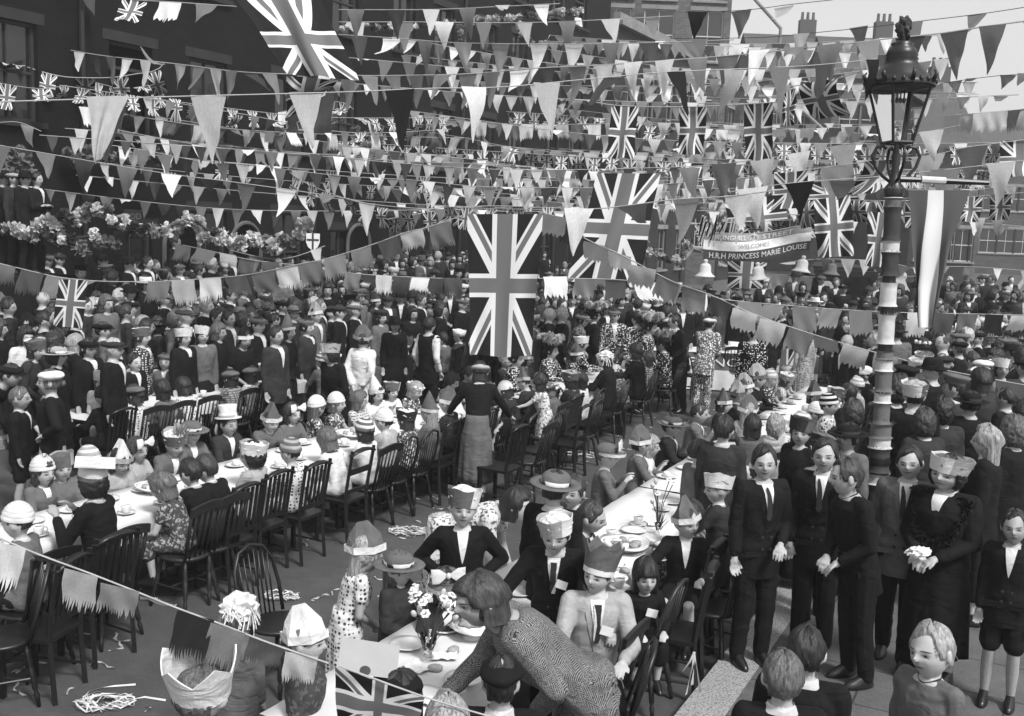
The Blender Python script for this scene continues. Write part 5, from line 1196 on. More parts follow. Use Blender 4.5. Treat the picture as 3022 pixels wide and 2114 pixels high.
# ---- pearly group and the royal table
P('''
10 240 250 78 0|w P cap bun k cl m pearl lwk - tt2=.7|pearly woman in pearl covered cap and coat facing right
10 500 210 3 0|m E cap short k jl d pearl mwk - tt2=.75 bt=d|stout pearly man in peaked pearl cap facing the camera
10 690 235 -150 0|m A - short k jl d pearl mww - tt2=.75|pearly man with pearl studded collar seen from behind
10 820 310 70 0|w P plume bun k cl k pearl lwk - tt2=.7|pearly woman in dark spotted costume under a curled feather hat
10 330 215 100 0|w A plume bun k cl k plain wlk -|woman in black below the tallest ostrich feather plume
10 1310 275 150 0|m M cap short k jl m pearl wlk - tt2=.8 bot=trousers bt=m bpat=pearl shoes=w|pearly man with crown and bones on his back standing alone
10 1680 350 170 0|m O cap short k jl k pearls kwk - tt2=.75 bpat=pearls|pearly man in black with braided flourishes and striped trousers
10 2130 345 -165 0|w A crownhat bob k dh l dots mww -|woman in spotted overall and paper crown holding a shield
10 1570 320 0 0|w s cloche bun k cl k plain kkk -|lady in dark coat seated facing us at the royal table
10 1150 130 -10 0|m P - short k jl k plain mww t|gentleman in dark suit bending at the royal table
10 1000 260 -60 0|m P - short k jl k plain mww -|man in dark suit leaning behind the pearly plume woman
10 700 120 170 0|m A - short k jl k plain mww -|dark man seen from behind above the pearly collar man
10 950 185 130 0|m A - short k jl k plain mww -
10 140 90 0 0|m A peaked short k jl k plain kkw -|officer in peaked cap with shiny buttons left of the plume
10 60 200 100 0|m A - short g jl k plain mww -|grey haired man in black right of the great hanging flag
10 1890 60 0 0|m A police short k cl k plain kkw -|constable in helmet in the far crowd
10 2080 80 0 0|m A peaked short k jl k plain kkw -|bandsman in peaked cap at the far crowd's front
10 1820 240 180 0|m A peaked short k jl k plain mkw -|man in striped cap seen from behind under the small bunting
10 2200 110 0 0|m A straw short k jl m plain wkw -|man in pale straw hat in the far crowd
10 1740 90 0 0|w A sailor:2 bun k cl k plain www -|woman in white paper hat below the flag with bells
''', .016, 'among the stewards by the pearly group', CROWD)
# ---- T3 (middle table) near side, backs to us
CH3 = [('slat', 0), ('spindle', 0), ('rail', 0), ('slat', 1), ('windsor', 0), ('rail', 1), ('spindle', 1)]
SEAT(-6.02, 1, '''
85 25|b s knit crop d jl m plain dww -|boy in grey jacket with tall striped paper hat at far left
300 20|t t mortar curls k jl k plain wwm -|dark haired girl in paper mortarboard eating at left
545 20|g u - bob m ds l floral mww - bpat=floral|girl in pale tweed frock leaning over the middle table
615 0|b u - short k jl k plain mww -|dark jacketed child slumped beside the tweed frock girl
665 5|b u - short d cl k plain mww -|second dark coated child leaning on the middle table
875 0|g s knit crop k ds w dots mlm -|child in upright striped hat and white lace frock
1010 0|g u - bob m ds w plain mww -
1093 0|g s knit bob k ds w plain dwm -|girl in puffed white frock and dark striped cap
1152 0|b s pompom crop k ds l plain mww -|child in boldly striped round cap at the middle table
1215 0|g s sailor:2 bob d ds w floral wdm -|girl in flowered frock with quartered paper cap
1283 0|g s cone:1 long l dl m plain mww -|fair haired girl under a tall grey paper cone
1340 5|b s fold:1 crop k pl d plain mww -|child in crooked peaked paper hat left of the dark cardigan woman
1450 100|g x plumecrown curls k ds l plain wlm -|girl in pale frock turned to the camera, hands at her mouth
1530 0|g u knit bob k dl d plain dww -
1585 0|b u fold:0 crop k pl d plain mlw -
''', .012, 'on the near side of the middle table', CH3, 'in the front row of the middle table', KIDS)
for u, kd, wd in [(4.9, 'slat', 0)]:
    chair(SP(u, -5.75-(u % .3)), YN+R_(u*7 % 15-7), kd, wd, 'pulled back from the middle table')
for x, y, kd, wd, yw in [(30, 1500, 'windsor', 0, -60), (280, 1430, 'slat', 0, -100), (1850, 1380, 'windsor', 0, 60)]: 
    p = atz(7, x, y, 0); chair(p, R_(yw), kd, wd, 'empty in the left foreground')
for u, kd, wd, dv in [(10.0, 'slat', 0, 0), (10.5, 'spindle', 1, .1), (11.05, 'windsor', 0, -.05), (11.6, 'rail', 0, .08), (12.2, 'windsor', 1, 0)]: chair(SP(u, -5.3+dv), YN+R_(u*11 % 12-6), kd, wd, 'before the arms spread woman')
# far side of the middle table, facing us
SEAT(-7.32, -1, '''
108 0|g s pompom bob d jl m plain mww -|child in large bobble hat at the left edge
172 -20|g s sailor:1 short d cl m plain mlm -|pale faced child beside the bobble hat at left
245 0|g s knit short d jl m plain mlw -
320 -10|g u fold:1 bob k dh l plain wlw -|child under a broad white folded paper hat
385 5|g s bow bob d dh l plain www -|child with white paper rabbit ear bow on her hat
478 -10|b u plumecrown crop m jl m plain wlm -|boy in white plumed paper crown looking down at his plate
552 -15|b s brimhat crop m jl m plain mww -|boy in grey felt hat with a cockerel badge
660 -10|b s tophat short k jl d plain wlw -|boy in low white topper and dark jersey
772 -20|b u fold:1 short k pl m plain mww -|boy in huge folded paper hat reading at the table
850 -10|g s bow bob d dl m plain lww -|child in tissue bow headdress with trailing ribbons
922 40|g z knit long m ds w floral www -
975 20|g s knit bob m ds w floral www -|girl in striped toque and flowered frock
1097 -15|g y cone:0 bob k ds w plain www -|girl in tall white paper hat, fingers at her lips
1143 -20|g y sailor:0 fringe k ds w plain lwm -
1190 0|g u flowerband bob l ds w floral www -
1296 10|g u - bob k ds w floral mww -
1350 0|b u - short k pl d plain mww -
1480 0|b s sailor:1 crop k jl d plain wlw -
1545 0|g s fold:0 bob k dh m plain lww -
''', .012, 'on the far side of the middle table', None, '', KIDS)
# table before the pearly group
SEAT(-5.62, 1, '''
1615 20|g M - bob k ds m floral mww -|dark bobbed girl in spotted shorts leaning on the bench
1655 10|g u brimhat bob m cl m plain mww -|girl in long grey coat and brimmed hat on the bench
1728 0|g s - bob k ds w plain mww -|girl in pleated white blouse on the end of the bench
1806 0|w s shred long k jl k plain www -|black coated woman with white rosette and ribbons in her hair
1893 0|w s - bob k cl k plain mww -|bobbed woman in black coat seated near the pearly group
1972 0|w s plume short k jl k pearls wlk - tt2=.7|pearly child in black with white spots and feather hat
''', .014, 'at the pearly group table', [('windsor', 1), ('spindle', 1), ('slat', 1)], 'at the pearly group table', KIDS)
SEAT(-6.9, -1, '''
1508 0|w s plume bun k cl k pearl mlk - tt2=.6|pearly woman in dark grey feather hat left of the white feathers
1612 0|w s plume bun k cl d pearl wlk - tt2=.7|pearly woman under a mass of white feathers, left end
1690 0|g s fold:1 bob k dl k pearl mww - tt2=.7
1850 0|g s brimhat bob l dl m plain mww -
1700 30|w s sailor:2 bun k cl k pearl wlw - tt2=.7|woman in striped paper cap with long white ribbon
''', .016, 'behind the pearly group table', None, '', KIDS)
# ---- standing helpers in the middle
P('''
4 335 905 -70 0|w H beret bun m jl k plain www x bot=longskirt bt=l|woman in black jacket and pale skirt with white beret, left, in profile
4 2230 730 -40 0|w P sailor:1 curls k cl k plain mlw -|dark coated helper in paper cap and flag apron bending left
5 165 640 160 0|w L fold:0 bun k cl w plain mlw -|woman in white overall seen from behind with dark paper hat
5 615 545 140 0|m D - short k pl w plain mww v|waiter in black waistcoat and white shirt sleeves
5 960 850 178 0|w K cap bob k pl k plain lmw - bot=skirt bt=m|woman in black cardigan with arms spread seen from behind
4 690 920 25 0|g M sailor:3 bob m ds l plain mwl -|girl in pale blouse reaching over the back table at left
4 250 700 95 0|w P sailor:1 bob k pl d plain mwm -|dark woman in grey paper band hat near the left edge
4 80 860 85 0|m I cap short k jl k plain kkk x|man in black cap stooping at the left edge
4 180 620 70 0|w P - curls k jl w plain mww -|woman in white blouse bending at far left
4 130 1020 100 0|b A - crop m jl k plain mww -|crop haired boy at the left edge behind the chairs
''', .012, group=CROWD)
# ---- back table
SEAT(-9.3, 1, '''
318 0|b s - short k jl k plain mww -|dark haired boy at the near end of the back table
413 15|g s beret bob d ds w dots mww -|spotted frock girl in a beret drinking at the back table
493 15|g s - bob k pl m plain mww -|dark bobbed child in grey pullover holding a cup
573 0|g u - bob k ds w dots mww -|dark haired girl in spotted frock bending over the back table
693 0|g s beret bob k ds l check mww -|girl in checked frock and knitted beret
752 0|g s beret bob k ds w dots mww -|spotted frock girl with headscarf, right along the back table
800 0|g s sailor:0 bob k ds w dots mww -
1126 0|k s - bob l ds w plain mww -
1318 0|b s - short k jl m plain mww -
1366 0|b s sailor:2 crop k jl d plain www -
''', .016, 'on the near side of the back table', [('slat', 0), ('spindle', 1)], 'along the back table', KIDS)
SEAT(-10.6, -1, '''
360 0|b s - short k dl k plain mww -
440 0|g s - bob k dl d plain mww -
619 0|g s bow bob m ds l plain www -
654 0|g s sailor:1 bob k ds w plain wkw -
697 0|g s - bob l ds w plain mww -
800 0|g u sailor:3 bob m dl m plain mlw -
838 0|g s fold:1 bob k dl m plain mww -
872 0|g s flowerband bob m dl d floral www -
1131 0|g s beret bob l ds l plain lww -
1175 0|g s flowerband bob k ds l floral mww -
1240 0|b s fold:0 bob l dl d plain mww -
''', .016, 'on the far side of the back table', None, '', KIDS)
# ---- left hand crowd, front to back
P('''
4 385 735 90 0|w A brimhat curls k cl k plain lww -
4 600 690 60 0|w A cap bun k cl k plain kkw -|woman in long black coat with dark cap near the left railings
4 770 690 85 0|m A cap short g jl k plain ddd - sc_=1.0|white haired man in flat cap in profile by the left railings
4 960 620 85 0|w A sailor:2 bun d cl d dots lwm -|woman in dark spotted dress and paper band hat
4 1115 790 10 0|g A beret short d cl m plain mmm -|solemn small girl in grey beret facing the camera
4 910 790 55 0|b A - short k jl k plain mww -
4 1245 625 60 0|w A sailor:0 bun k cl k plain lww -|woman in black coat with flat paper hat, left of the tweed jacket
4 1370 610 35 0|w A sailor:3 bob k jl m plain lmw - bot=skirt|woman in grey tweed jacket and light paper band hat
4 1150 600 60 0|g A cap curls l cl l plain lww -
4 1480 590 80 0|w A - bob m cl k plain mww -
4 1660 640 60 0|w P fold:0 bun k ch k plain kww -|woman in black with short sleeves and dark folded hat reaching down
4 1640 520 75 0|w F - curls k cl l plain mww -|dark wavy haired woman in pale coat gazing right
4 1750 540 60 0|m A cap short k jl k plain mdd -
4 1870 610 60 0|m A - short k jl d plain mww -
4 1950 590 75 0|w A cone:1 bob k cl k plain mww -|woman in tall grey paper cone with white brim
4 1740 770 50 0|k A - bob l cl m plain mww -
4 2080 560 70 0|w A beret bun k cl d plain mmm -
4 2140 480 60 0|m A fold:1 short k jl m plain lww -
4 1470 490 70 0|m A - short k jl k plain mww -
4 1550 500 60 0|m A - short k jl d plain mww -
4 1260 480 90 .12|m A cap short g jl k plain mdd -
4 1190 510 90 .12|w A - curls m cl m plain mww -
4 1400 420 80 .12|m A - short l jl k plain mww -|fair man with his back half turned beside the railings
4 60 360 60 .12|w A fold:1 bob k cl d plain dww -|woman with white feathered hat at the left edge
4 290 370 150 .12|m A - bald m jl k plain mww -|stout man in dark suit seen from behind left of the small hanging flag
4 380 310 30 .12|w A - curls d cl d plain mww -
4 600 420 60 .12|w A sailor:1 bun k cl k plain lww -
4 720 400 60 .32|w A - bob m cl m plain mww -
4 880 330 60 .32|w A trilby bun m jl m plain kkk - bot=longskirt
4 985 270 50 .45|w A straw curls d cl k plain www -|woman in white ribboned straw hat above the railings
'''.replace(' bot=longskirt', ' bot=longskirt'), .016, 'in the crowd before the left railings', CROWD)
P('''
4 320 115 75 .55|m A cap short k jl k plain mdd -|man in flat cap, leftmost in the row under the paper flowers
4 400 110 75 .55|m A cap short k jl k plain ddd -
4 490 95 70 .55|w A brimhat bun k jl k plain ddd - bot=skirt
4 590 85 70 .55|m A - short k jl m plain mww -|dark haired man in grey jacket under the paper flowers
4 690 120 85 .55|m A bowler short k jl k plain kkk -|man in black bowler with white shirt front
4 870 140 80 .55|m A trilby short k jl k plain kkk -|man in wide black hat among the people under the flowers
4 1000 135 75 .55|m A - short k jl k plain mww -
4 1185 -8 70 1.2|b F - short d jl k plain mww - sc_=1.05|boy in black jacket standing high on the railing wall
4 1260 175 60 .32|b A sailor:3 short k jl d plain mlw -
4 1320 195 60 .32|b A sailor:1 short k jl d plain mdw -
4 1560 350 80 .12|m A - short k jl k plain mww t|dark haired man in black tie below the fringed bunting
4 1910 240 40 .32|m B - short m pl m plain mww - bt=m|man in shirt sleeves with folded arms on the wall
4 1640 230 20 .32|w B - bob k dh m plain mww -
4 2145 310 10 .32|b A peaked short k jl k plain kkw -
4 2220 320 10 .32|w A - bob k jl k plain mww -
4 2075 320 60 .32|b A - short k jl k plain mww -
4 2160 70 10 .6|b A - short k jl k plain mww -
4 2260 10 -30 .9|m s cap short k jl m plain mww -|man in grey suit perched on the wall beside the shield
1 1565 1470 70 .9|m A cap short k jl k plain mmm -|man in flat cap behind the paper flower garland
''', .018, 'in the raised rows below the terrace', CROWD)
for x, h_, hc_, ps, lb in ((8, 'trilby', 'kkk', 'A', 'man in black trilby at the picture edge, leftmost on the porch wall'), (40, 'cap', 'lmm', 'A', 'man in pale flat cap, second on the porch wall'), (72, 'trilby', 'kkk', 'A', 'man in tall dark hat, third on the porch wall'), (106, '-', 'mww', 'B', 'bare headed man with folded arms, rightmost on the porch wall')):
    p = atd(0, x, 520, 17.3+.15*(x % 3)); person((p.x, p.y, 1.95), R_(78), kind='m', pose=ps, hat_=h_, htone=hc_, ht='k', top='jl', tt='k' if x != 40 else 'd', label=lb, vox=.018, group=CROWD)
P('''
5 110 450 85 0|m A cap short g jl k plain mmm -|man in tweed flat cap right of the paper cone woman
5 5 460 85 0|m A cap short k jl k plain dmm -
5 285 500 60 0|w A beret bob k cl m plain kkk -|woman in black beret and open grey coat
5 380 545 20 0|w A trilby bob k cl k plain kkk -
5 500 480 40 0|w A - curls k cl k plain mww -
5 420 370 10 0|m A trilby short k jl k plain kkk -
5 500 370 80 0|m A trilby short k jl m plain ddd -
5 555 390 75 0|m A - short k jl k plain mww -
5 680 430 90 0|w A cap bun k cl k plain kkk -
5 700 380 90 0|m A - short k jl m plain mww -
5 250 400 70 0|w A fold:0 bob k cl d plain dww -
5 310 160 60 .45|w A - bob k cl k plain mww -|dark woman between the hanging flags above the crowd
5 430 150 20 .45|w A - bob k cl k plain mww -|spectacled dark haired woman on the raised row
5 500 140 80 .45|w A - curls k cl k plain mww -
5 560 130 60 .45|m A trilby short k jl m plain mmm -
5 690 130 0 .45|w A cap bob k jl k plain kkk -
5 770 160 0 .45|w A - curls k jl k plain mww -
5 130 220 20 .3|w A - curls m cl k plain mww -
5 230 210 60 .3|w A flowerband bob k cl m floral lww -
5 370 210 20 .5|w A sailor:0 bun k cl d plain mww -
5 1390 100 20 .45|w A - bob k cl k plain mww -
5 1435 90 0 .45|b A - short m jl d plain mww -
5 1420 150 10 .35|b A - short k jl k plain mww -|boy in black jersey right of the great hanging flag
5 1530 175 -10 .35|g A - curls l cl m plain mww -|curly fair girl in grey coat right of the great flag
5 1475 200 10 .35|g A - bob k cl d plain mww -
5 1390 410 80 0|m A - short k jl k plain mww -
5 1430 480 90 0|m A - bald g jl k plain mww -
5 1440 400 60 0|b A sailor:0 short k jl k plain mww -
5 1545 310 0 .1|m A cap short k jl k plain mmm -
5 1640 330 0 .1|w A brimhat bun k cl m plain mmm -
5 1490 350 10 .1|w A - bob k cl k plain mww -
''', .018, 'in the crowd around the great hanging flag', CROWD)
for k, (yw, k_) in enumerate(((75, dict(kind='w', pose='P', hat_='brimhat', hair='bun', ht='k', top='cl', tt='k', htone='kkw', label='woman in dark hat leaning from the open window at left')), (20, dict(kind='w', pose='C', hair='curls', ht='m', top='ds', tt='m', label='woman resting her arms on the open window sill, left')), (20, dict(kind='w', pose='C', hair='bob', ht='k', top='jl', tt='w', label='small figure in white at the far open window')))):
    q = OPENPOS[k]; person((q.x, q.y, q.z-1.0), R_(yw), vox=.018, **k_)
# ---- fill of the deep crowd
rnd = random.Random(5)
def fill(u0, u1, v0, v1, su, sv, z0, look, place, n, kinds='mmwwwt', hats=.55, jy=25):
    pts = [(u0+(u1-u0)*i/max(1, round((u1-u0)/su))+rnd.uniform(-.12, .12), v0+(v1-v0)*j/max(1, round((v1-v0)/sv))+rnd.uniform(-.1, .1)+(.25 if i % 2 else 0)) for i in range(round((u1-u0)/su)+1) for j in range(round((v1-v0)/sv)+1)]
    rnd.shuffle(pts); c = 0
    for u, v in pts:
        if c >= n: break
        p = SP(u, v, z0); x, y = proj(p+V((0, 0, 1.6)))
        if not (-20 < x < 3060): continue
        if any((q.location-p).length < .37 for q in PEOPLE): continue
        kd = rnd.choice(kinds); d = look-p; yaw = math.atan2(d.x, -d.y)+R_(rnd.uniform(-jy, jy)); fem = kd in 'wg'
        ht_ = rnd.random() < hats
        hh = rnd.choice(['cloche', 'beret', 'brimhat', 'sailor:0', 'sailor:2', 'cloche', 'fold:1'] if fem else ['cap', 'cap', 'trilby', 'bowler', 'cap', 'cap', 'peaked']) if ht_ else '-'
        person(p, yaw, kind=kd, pose=rnd.choice('AFG' if z0 or u > 18 else 'AACFG'), hat_=hh, hair=rnd.choice(['bob', 'curls', 'bun', 'curls'] if fem else ['short', 'crop', 'short']), ht=rnd.choice('kkddmg' if not fem else 'kkddml'), top='cl' if fem else 'jl', tt=rnd.choice('kkkkddm'), pat='plain', extra=rnd.choice('x-'),
               htone=rnd.choice(['kkk', 'dmd', 'mdk']) if not hh.startswith('sailor') else rnd.choice(['lww', 'wmw', 'mwl']), vox=.02, place=place, group=CROWD, sc_=rnd.uniform(.95, 1.04)); c += 1
STAGE = SP(16, -6, 0)
fill(5.5, 21, -12.5, -10.9, .42, .38, 0.0, STAGE, 'behind the back table', 135)
fill(6.5, 24, -14.1, -13.0, .45, .42, .12, STAGE, 'behind the railings', 95)
fill(12.0, 27, -16.0, -14.5, .55, .5, .45, STAGE, 'on the steps below the terrace', 60)
fill(21, 27, -12.5, 0.0, .52, .5, 0.0, STAGE+V((0, -6, 0)), 'in the far crowd under the bells', 150, hats=.6)
fill(24, 34, -6, 6.0, .7, .7, 0.35, STAGE+V((0, -6, 0)), 'in the farthest crowd', 60, hats=.5)
fill(11.5, 20.5, -1.3, 3.6, .55, .5, .12, STAGE, 'in the right hand crowd beyond the lamp', 85, hats=.6)
fill(15.5, 21, -10.6, -7.6, .52, .5, 0.0, STAGE, 'behind the great hanging flag', 40)
fill(19.3, 21, -6.3, -1.6, .6, .6, 0.0, STAGE, 'round the royal table', 14)
HATSK = ['sailor:0', 'sailor:1', 'sailor:2', 'fold:0', 'fold:1', 'knit', 'pompom', 'cone:1', 'brimbow', 'flowerband', 'crownhat:1', '-', '-', '-']
def kids(u0, u1, v, sp, side, vox, place, chairs=None):
    u = u0
    while u < u1:
        p = SP(u+rnd.uniform(-.08, .08), v+rnd.uniform(-.05, .05)); u += sp
        if any((q.location-p).length < .36 for q in PEOPLE): continue
        kd = rnd.choice('ggbgb'); h_ = rnd.choice(HATSK); yaw = (YN if side > 0 else YF)
        person(p, yaw+R_(rnd.uniform(-20, 20)), kind=kd, pose=rnd.choice('stuyzq'), hat_=h_, hair=rnd.choice(['bob', 'bob', 'curls', 'long'] if kd == 'g' else ['short', 'crop']), ht=rnd.choice('kkdml'), top='ds' if kd == 'g' else rnd.choice(('jl', 'pl')), tt=rnd.choice('wwlmd' if kd == 'g' else 'kkdml'),
               pat=rnd.choice(['dots', 'floral', 'plain', 'check']) if kd == 'g' else 'plain', htone=rnd.choice(['www', 'www', 'lww', 'wwl', 'wlw', 'mwl', 'lmw']), vox=vox, place=place, group=KIDS, sc_=rnd.uniform(.93, 1.08))
        if chairs: ch = chairs[int(u*9) % len(chairs)]; chair(p, yaw, *ch, place='by the '+place)
kids(9.0, 16.4, -3.55, .47, -1, .014, 'second table, far side')
kids(8.2, 16.4, -2.25, .46, 1, .014, 'second table, kerb side', [('spindle', 0), ('rail', 1)])
kids(4.2, 12.0, -6.05, .46, 1, .012, 'middle table, near side', [('slat', 0), ('spindle', 0), ('rail', 0)])
kids(4.4, 12.2, -7.3, .46, -1, .014, 'middle table, far side')
kids(8.2, 16.3, -9.32, .46, 1, .016, 'back table, near side')
kids(8.2, 16.3, -10.55, .46, -1, .016, 'back table, far side')
kids(12.7, 17.4, -5.62, .5, 1, .016, 'pearly group table, near side')
fill(9.6, 12.2, -1.3, 1.2, .6, .55, .12, STAGE, 'just beyond the striped post', 7)
if 0: pass
# ================================================================ bunting
def ordw(n):
    o = 'first second third fourth fifth sixth seventh eighth ninth tenth eleventh twelfth thirteenth fourteenth fifteenth sixteenth seventeenth eighteenth nineteenth'.split()
    t = {2: 'twent', 3: 'thirt', 4: 'fort', 5: 'fift', 6: 'sixt', 7: 'sevent', 8: 'eight', 9: 'ninet', 10: 'hundred'}
    if n <= 19: return o[n-1]
    return t[n//10]+('ieth' if n % 10 == 0 else 'y-'+o[n % 10-1])
PEN = {}
def pennants(kind):
    if kind in PEN: return PEN[kind]
    L = []
    for v in range(8):
        r = random.Random(v*13+len(kind)); a, b, c, d = r.uniform(-.12, .12), r.uniform(-.2, .2), r.uniform(0, 6), r.uniform(-.35, .35)
        if v in (3, 6): a, b, d = a*2.5, b*3, d*2.2
        def bend(x, t):     # t: 0 top, 1 tip
            y = a*math.sin(t*3+c)+.07*t*math.sin(x*9+c+4*t)+b*t*t; xx = x+d*t*t*.5+.03*math.sin(9*t+c)*t; z = -t+.18*abs(b)*t*t
            if v == 6: xx += .35*t*t; z = -t*.8
            return (xx, y, z)
        if kind == 'tri': me = grid_mesh(lambda u, w_: bend((u-.5)*(1-w_*.97)*(1+.06*math.sin(w_*14+c)*w_), w_), 5, 9, 'pennant')
        elif kind == 'jack': me = grid_mesh(lambda u, w_: bend((u-.5)*(1-.08*w_), w_), 8, 10, 'small_union_flag', uvf=lambda u, w_: (w_, u))
        elif kind == 'jackwide': me = grid_mesh(lambda u, w_: bend((u-.5), w_), 10, 8, 'small_union_flag', uvf=lambda u, w_: (u, w_))
        else:
            mb = MB(); n = 7; T = .68 if kind == 'fringe' else .78
            vs = []
            for j in range(6):
                for i in range(n*2+1): vs.append(bend(i/(n*2)-.5, j/5*T))
            fs = [(j*(2*n+1)+i, j*(2*n+1)+i+1, (j+1)*(2*n+1)+i+1, (j+1)*(2*n+1)+i) for j in range(5) for i in range(2*n)]
            k = len(vs); base = 5*(2*n+1)
            if kind == 'fringe':
                m = n*2
                for i in range(m):
                    l_ = r.uniform(.2, .36); w0 = i/m-.5; w1 = (i+1)/m-.5; q = r.uniform(-.02, .02); vs += [bend(w0+.012+q, T+l_*.6), bend(w1-.02+q, T+l_*.6), bend((w0+w1)/2+q*1.5, T+l_)]
                    fs += [(base+i, base+i+1, k+1, k), (k, k+1, k+2)]; k += 3
            else:
                m = 6
                for i in range(m):
                    ia, ib = base+round(i*2*n/m), base+round((i+1)*2*n/m); im = (ia+ib)//2; vs.append(bend((im-base)/(2*n)-.5+r.uniform(-.03, .03), T+r.uniform(.1, .24))); fs.append(tuple(range(ia, ib+1))+(k,)); k += 1
            mb.add(vs, fs); me = mb.mesh(kind, True)
        L.append(me)
    PEN[kind] = L; return L
STR = []
def string(txt, d0, d1, kind, w_, h, gap, tones, seed=0, rope=.006, desc='', skip=0, rt='l'):
    rnd = random.Random(seed+17); P_ = []
    toks = txt.split(); c = int(toks[0]); pts = []
    for t in toks[1:]:
        if ',' not in t: c = int(t); continue
        x, y = map(float, t.split(',')); pts.append(pix(c, x, y))
    cum = [0]
    for a, b in zip(pts, pts[1:]): cum.append(cum[-1]+math.hypot(b[0]-a[0], b[1]-a[1]))
    tot = cum[-1]; W = []; N = max(12, int(tot/22))
    for i in range(N+1):
        s_ = tot*i/N; j = min(len(pts)-2, max(k for k in range(len(cum)) if cum[k] <= s_+1e-6)); f = (s_-cum[j])/(cum[j+1]-cum[j])
        # smooth catmull through the polyline
        p0, p1, p2, p3 = pts[max(0, j-1)], pts[j], pts[j+1], pts[min(len(pts)-1, j+2)]
        q = [.5*((2*p1[k])+(-p0[k]+p2[k])*f+(2*p0[k]-5*p1[k]+4*p2[k]-p3[k])*f*f+(-p0[k]+3*p1[k]-3*p2[k]+p3[k])*f**3) for k in (0, 1)]
        D = 1/((1-i/N)/d0+(i/N)/d1); W.append(atd(0, q[0], q[1], D))
    root = empty('bunting_string', W[0]); o0 = W[0]; W = [p-o0 for p in W]
    MB().tube(W, rope*1.15, 4).obj('cord', TONE[rt], root)
    L = [0]
    for a, b in zip(W, W[1:]): L.append(L[-1]+(b-a).length)
    s_ = gap*rnd.random(); i = 0; j = 0; kn = {'tri': 'pennant', 'fringe': 'fringed_flag', 'saw': 'zigzag_flag', 'jack': 'small_union_flag', 'jackwide': 'small_union_flag', 'mix': 'pennant'}[kind]; cnt = 0
    while s_ < L[-1] and cnt < 96:
        while L[j+1] < s_: j += 1
        p = W[j].lerp(W[j+1], (s_-L[j])/(L[j+1]-L[j])); t = (W[j+1]-W[j]).normalized(); up = V((0, 0, 1)); y = up.cross(t).normalized(); z = t.cross(y)
        tn = tones[i % len(tones)] if rnd.random() > .12 else rnd.choice(tones)
        if tn != '-' and rnd.random() > skip:
            kd = kind
            if kind == 'mix': kd = rnd.choice(('tri', 'tri', 'saw', 'fringe', 'tri'))
            if tn == 'j': kd = 'jack'
            me = rnd.choice(pennants(kd)); k1, k2 = w_*rnd.uniform(.88, 1.12), h*rnd.uniform(.88, 1.1)
            rr = Matrix.Rotation(R_(rnd.gauss(0, 22) if rnd.random() > .12 else rnd.choice((-75, 60))), 4, 'X'); sh_ = rnd.gauss(0, .12)
            # cloth hangs plumb, not square to a sloping cord
            zz = (z*.35+up*.65).normalized()
            M = Matrix(((t.x, y.x, zz.x, p.x), (t.y, y.y, zz.y, p.y), (t.z, y.z, zz.z, p.z), (0, 0, 0, 1))) @ rr @ Matrix.Diagonal((k1*rnd.choice((1, -1)), k2*.9, k2, 1))
            M = M @ Matrix(((1, 0, -sh_, 0), (0, 1, 0, 0), (0, 0, 1, 0), (0, 0, 0, 1)))
            o = part('small_union_flag' if kd.startswith('jack') else kn, me, JM if kd.startswith('jack') else TONE[tn], root, M=M); cnt += 1
        i += 1; s_ += gap*rnd.uniform(.9, 1.12)
    mid = proj(W[len(W)//2]+o0); 
    shp = {'tri': 'triangular pennants', 'fringe': 'fringed square flags', 'saw': 'zigzag edged flags', 'jack': 'small union flags', 'jackwide': 'small union flags', 'mix': 'mixed pennants and squares'}[kind]
    root['_d'] = desc or shp; STR.append((mid[1], root)); tag(root, cat='bunting', group='strings of bunting across the street'); return root
JM = jackmat()
def bunting_labels():
    STR.sort(key=lambda q: q[0])
    for i, (y, r) in enumerate(STR): r['label'] = f"bunting string of {r['_d']}, {ordw(i+1)} counting down from the sky"; del r['_d']
S = string
# big near string and the strings strung wall to wall, as read off the photograph
S('1 0,690 590,672 1180,655 2294,625 2 600,600 1100,590 1700,535 2200,490 3 540,460 900,440 1300,400', 5, 8.7, 'tri', .2, .33, .56, 'dlmkwlmklmdkm', 3, .003, 'large blurred triangular pennants nearest the camera')
S('1 0,255 150,295 340,315 680,375 1210,435 1670,490 2294,510 2 400,512 900,500 1300,465 1800,440 2294,405 3 380,370 730,335 1110,295 1350,265 1700,230 2000,185 2294,145 2500,120', 21, 11.5, 'tri', .3, .52, .44, 'lmwmmwdmwmw', 5, .007)
S('1 -40,370 200,460 400,515 570,528 770,525 900,505 1050,480 1110,430', 19, 20, 'jack', .32, .52, .55, 'j', 7, .008)
S('1 1060,790 1440,850 1730,895 2294,975 2 350,1030 800,1085 1100,1120 1600,1150', 19, 27, 'tri', .26, .38, .36, 'wmdwml', 8)
S('1 440,870 750,895 1150,950 1600,995 2294,1055 2 400,1075 900,1110 1300,1150 1800,1165 2294,1165', 19, 26, 'tri', .26, .38, .38, 'wmmlwd', 9)
S('1 750,985 960,1015 1400,1100 1620,1110 2294,1190 2 500,1220 900,1260 1300,1270 1900,1270 2294,1240 3 500,1195 900,1160', 18, 20, 'tri', .24, .42, .34, 'wmwdlmw', 10)
S('1 -30,980 400,1055 900,1140 1230,1190 1630,1240 2294,1335 2 200,1380 500,1410 800,1420 1100,1430', 16, 17, 'tri', .3, .5, .62, 'mwdmwdmw', 11)
S('1 1960,1165 2050,1230 2294,1330 2 200,1385 400,1425 800,1400 900,1410 1380,1420', 18, 15, 'jack', .2, .34, .42, 'j', 12)
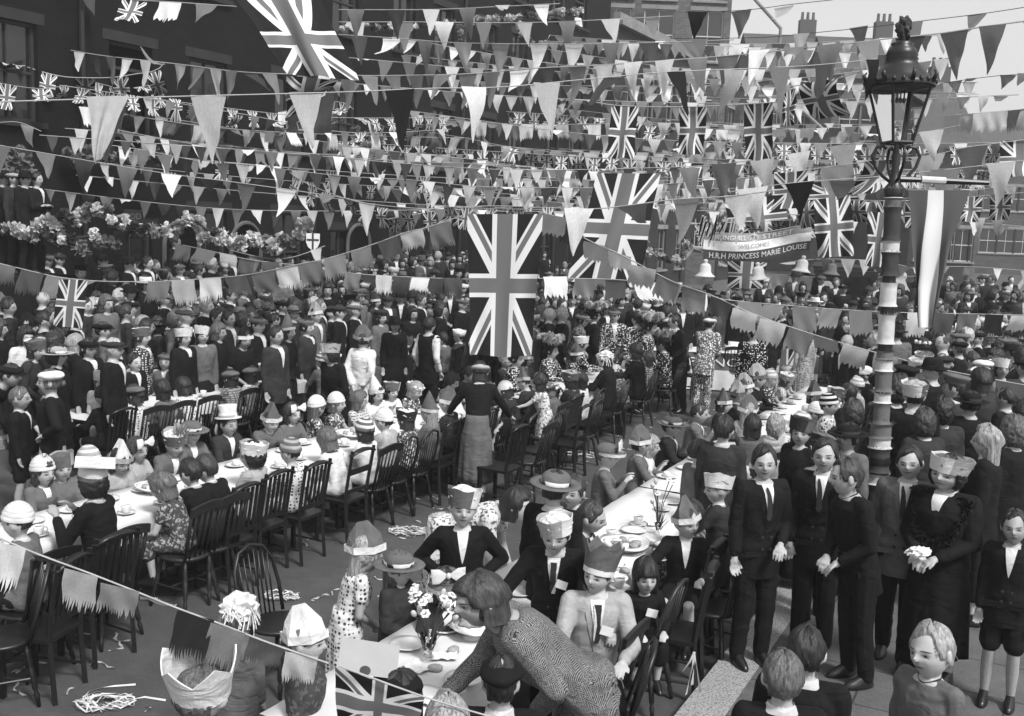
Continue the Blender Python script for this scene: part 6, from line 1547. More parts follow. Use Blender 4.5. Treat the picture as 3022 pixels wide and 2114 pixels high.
S('4 -60,165 250,240 420,275 700,300 1100,300 1400,280 1680,255 2000,190 2250,135 5 230,50 450,-30 2 600,1540 850,1455', 14, 13.5, 'fringe', .3, .34, .36, 'mdwm--mlwmmwmm', 13, .006)
S('4 1240,55 1450,100 1700,155 2010,190', 15, 16, 'fringe', .28, .3, .33, 'dwlmdm', 14)
S('5 -20,235 260,260 690,280 880,285', 15.5, 15, 'fringe', .25, .28, .27, 'dmmwdwm', 15)
S('5 1350,280 1560,280 1900,290 2294,330 6 200,410 420,440 780,470 1040,490 1430,510 1900,520 2400,532', 15, 16, 'saw', .34, .4, .42, 'wldwmwkmwmlmkwdmk', 16)
S('2 1380,1440 1560,1500 5 1650,0 1890,110 2100,220 2280,310 6 180,395 460,520 760,625 1120,735 1400,810 1660,880 2010,950 2400,1020', 13.5, 11.5, 'saw', .31, .3, .33, 'mdmwlmmdwlmdlmkmdl', 17, .006)
S('7 -60,400 250,530 600,660 880,770 1180,890 1480,1000 1760,1110 2180,1255', 3.65, 3.72, 'fringe', .13, .17, .142, 'wdlllkmm', 18, .0035)
S('3 0,85 400,70 720,30 1000,0', 15, 14, 'tri', .27, .42, .62, 'kml-', 19, .004, rt='d')
S('3 -100,262 500,255 820,228 1250,185 1540,150 2000,95 2300,50', 16, 13, 'tri', .26, .38, .75, 'k-lmlm', 20, .004, rt='d')
S('3 1640,580 1870,545 2110,515 2350,500', 24, 22, 'tri', .36, .36, .42, 'lmd-mmd', 21, .006, rt='d')
S('3 1780,785 1950,770 2350,735', 27, 26, 'fringe', .4, .6, .38, 'llmlml', 22)
S('2 0,66 600,66 1100,45 1500,25', 17, 17, 'tri', .28, .45, .6, 'mdwmlw', 23)
S('2 0,150 600,150 1020,155 1440,150 1870,130 2260,110', 18, 19, 'tri', .32, .5, .75, 'lmwmlm', 24)
S('2 0,235 400,260 800,290 1480,300 2140,290 3 200,275 330,270', 18, 16, 'tri', .3, .48, .62, 'lwmlmw', 25)
S('2 0,385 500,430 1000,470 1400,460', 19, 19, 'tri', .26, .42, .42, 'mwmlmw', 26)
S('2 150,800 350,870 500,880 850,935 1100,985 1500,1040 1900,1085', 22, 30, 'tri', .3, .42, .9, 'wdmlw', 27)
S('2 1400,690 1650,680 1880,715 2294,725 3 250,715 650,690', 15, 14, 'jack', .42, .72, .85, 'jljmjdj', 28, .006)
S('3 620,600 980,545 1200,480', 14, 13, 'jackwide', .55, .5, .8, 'j', 29)
S('3 -50,1145 340,1100 610,1065 1110,975 1300,955 1660,890 1860,850', 17, 15, 'tri', .38, .58, .62, 'lmwdwml', 30)
S('3 290,1300 380,1290 720,1240 1270,1200 1900,1135 2350,1080', 14, 13, 'tri', .38, .55, .6, 'wkmwmlwkmlm', 31)
S('3 700,1170 1200,1100 1650,1055 1900,1000 2350,940', 16, 15, 'mix', .5, .55, .62, 'jmjlmj', 32)
S('3 0,870 500,880 900,870 1300,850', 26, 26, 'mix', .3, .32, .36, 'wlwwml', 33)
S('3 800,1375 1130,1355 1530,1360 2350,1300', 20, 18, 'jack', .34, .5, .46, 'j', 34)
S('1 0,830 130,830 280,890', 18, 18, 'tri', .24, .42, .5, 'lw', 35)
S('2 0,985 500,1040 1000,1090', 20, 22, 'tri', .24, .36, .34, 'lwmdw', 36)
S('2 0,1065 250,1080 620,1100 1040,1110', 19, 20, 'tri', .24, .4, .36, 'mwlmd', 37)
S('2 1600,1420 1800,1410 2050,1380 2294,1350 3 300,1330 600,1290', 12.5, 12, 'tri', .34, .55, .62, 'wmmw', 38)
S('1 -30,560 250,600 450,580', 18.5, 19, 'jack', .28, .45, .5, 'j', 71)
S('1 650,560 850,600 1100,560', 20, 21, 'jack', .28, .45, .42, 'jjm', 72)
S('1 1900,760 2100,720 2294,690 2 100,740', 22, 22, 'mix', .25, .35, .34, 'jmwl', 73)
S('1 0,10 620,-20', 19, 20, 'tri', .3, .4, .8, 'mdl', 39)
S('1 900,0 1250,20 1600,45', 16, 16, 'mix', .34, .5, .5, 'jwmlmj', 40)
S('3 20,935 250,990 500,1040', 30, 28, 'tri', .26, .26, .5, 'w', 41)
S('3 -30,1000 200,1090 380,1120', 27, 26, 'saw', .3, .3, .42, 'wl', 42)
S('2 620,1290 900,1340 1400,1330 1900,1330 2294,1290', 21, 22, 'tri', .26, .4, .38, 'wmldmw', 43)
S('2 300,1490 900,1400 1500,1410', 17, 18, 'jack', .22, .36, .5, 'j', 44)
S('4 1560,90 1900,150 2200,60', 17, 18, 'tri', .22, .3, .5, 'mdwm', 45)
S('6 640,180 900,150 1300,160 1500,200', 24, 24, 'tri', .34, .4, .45, 'lmdlw', 46)
S('6 1500,210 1900,200 2350,230', 26, 27, 'mix', .3, .32, .8, 'wlm', 47)
S('6 -20,60 150,110 300,200', 27, 27, 'tri', .25, .3, .5, 'l', 48)
S('6 640,255 1000,275 1560,265', 26, 26, 'saw', .45, .4, .6, 'wml', 49)
S('3 1560,1480 1900,1500 2350,1540', 24, 25, 'tri', .3, .3, .8, 'lmw', 50)
S('3 0,1520 500,1500 900,1480', 22, 21, 'jack', .3, .5, .5, 'j', 51)
S('2 900,1180 1300,1200 1900,1230 2294,1260', 24, 24, 'mix', .28, .42, .4, 'wmlwd', 52)
S('8 0,1270 570,1478 1060,1625', 3.7, 3.75, 'fringe', .1, .1, 5, '-', 70, .0035, 'cord alone running on past the near union flag')
rr_ = random.Random(77)
for k in range(22):
    y0 = 40+k*24+rr_.uniform(-12, 12); x0 = rr_.uniform(700, 1300); x1 = rr_.uniform(2500, 3080); D = rr_.uniform(24, 42); q = [(x0+(x1-x0)*t, y0+110*t+rr_.uniform(10, 30)*math.sin(math.pi*t)*2+(rr_.uniform(-70, 20)*t)) for t in (0, .33, .66, 1)]
    S('0 '+' '.join(f'{int(a)},{int(b)}' for a, b in q), D, D*.9, rr_.choice(('tri', 'tri', 'mix', 'tri', 'jack')), .3*D/27, .42*D/27, .4*D/27, rr_.choice(('wlm', 'wlwm', 'lwml', 'wwlm')), 80+k, .008)
for k in range(9):
    y0 = 250+k*38+rr_.uniform(-10, 10); x0 = rr_.uniform(-60, 500); x1 = rr_.uniform(1300, 2300); D0, D1 = rr_.uniform(17.5, 18.8), rr_.uniform(19, 26); q = [(x0+(x1-x0)*t, y0+(95-k*2)*t+rr_.uniform(8, 26)*math.sin(math.pi*t)*2) for t in (0, .33, .66, 1)]
    S('0 '+' '.join(f'{int(a)},{int(b)}' for a, b in q), D0, D1, rr_.choice(('tri', 'tri', 'tri', 'mix', 'jack')), .22, .34, rr_.choice((.32, .4, .5)), rr_.choice(('wlmd', 'wmwdm', 'lwmj', 'wmlm')), 120+k, .006)
# strings hanging down the terrace wall
for k, (x, y0, y1, D) in enumerate(((600, 120, 560, 20.5), (955, 0, 560, 22.3), (1010, 150, 620, 22.6), (1420, 90, 860, 24.7), (1612, 160, 500, 25.6), (1750, 280, 1150, 26.2), (1872, 440, 1150, 26.8))):
    S(f'1 {x},{y0} {x-3},{(y0+y1)//2} {x},{y1}', D, D, 'tri', .3, .3, .62, 'wlwml', 60+k, .006, 'pennants hanging down the brick wall')
# ================================================================ flags
def flag(name, C, D, label, across=True, uvm=None, amp=.03, mt=None, fold=None, seed=0, n=24, cat='flag', group=None):
    """C: four corners TL TR BR BL as (crop,x,y); D: depth of each"""
    if not hasattr(D, '__len__'): D = (D,)*4
    Wc = [atd(c, x, y, d) for (c, x, y), d in zip(C, D)]; o0 = (Wc[0]+Wc[1])/2; Wc = [p-o0 for p in Wc]
    def fn(u, v):
        p = Wc[0].lerp(Wc[1], u).lerp(Wc[3].lerp(Wc[2], u), v); nrm_ = V((0, -1, 0))
        wv = amp*(math.sin(u*9+seed+v*2.5)+.6*math.sin(u*17+v*4+seed*2)+.5*math.sin(v*7+seed+u*3))*(.25+v); p = p+nrm_*wv+V((1, 0, 0))*amp*.5*math.sin(v*8+seed)*(u-.5)
        if fold: p = p+V(fold(u, v))
        return p
    me = grid_mesh(fn, n, n+8, 'flag', uvm or (lambda u, v: (v, u)) if across else (lambda u, v: (u, 1-v))); o = part(name, me, mt or JM, None, o0); tag(o, label, cat, group); return o
flag('union_flag', ((2, 870, 1450), (2, 1382, 1450), (5, 1300, 812), (5, 890, 800)), 13, 'great union flag hanging straight down over the tables, centre of the picture', amp=.02, fold=lambda u, v: (0, .05*math.sin(u*14)*max(0, v-.5), .05*max(0, v-.8)*math.sin(u*9)))
flag('union_flag', ((2, 1750, 1175), (2, 2175, 1175), (5, 2030, 345), (5, 1540, 300)), (17, 17, 16.6, 16.8), 'second large union flag hanging behind, right of the great one', amp=.05, seed=2)
flag('union_flag', ((1, 1500, -150), (1, 2090, -190), (1, 2420, 540), (1, 1950, 505)), (13, 13, 12, 12.2), 'large union flag blown slantwise across the top left', amp=.06, seed=1, uvm=lambda u, v: (.2+.8*v**2.3, u))
flag('union_flag', ((1, 1930, 512), (1, 2300, 545), (1, 2180, 640), (1, 1940, 810)), (12.2, 12, 12.3, 12.4), 'lower folded flap of union flag caught on the string beneath it', amp=.05, seed=5)
flag('union_flag', ((4, 400, 285), (4, 592, 292), (4, 562, 622), (4, 355, 600)), 13.2, 'small union flag hung on the fringed string at left', amp=.012, seed=3)
flag('union_flag', ((0, 2400, 590), (0, 2510, 575), (0, 2520, 755), (0, 2415, 762)), (19.5, 19.5, 19.3, 19.4), 'union flag immediately right of the word banner', amp=.05, seed=4)
flag('union_flag', ((0, 2562, 625), (0, 2650, 630), (0, 2612, 790), (0, 2552, 785)), 18.5, 'union flag half hidden behind the striped lamp post', amp=.05, seed=6)
flag('union_flag', ((0, 2148, 770), (0, 2263, 775), (0, 2250, 852), (0, 2148, 850)), 23, 'union flag under the word banner behind the bells', amp=.03, seed=7)
flag('union_flag', ((0, 2140, 600), (0, 2320, 570), (0, 2330, 700), (0, 2150, 705)), 22, 'union flag above the word banner', amp=.08, seed=8)
flag('union_flag', ((0, 2370, 540), (0, 2540, 530), (0, 2520, 620), (0, 2400, 625)), 20, 'union flag draped above the flag right of the word banner', amp=.06, seed=9)
flag('union_flag', ((8, -30, 1275), (8, 575, 1478), (8, 500, 1720), (8, -10, 1700)), (3.72, 3.76, 3.8, 3.8), 'near union flag at the end of the fringed string, bottom edge', across=False, amp=.008, seed=10)
flag('union_flag', ((3, 650, 640), (3, 750, 600), (3, 740, 850), (3, 660, 860)), 14, 'narrow union flag beside the black pennant, left of the lamp', amp=.04, seed=11)
flag('pale_flag', ((1, 590, 655), (1, 870, 648), (1, 700, 1050), (1, 640, 1112)), (5.0, 5.0, 4.9, 4.9), 'large pale pennant hanging nearest the camera at top left', mt=TONE['l'], amp=.012, seed=2, cat='pennant')
# tricolour banner hung from the lamp's ladder bar
g = NG('tricolour_cloth'); sx = g.n('SeparateXYZ'); g.L(g.co('UV'), sx.inputs[0]); t_ = g.mth('LESS_THAN', g.mth('ABSOLUTE', g.mth('SUBTRACT', sx.outputs[0], .5)), .1667); g.color(g.mix(t_, .085, .62)); tric = g.fin(.9, .1)
def lampflag():
    root, bz, base, q = LAMP; D = base.y; 
    K = [(0, 2680, 2739, 2785, 2862), (.35, 2692, 2726, 2779, 2812), (.7, 2703, 2708, 2765, 2776), (1, 2711, 2713, 2751, 2754)]
    o0 = atd(0, 2680, 560, D)
    def fn(u, v):
        i = min(2, max(j for j in range(4) if K[j][0] <= v+1e-6)); f = (v-K[i][0])/(K[i+1][0]-K[i][0]); e = [K[i][j]*(1-f)+K[i+1][j]*f for j in (1, 2, 3, 4)]
        j = min(2, int(u*3)); x = e[j]+(e[j+1]-e[j])*(u*3-j)+1.5*math.sin(v*12)
        return atd(0, x, 562+405*v, D+.04*math.sin(v*9+u*5)*v+.06*math.sin(u*12)*v)-o0
    me = grid_mesh(fn, 18, 34, 'banner', lambda u, v: (u, 1-v)); o = part('tricolour_banner', me, tric, None, o0); tag(o, 'long tapering tricolour banner with pale centre stripe hanging from the lamp bar', 'banner')
lampflag()
# ---- word banner
def font_mesh(body, size=1.0):
    cu = bpy.data.curves.new('t', 'FONT'); cu.body = body; cu.size = size; cu.resolution_u = 2; o = bpy.data.objects.new('t', cu)
    return baked(o)
def letters(body, fn, u0, u1, v0, v1, mt, parent, off=.02, bold=True, name='lettering'):
    me = font_mesh(body); xs = [v.co.x for v in me.vertices]; ys = [v.co.y for v in me.vertices]; a, b, c, d = min(xs), max(xs), min(ys), max(ys)
    if bold:
        pass
    for v in me.vertices:
        u = u0+(u1-u0)*(v.co.x-a)/(b-a); w_ = v0+(v1-v0)*(v.co.y-c)/(d-c); p = V(fn(u, w_)); v.co = p+V((0, -off, 0))
    return part(name, me, mt, parent)
def word_banner():
    D = 21; TL, TR = atd(0, 2080, 682, D), atd(0, 2392, 676, D); o0 = TL.copy(); Wd = (TR-TL).length; hh = atd(0, 2080, 682, D).z-atd(0, 2080, 757, D).z
    def fn(u, v):     # v up from 0 bottom to 1 top
        p = TL.lerp(TR, u)-o0; sag = -.09*math.sin(math.pi*min(1, u*1.15))+.09*u*u; return V((p.x, .06*math.sin(u*9+v*3)+.05*math.sin(u*4), p.z+sag-hh*(1-v)*(1+.12*(1-u))))
    g = NG('banner_stripes'); sx = g.n('SeparateXYZ'); g.L(g.co('UV'), sx.inputs[0]); Y = sx.outputs[1]
    c = g.mix(g.mth('GREATER_THAN', Y, .36), .07, .8); c = g.mix(g.mth('GREATER_THAN', Y, .70), c, .3); g.color(g.mth('MULTIPLY', c, g.ramp(g.noise(8), .3, .7, .85, 1.15))); m_ = g.fin(.9, .1)
    root = empty('word_banner', o0); tag(root, 'three striped cloth banner welcoming the princess, lettered in white capitals', 'banner')
    part('cloth', grid_mesh(lambda u, v: fn(u, v), 40, 10, 'c', lambda u, v: (u, v)), m_, root)
    wl, dk = plain('white_letters', .75, .8, .05), plain('faded_letters', .3, .8, .1)
    letters('NSINGHILL', fn, .1, .4, .76, .93, wl, root); letters('STREET', fn, .56, .83, .76, .93, wl, root); letters('WELCOMES', fn, .33, .63, .46, .62, dk, root); letters('H.R.H PRINCESS MARIE LOUISE', fn, .06, .97, .08, .28, wl, root)
    cr = MB(); c0 = fn(.475, .84)+V((0, -.02, 0)); r = .07
    cr.box(c0+V((0, 0, -.06)), (.15, .006, .025))
    for a in (-1, 0, 1): cr.tube([c0+V((a*.07, 0, -.05)), c0+V((a*.09, 0, .02)), c0+V((a*.04, 0, .06)), c0+V((0, 0, .045))], .009, 4)
    cr.ell(c0+V((0, 0, .08)), (.015, .008, .018), 6, 4); cr.obj('crown_emblem', wl, root)
    MB().tube([fn(i/12, 1)+V((0, .0, 0)) for i in range(13)], .01, 5).obj('top_cord', TONE['l'], root)
word_banner()
# streamers over the left end of the banner
b = MB(); rnd = random.Random(8)
for i in range(26):
    x = 2078+rnd.uniform(-5, 110); y = 655+rnd.uniform(-25, 10); D = 20.6; p = atd(0, x, y, D); q = atd(0, x-rnd.uniform(5, 30), y+rnd.uniform(40, 75), D); b.add([p-V((.02, 0, 0)), p+V((.02, 0, 0)), q+V((.015, 0, 0)), q-V((.015, 0, 0))], [(0, 1, 2, 3)])
tag(b.obj('paper_streamers', TONE['l']), 'pale streamers dangling over the left end of the word banner', 'streamers')
# ---- bells
for i, (x, y, s_, t, lb) in enumerate(((140, 150, 1, 'w', 'leftmost white paper bell'), (490, 170, 1, 'w', 'white paper bell tilted in front of a union flag'), (805, 125, .95, 'w', 'white paper bell, half hidden, third from left'), (1000, 155, .85, 'm', 'grey paper bell above the parked van'), (848, 185, .6, 'd', 'small dark paper bell beside the third white one'))):
    p = atd(6, x, y, 20.6); r = empty('paper_bell', p); tag(r, lb+' strung below the word banner' if i else 'leftmost white paper bell strung below the word banner', 'paper bell', 'paper bells'); r.scale = (s_,)*3; r.rotation_euler = (0, R_((0, -8, 6, 3, 0)[i]), 0)
    MB().lathe([(.012, 0), (.04, -.01), (.045, -.05), (.03, -.07), (.09, -.1), (.115, -.15), (.12, -.25), (.15, -.3), (.2, -.33), (.205, -.345), (.19, -.35), (.1, -.3), (.001, -.1)], 20).obj('bell_dome', TONE[t], r, True); MB().ell((0, 0, -.37), (.03, .03, .035), 10, 8).obj('clapper', TONE[t], r, True)
# ---- board lettered GOD SAVE
p = atd(1, 900, 1480, 17.9); r = empty('lettered_board', p, R_(20), .5); tag(r, 'dark lettered board with pale panel behind the paper flowers at left', 'sign')
MB().box((0, 0, 0), (.62, .03, .62)).obj('board', plain('black_board', .01, .6, .2), r); MB().box((0.02, -.02, -.28), (.6, .02, .24)).obj('panel', PAPERW, r)
letters('GOD', lambda u, v: (-.26+.52*u, -.02, -.1+.5*v), 0, 1, .15, .55, plain('chalk_letters', .12, .8), r, .01); letters('SAVE', lambda u, v: (-.26+.56*u, -.035, -.38+.2*v), 0, 1, .1, .95, plain('black_letters', .01, .7), r, .01)
# ---- crown emblem on dark cloth, St George shield
fl = flag('dark_cloth', ((1, 1940, 770), (1, 2260, 620), (1, 2240, 900), (1, 1960, 900)), 13.5, 'dark cloth with small pale crown hanging at upper left', mt=TONE['d'], amp=.03, cat='cloth')
cr = MB(); c0 = atd(1, 2060, 840, 13.38)-fl.location; q = .085
for a in (-1, -.35, .35, 1): cr.tube([c0+V((a*.06*1.2, 0, -.06)), c0+V((a*.08*1.2, 0, .01)), c0+V((a*.04, 0, .05)), c0+V((0, 0, .05))], .006, 4)
cr.box(c0+V((0, 0, -.075)), (.16, .006, .02)); cr.ell(c0+V((0, 0, .07)), (.012, .006, .016), 6, 4); cr.obj('crown_emblem', TONE['l'], fl)
p = atd(4, 2118, 30, 15.5); r = empty('heraldic_shield', p, 0, .6); tag(r, 'white shield with dark cross hung beside the seated man in grey', 'shield')
sh = [(-.17, .2), (.17, .2), (.17, -.02), (.12, -.14), (0, -.24), (-.12, -.14), (-.17, -.02)]; mb = MB(); mb.add([(x, 0, z) for x, z in sh]+[(x, .02, z) for x, z in sh], [tuple(range(7)), tuple(range(13, 6, -1))]+[(i, i+7, (i+1) % 7+7, (i+1) % 7) for i in range(7)]); mb.obj('board', PAPERW, r)
mb = MB(); mb.box((0, -.006, 0), (.045, .008, .4)); mb.box((0, -.006, .04), (.3, .0085, .045)); mb.obj('cross', TONE['d'], r)
# ---- standing shield held by the woman in the overall
p = atz(6, 640, 1140, .0); r = empty('flag_shield', p, R_(-15)); tag(r, 'tall curved shield painted as union flag standing in the road beside the pearly man', 'shield')
me = grid_mesh(lambda u, v: ((u-.5)*(.62-.25*abs(v-.45)), .12*(u-.5)**2, .05+v*1.0), 10, 14, 's', lambda u, v: (v, u)); part('face', me, JM, r); me = grid_mesh(lambda u, v: ((u-.5)*(.64-.25*abs(v-.45)), .03+.12*(u-.5)**2, .04+v*1.02), 10, 14, 's'); part('back', me, TONE['m'], r)
# ================================================================ paper flower garlands
def flower_mesh(seed):   # ruffled tissue pom-pom
    rnd = random.Random(seed); mb = MB(); mb.ell((0, 0, 0), (.55, .55, .5), 12, 8, fn=crumple(1, 1, seed, amp=.3))
    for i in range(46):
        d = nrm((rnd.gauss(0, 1), rnd.gauss(0, 1)-.5, rnd.gauss(0, 1)+.2)); t = d.cross(V((rnd.uniform(-1, 1), .5, 1))).normalized(); b_ = d.cross(t); w_ = rnd.uniform(.2, .38); L = rnd.uniform(.65, .95)
        c = d*.35; e = d*L+b_*rnd.uniform(-.25, .25); mb.add([c-t*w_*.5, c+t*w_*.5, e+t*w_+b_*.1, e+d*.12, e-t*w_+b_*.08], [(0, 1, 2, 3), (0, 3, 4)])
    return mb.mesh('paper_flower')
FLW = [flower_mesh(i) for i in range(5)]
def garland(name, txt, D0, D1, r0, n, jit, tones, label, seed=0):
    rnd = random.Random(seed); toks = txt.split(); c = 0; pts = []
    for t in toks:
        if ',' not in t: c = int(t); continue
        pts.append(pix(c, *map(float, t.split(','))))
    cum = [0]
    for a, b in zip(pts, pts[1:]): cum.append(cum[-1]+math.hypot(b[0]-a[0], b[1]-a[1]))
    W = []
    for i in range(n):
        s_ = cum[-1]*i/(n-1); j = min(len(pts)-2, max(k for k in range(len(cum)) if cum[k] <= s_+1e-6)); f = (s_-cum[j])/(cum[j+1]-cum[j]); W.append((pts[j][0]*(1-f)+pts[j+1][0]*f, pts[j][1]*(1-f)+pts[j+1][1]*f, D0+(D1-D0)*i/(n-1)))
    o0 = atd(0, *W[0]); root = empty(name, o0); tag(root, label, 'garland', 'paper flower garlands')
    MB().tube([atd(0, *q)-o0 for q in W], .02, 5).obj('rope', TONE['d'], root)
    for q in W:
        p = atd(0, q[0]+rnd.gauss(0, jit*.5), q[1]+rnd.gauss(0, jit), q[2]+rnd.uniform(-.15, .15))-o0; s_ = r0*rnd.uniform(.7, 1.25)
        part('paper_flower', rnd.choice(FLW), TONE[rnd.choice(tones)], root, M=Matrix.Translation(p) @ Euler((rnd.uniform(-.5, .5), rnd.uniform(-3, 3), rnd.uniform(-.6, .6))).to_matrix().to_4x4() @ Matrix.Scale(s_, 4))
garland('flower_garland', '1 0,1530 150,1570 330,1480 440,1520 600,1450 720,1430 880,1540 1080,1560 1300,1480 1400,1560 1500,1570', 17.2, 17.0, .125, 40, 11, 'wlwmlwd', 'thick garland of pale paper flowers along the porch wall at left', 1)
garland('flower_garland', '1 600,1600 4 300,20 450,60 560,30 700,40 800,60', 17.1, 17.1, .13, 15, 14, 'lmwd', 'lower tier of paper flowers beneath the left garland', 2)
garland('flower_garland', '4 1480,-30 1600,40 1750,20 1850,50 1960,10 2060,-60', 17.5, 17, .15, 18, 8, 'wwlwm', 'garland of pale paper flowers ending beside the perched man in grey', 3)
garland('flower_garland', '2 20,190 230,180 460,185 720,160 900,150 1080,130 1290,110 1450,100 1640,70', 21, 22, .085, 40, 3, 'wldmwl', 'thin flower rope across the top centre', 4)
garland('flower_garland', '2 120,230 140,380 3 -1000,0', 22, 22, .1, 2, 3, 'wl', 'short flower spray', 5) if 0 else None
garland('flower_garland', '5 2080,60 2150,130 2294,170 6 40,20', 26, 26, .12, 14, 6, 'lmw', 'flower swag on the far wall right of the second large flag', 6)
garland('flower_garland', '1 0,30 60,60 120,30', 19.2, 19.4, .16, 7, 8, 'mdm', 'dim flowers at the top left window', 7)
garland('flower_garland', '1 20,1060 60,1120 120,1080 160,1130', 18.5, 18.6, .2, 8, 10, 'mmd', 'dim paper flowers above the men on the porch wall', 8)
garland('flower_garland', '1 480,1040 560,1100 640,1020 700,1060 760,1000', 19.5, 20, .15, 9, 8, 'mlml', 'paper flowers on the window sill behind the nearest pale pennant', 9)
garland('flower_garland', '1 900,1080 1000,1000 1100,1110 1160,1060', 20, 21, .15, 9, 10, 'mlm', 'paper flowers round the window left of centre', 10)
garland('flower_garland', '2 820,200 850,400 840,420', 27, 27, .15, 9, 3, 'ml', 'vertical flower drop on the far terrace window', 11)
garland('flower_garland', '2 1230,170 1260,260 1340,330 1400,310', 28, 29, .17, 9, 5, 'lwm', 'curling flower spray high on the terrace, centre', 12)
garland('flower_garland', '2 200,880 270,960 180,1020 120,900', 25, 25, .14, 9, 14, 'ml', 'flower cluster on the terrace left of the great flag', 13)
garland('flower_garland', '6 1100,600 1180,640 1250,700 1290,740', 17, 17, .08, 9, 8, 'wl', 'bunch of pale flowers left of the striped post', 14)
# ================================================================ royal table, loose chairs, litter, held things
p0_ = atz(10, 1000, 770, 0); p1_ = atz(10, 1760, 820, 0); ang = math.atan2(p1_.y-p0_.y, p1_.x-p0_.x); cen = atd(10, 1480, 545, 19.9); root = empty('royal_table', (cen.x, 20.2, 0), 0)
tag(root, 'draped table for the princess at the far end of the street', 'table'); L = 3.4
MB().box((0, 0, .73), (L, .8, .04)).obj('tabletop', WOODD, root)
for sx in (-1, 1):
    for sy in (-1, 1): MB().box((sx*(L/2-.15), sy*.32, .355), (.06, .06, .71)).obj('leg', WOODD, root)
def rc(u, v): x = (u-.5)*L; return (x, -.42+.02*math.sin(x*7)+.015*math.sin(x*17), v)
me = grid_mesh(lambda u, v: rc(u, .03+.73*v), 60, 6, 'c'); g = NG('banded_cloth'); sx = g.n('SeparateXYZ'); g.L(g.co('Object'), sx.inputs[0]); g.color(g.mth('MULTIPLY', g.mix(g.mth('GREATER_THAN', sx.outputs[2], .42), .62, .13), g.ramp(g.noise(4), .3, .7, .85, 1.1)))
c_ = part('tablecloth', me, g.fin(.9, .1), None, (cen.x, 20.2, 0)); tag(c_, 'cloth lettered for the princess hanging from the royal table', 'tablecloth')
letters('PRINCESS', lambda u, v: rc(u, v), .26, .68, .5, .66, plain('white_letters', .75, .8, .05), c_)
tc = part('tablecloth', grid_mesh(lambda u, v: ((u-.5)*L*1.01, -.425+.84*v, .762), 20, 6, 'c'), CLOTH_W, None, (cen.x, 20.2, 0)); tag(tc, 'plain white cloth on top of the royal table', 'tablecloth')
cake = empty('iced_cake', atd(10, 1520, 520, 20.1)); cake.location.z = .765; tag(cake, 'tiered iced cake on the royal table', 'cake'); MB().lathe([(.2, 0), (.2, .1), (.19, .11), (.14, .112), (.14, .2), (.001, .21)], 24).obj('tiers', ICING, cake, True)
for x, y, kd, yw in [(10, 0, '', 0)]: pass
for c, x, y, kd, wd, yw, s_ in [(10, 1480, 900, 'spindle', 1, 175, 1), (10, 1150, 960, 'windsor', 0, 120, 1), (10, 1740, 930, 'windsor', 0, 200, 1), (10, 1060, 880, 'rail', 1, 150, 1), (6, 1050, 960, 'slat', 0, 200, 1)]:
    p = atz(c, x, y, 0); chair(p, R_(yw), kd, wd, 'on the open road near the royal table', s_)
for x, y, kd, wd, yw in [(2080, 1600, 'spindle', 0, -120), (1980, 1380, 'windsor', 1, -100)]:
    p = atz(8, x, y, 0)
p = SP(5.15, -2.02); chair(p, YN+R_(20), 'windsor', 0, 'behind the pale jacketed crowned youth')
p = SP(7.2, -1.98); chair(p, YN+R_(-10), 'spindle', 0, 'at the dark suited youth\'s knee')
p = SP(6.6, -2.1); chair(p, YN+R_(10), 'slat', 0, 'beside the kerb under the twisted boy\'s arm')
# streamers and paper scraps
rnd = random.Random(21); b = MB()
def ribbon(b, pts, w_=.006):
    vs = []; n = len(pts)
    for i, p in enumerate(pts): t = (pts[min(i+1, n-1)]-pts[max(i-1, 0)]); s_ = V((-t.y, t.x, 0)).normalized()*w_; tw = V((0, 0, w_*.8*math.sin(i*1.3))); vs += [p-s_+tw, p+s_-tw]
    b.add(vs, [(i*2, i*2+1, i*2+3, i*2+2) for i in range(n-1)])
def curl(x, y, r, n, seed):
    rr = random.Random(seed); a = rr.random()*6; P_ = []
    for i in range(n): a += rr.gauss(0, .7); x += math.cos(a)*r; y += math.sin(a)*r; P_.append(V((x, y, .006+.012*abs(math.sin(i*.8))*rr.random())))
    return P_
for i in range(300):
    u, v = rnd.uniform(2.5, 18), rnd.choice((rnd.gauss(-4.6, .6), rnd.gauss(-5.4, .7), rnd.uniform(-8.8, -2.2), rnd.gauss(-8, .5))); p = SP(u, v); ribbon(b, curl(p.x, p.y, .025, rnd.randint(3, 12), i), .005+.002*rnd.random())
tag(b.obj('paper_litter', TONE['l']), 'scraps of pale paper streamer littering the road between the tables', 'paper litter', kind='stuff')
def tangle(c, x, y, r, n, label, seed):
    p = atz(c, x, y, 0); rr = random.Random(seed); b = MB()
    for k in range(n):
        a = rr.random()*6; P_ = []
        for i in range(26): a += rr.uniform(.2, .7); q = r*(.3+.7*rr.random()); P_.append(V((q*math.cos(a)*1.6, q*math.sin(a), .008+.05*rr.random())))
        ribbon(b, P_, .005)
    o = b.obj('paper_streamer', TONE['w']); o.location = p; tag(o, label, 'streamer')
tangle(7, 690, 1540, .13, 5, 'tangled white paper streamer on the road at bottom left', 1)
b = MB(); ribbon(b, [atz(7, x, y, .01) for x, y in ((560, 1480), (590, 1440), (680, 1415), (760, 1405), (900, 1395))], .006); tag(b.obj('paper_streamer', TONE['w']), 'single curl of streamer lying behind the bottom left tangle', 'streamer')
b = MB(); ribbon(b, [atz(7, x, y, .01) for x, y in ((720, 1560), (800, 1530), (870, 1495), (960, 1478), (1100, 1500))], .006); tag(b.obj('paper_streamer', TONE['w']), 'long streamer leading right from the bottom left tangle', 'streamer')
tangle(8, 480, 395, .15, 4, 'looped pale streamers on the road behind the hands on hips boy', 4)
tangle(5, 1670, 1480, .2, 4, 'pale streamer heap on the road left of the bow hatted boy', 5)
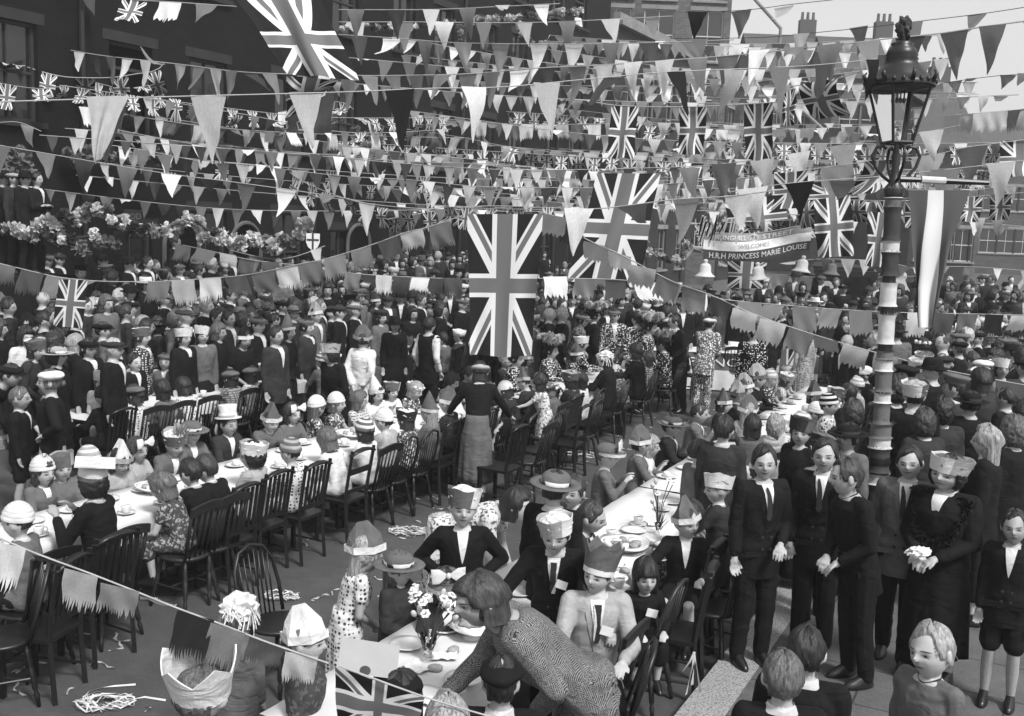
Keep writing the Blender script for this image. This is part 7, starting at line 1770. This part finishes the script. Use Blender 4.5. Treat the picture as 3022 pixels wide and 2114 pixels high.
tangle(7, 1870, 830, .1, 4, 'streamers caught on the chair behind the torn crown boy', 6)
# things held by the woman in the fur collared coat
fw = next(r for r in PEOPLE if r['_label'].startswith('woman in black coat with wide fur')); Jw = figure('w', POSES['C']); fm = Matrix.Translation(fw.location) @ Matrix.Rotation(fw.rotation_euler.z, 4, 'Z') @ Matrix.Diagonal((fw.scale.x, fw.scale.y, fw.scale.z, 1))
pw = fm @ ((Jw['WL']+Jw['WR'])/2+V((0, -.1, .05))); o = MB().ell((0, 0, 0), (.07, .045, .035), 16, 10, fn=crumple(1, 1, 6, amp=.7)).obj('paper_bag', PAPERW, None, False, pw); tag(o, 'crumpled white paper held by the woman in the fur collared coat', 'paper')
# big sheet with red spot (party game board) at the near end of the foreground table
Q = [atd(8, 20, 1090, 4.25), atd(8, 405, 1150, 4.35), atd(8, 380, 1360, 4.2), atd(8, -20, 1310, 4.1)]
mb = MB(); mb.add(Q+[q+V((0, .01, .004)) for q in Q], [(0, 1, 2, 3), (7, 6, 5, 4), (0, 4, 5, 1), (1, 5, 6, 2), (2, 6, 7, 3), (3, 7, 4, 0)]); o = mb.obj('card_sheet', plain('grey_card', .3, .8, .05)); tag(o, 'large grey card with a dark disc leaning by the spotted frock girl', 'card')
c0 = Q[0].lerp(Q[1], .47).lerp(Q[3].lerp(Q[2], .47), .85); e1, e2 = (Q[1]-Q[0]).normalized(), (Q[3]-Q[0]).normalized(); mb = MB(); mb.add([c0+V((0, -.004, 0))+(e1*math.cos(k*.314)+e2*math.sin(k*.314))*.025 for k in range(20)], [tuple(range(20))]); mb.obj('disc', TONE['d'], o)
# bow streamer tied on the right-hand chair
b = MB(); p = atd(9, 60, 1180, 5.6)
for dx, dy in ((-.03, -.26), (.0, -.2), (.05, -.24), (-.06, -.12)): ribbon(b, [p, p+V((dx*.4, -.02, dy*.4)), p+V((dx, 0, dy))], .008)
tag(b.obj('ribbon', TONE['w']), 'white ribbon dangling from the spindle chair nearest the kerb', 'ribbon')
# name tags
def at_person(sub): return next(q for q in PEOPLE if q.get('label', '').startswith(sub))
# joined far crowd: beyond the 300 largest
def merge_far(limit=298):
    ps = sorted(PEOPLE, key=lambda r: -r.scale.x*1.0/max(1, (r.location-V((0, 0, 0))).length))
    rest = [r for r in ps if r not in NAMED][-(max(0, len(ps)-limit)):] if len(ps) > limit else []
    if not rest: return
    bpy.context.view_layer.update(); objs = []
    for r in rest:
        st = list(r.children)
        while st:
            o = st.pop(); st += list(o.children)
            if o.type == 'MESH': objs.append(o)
    mw = {o: o.matrix_world.copy() for o in objs}; vs = []; 
    slots = []; V_, F_, MI, HC = [], [], [], []; base = 0
    for o in objs:
        me = o.data; n = len(me.vertices); c = np.empty(n*3, 'f'); me.vertices.foreach_get('co', c); M = np.array(mw[o]); V_.append(c.reshape(-1, 3) @ M[:3, :3].T+M[:3, 3])
        h = np.full((n, 3), 9.0, 'f')
        if 'headco' in me.attributes: q = np.empty(n*3, 'f'); me.attributes['headco'].data.foreach_get('vector', q); h = q.reshape(-1, 3)
        HC.append(h); mt = o.material_slots[0].material
        if mt not in slots: slots.append(mt)
        k = slots.index(mt)
        for p in me.polygons: F_.append(tuple(i+base for i in p.vertices)); MI.append(k)
        base += n
    me = bpy.data.meshes.new('crowd'); me.from_pydata(np.concatenate(V_).tolist(), [], F_); me.polygons.foreach_set('material_index', MI); me.polygons.foreach_set('use_smooth', [True]*len(F_))
    a = me.attributes.new('headco', 'FLOAT_VECTOR', 'POINT'); a.data.foreach_set('vector', np.concatenate(HC).astype('f').ravel())
    for m_ in slots: me.materials.append(m_)
    o = part('far_crowd', me); tag(o, 'mass of the farthest onlookers packed behind the individual figures', 'crowd', kind='stuff')
    for r in rest:
        PEOPLE.remove(r); st = [r]; al = []
        while st: q = st.pop(); al.append(q); st += list(q.children)
        for q in al: bpy.data.objects.remove(q)
NAMED = [r for r in PEOPLE if r['_label']]
merge_far()
# ================================================================ the smoky London air
hz = bpy.data.materials.new('smoky_air'); hz.use_nodes = True; n_ = hz.node_tree; n_.nodes.remove(n_.nodes['Principled BSDF'])
pv = n_.nodes.new('ShaderNodeVolumePrincipled'); pv.inputs['Color'].default_value = (.9, .9, .9, 1); pv.inputs['Density'].default_value = .0014; n_.links.new(pv.outputs[0], n_.nodes['Material Output'].inputs['Volume'])
tag(MB().box((50, 75, 16.5), (240, 230, 37)).obj('haze', hz), 'thin smoky air filling the street', 'haze', kind='stuff')
bpy.data.scenes.remove(TSC)
ppl_labels(); chair_labels(); bunting_labels()
def _trim():
    for o in bpy.data.objects:
        l = o.get('label')
        if l and len(l.split()) > 16:
            for a, b in ((' with ', ' in '), (' and ', ', '), ('bunting string of ', 'bunting, '), (' counting down from the sky', ' from the top'), (' in the ', ' in '), (' of the ', ' of '), (' the ', ' '), (' a ', ' ')):
                if len(l.split()) > 16: l = l.replace(a, b)
            o['label'] = l
_trim()
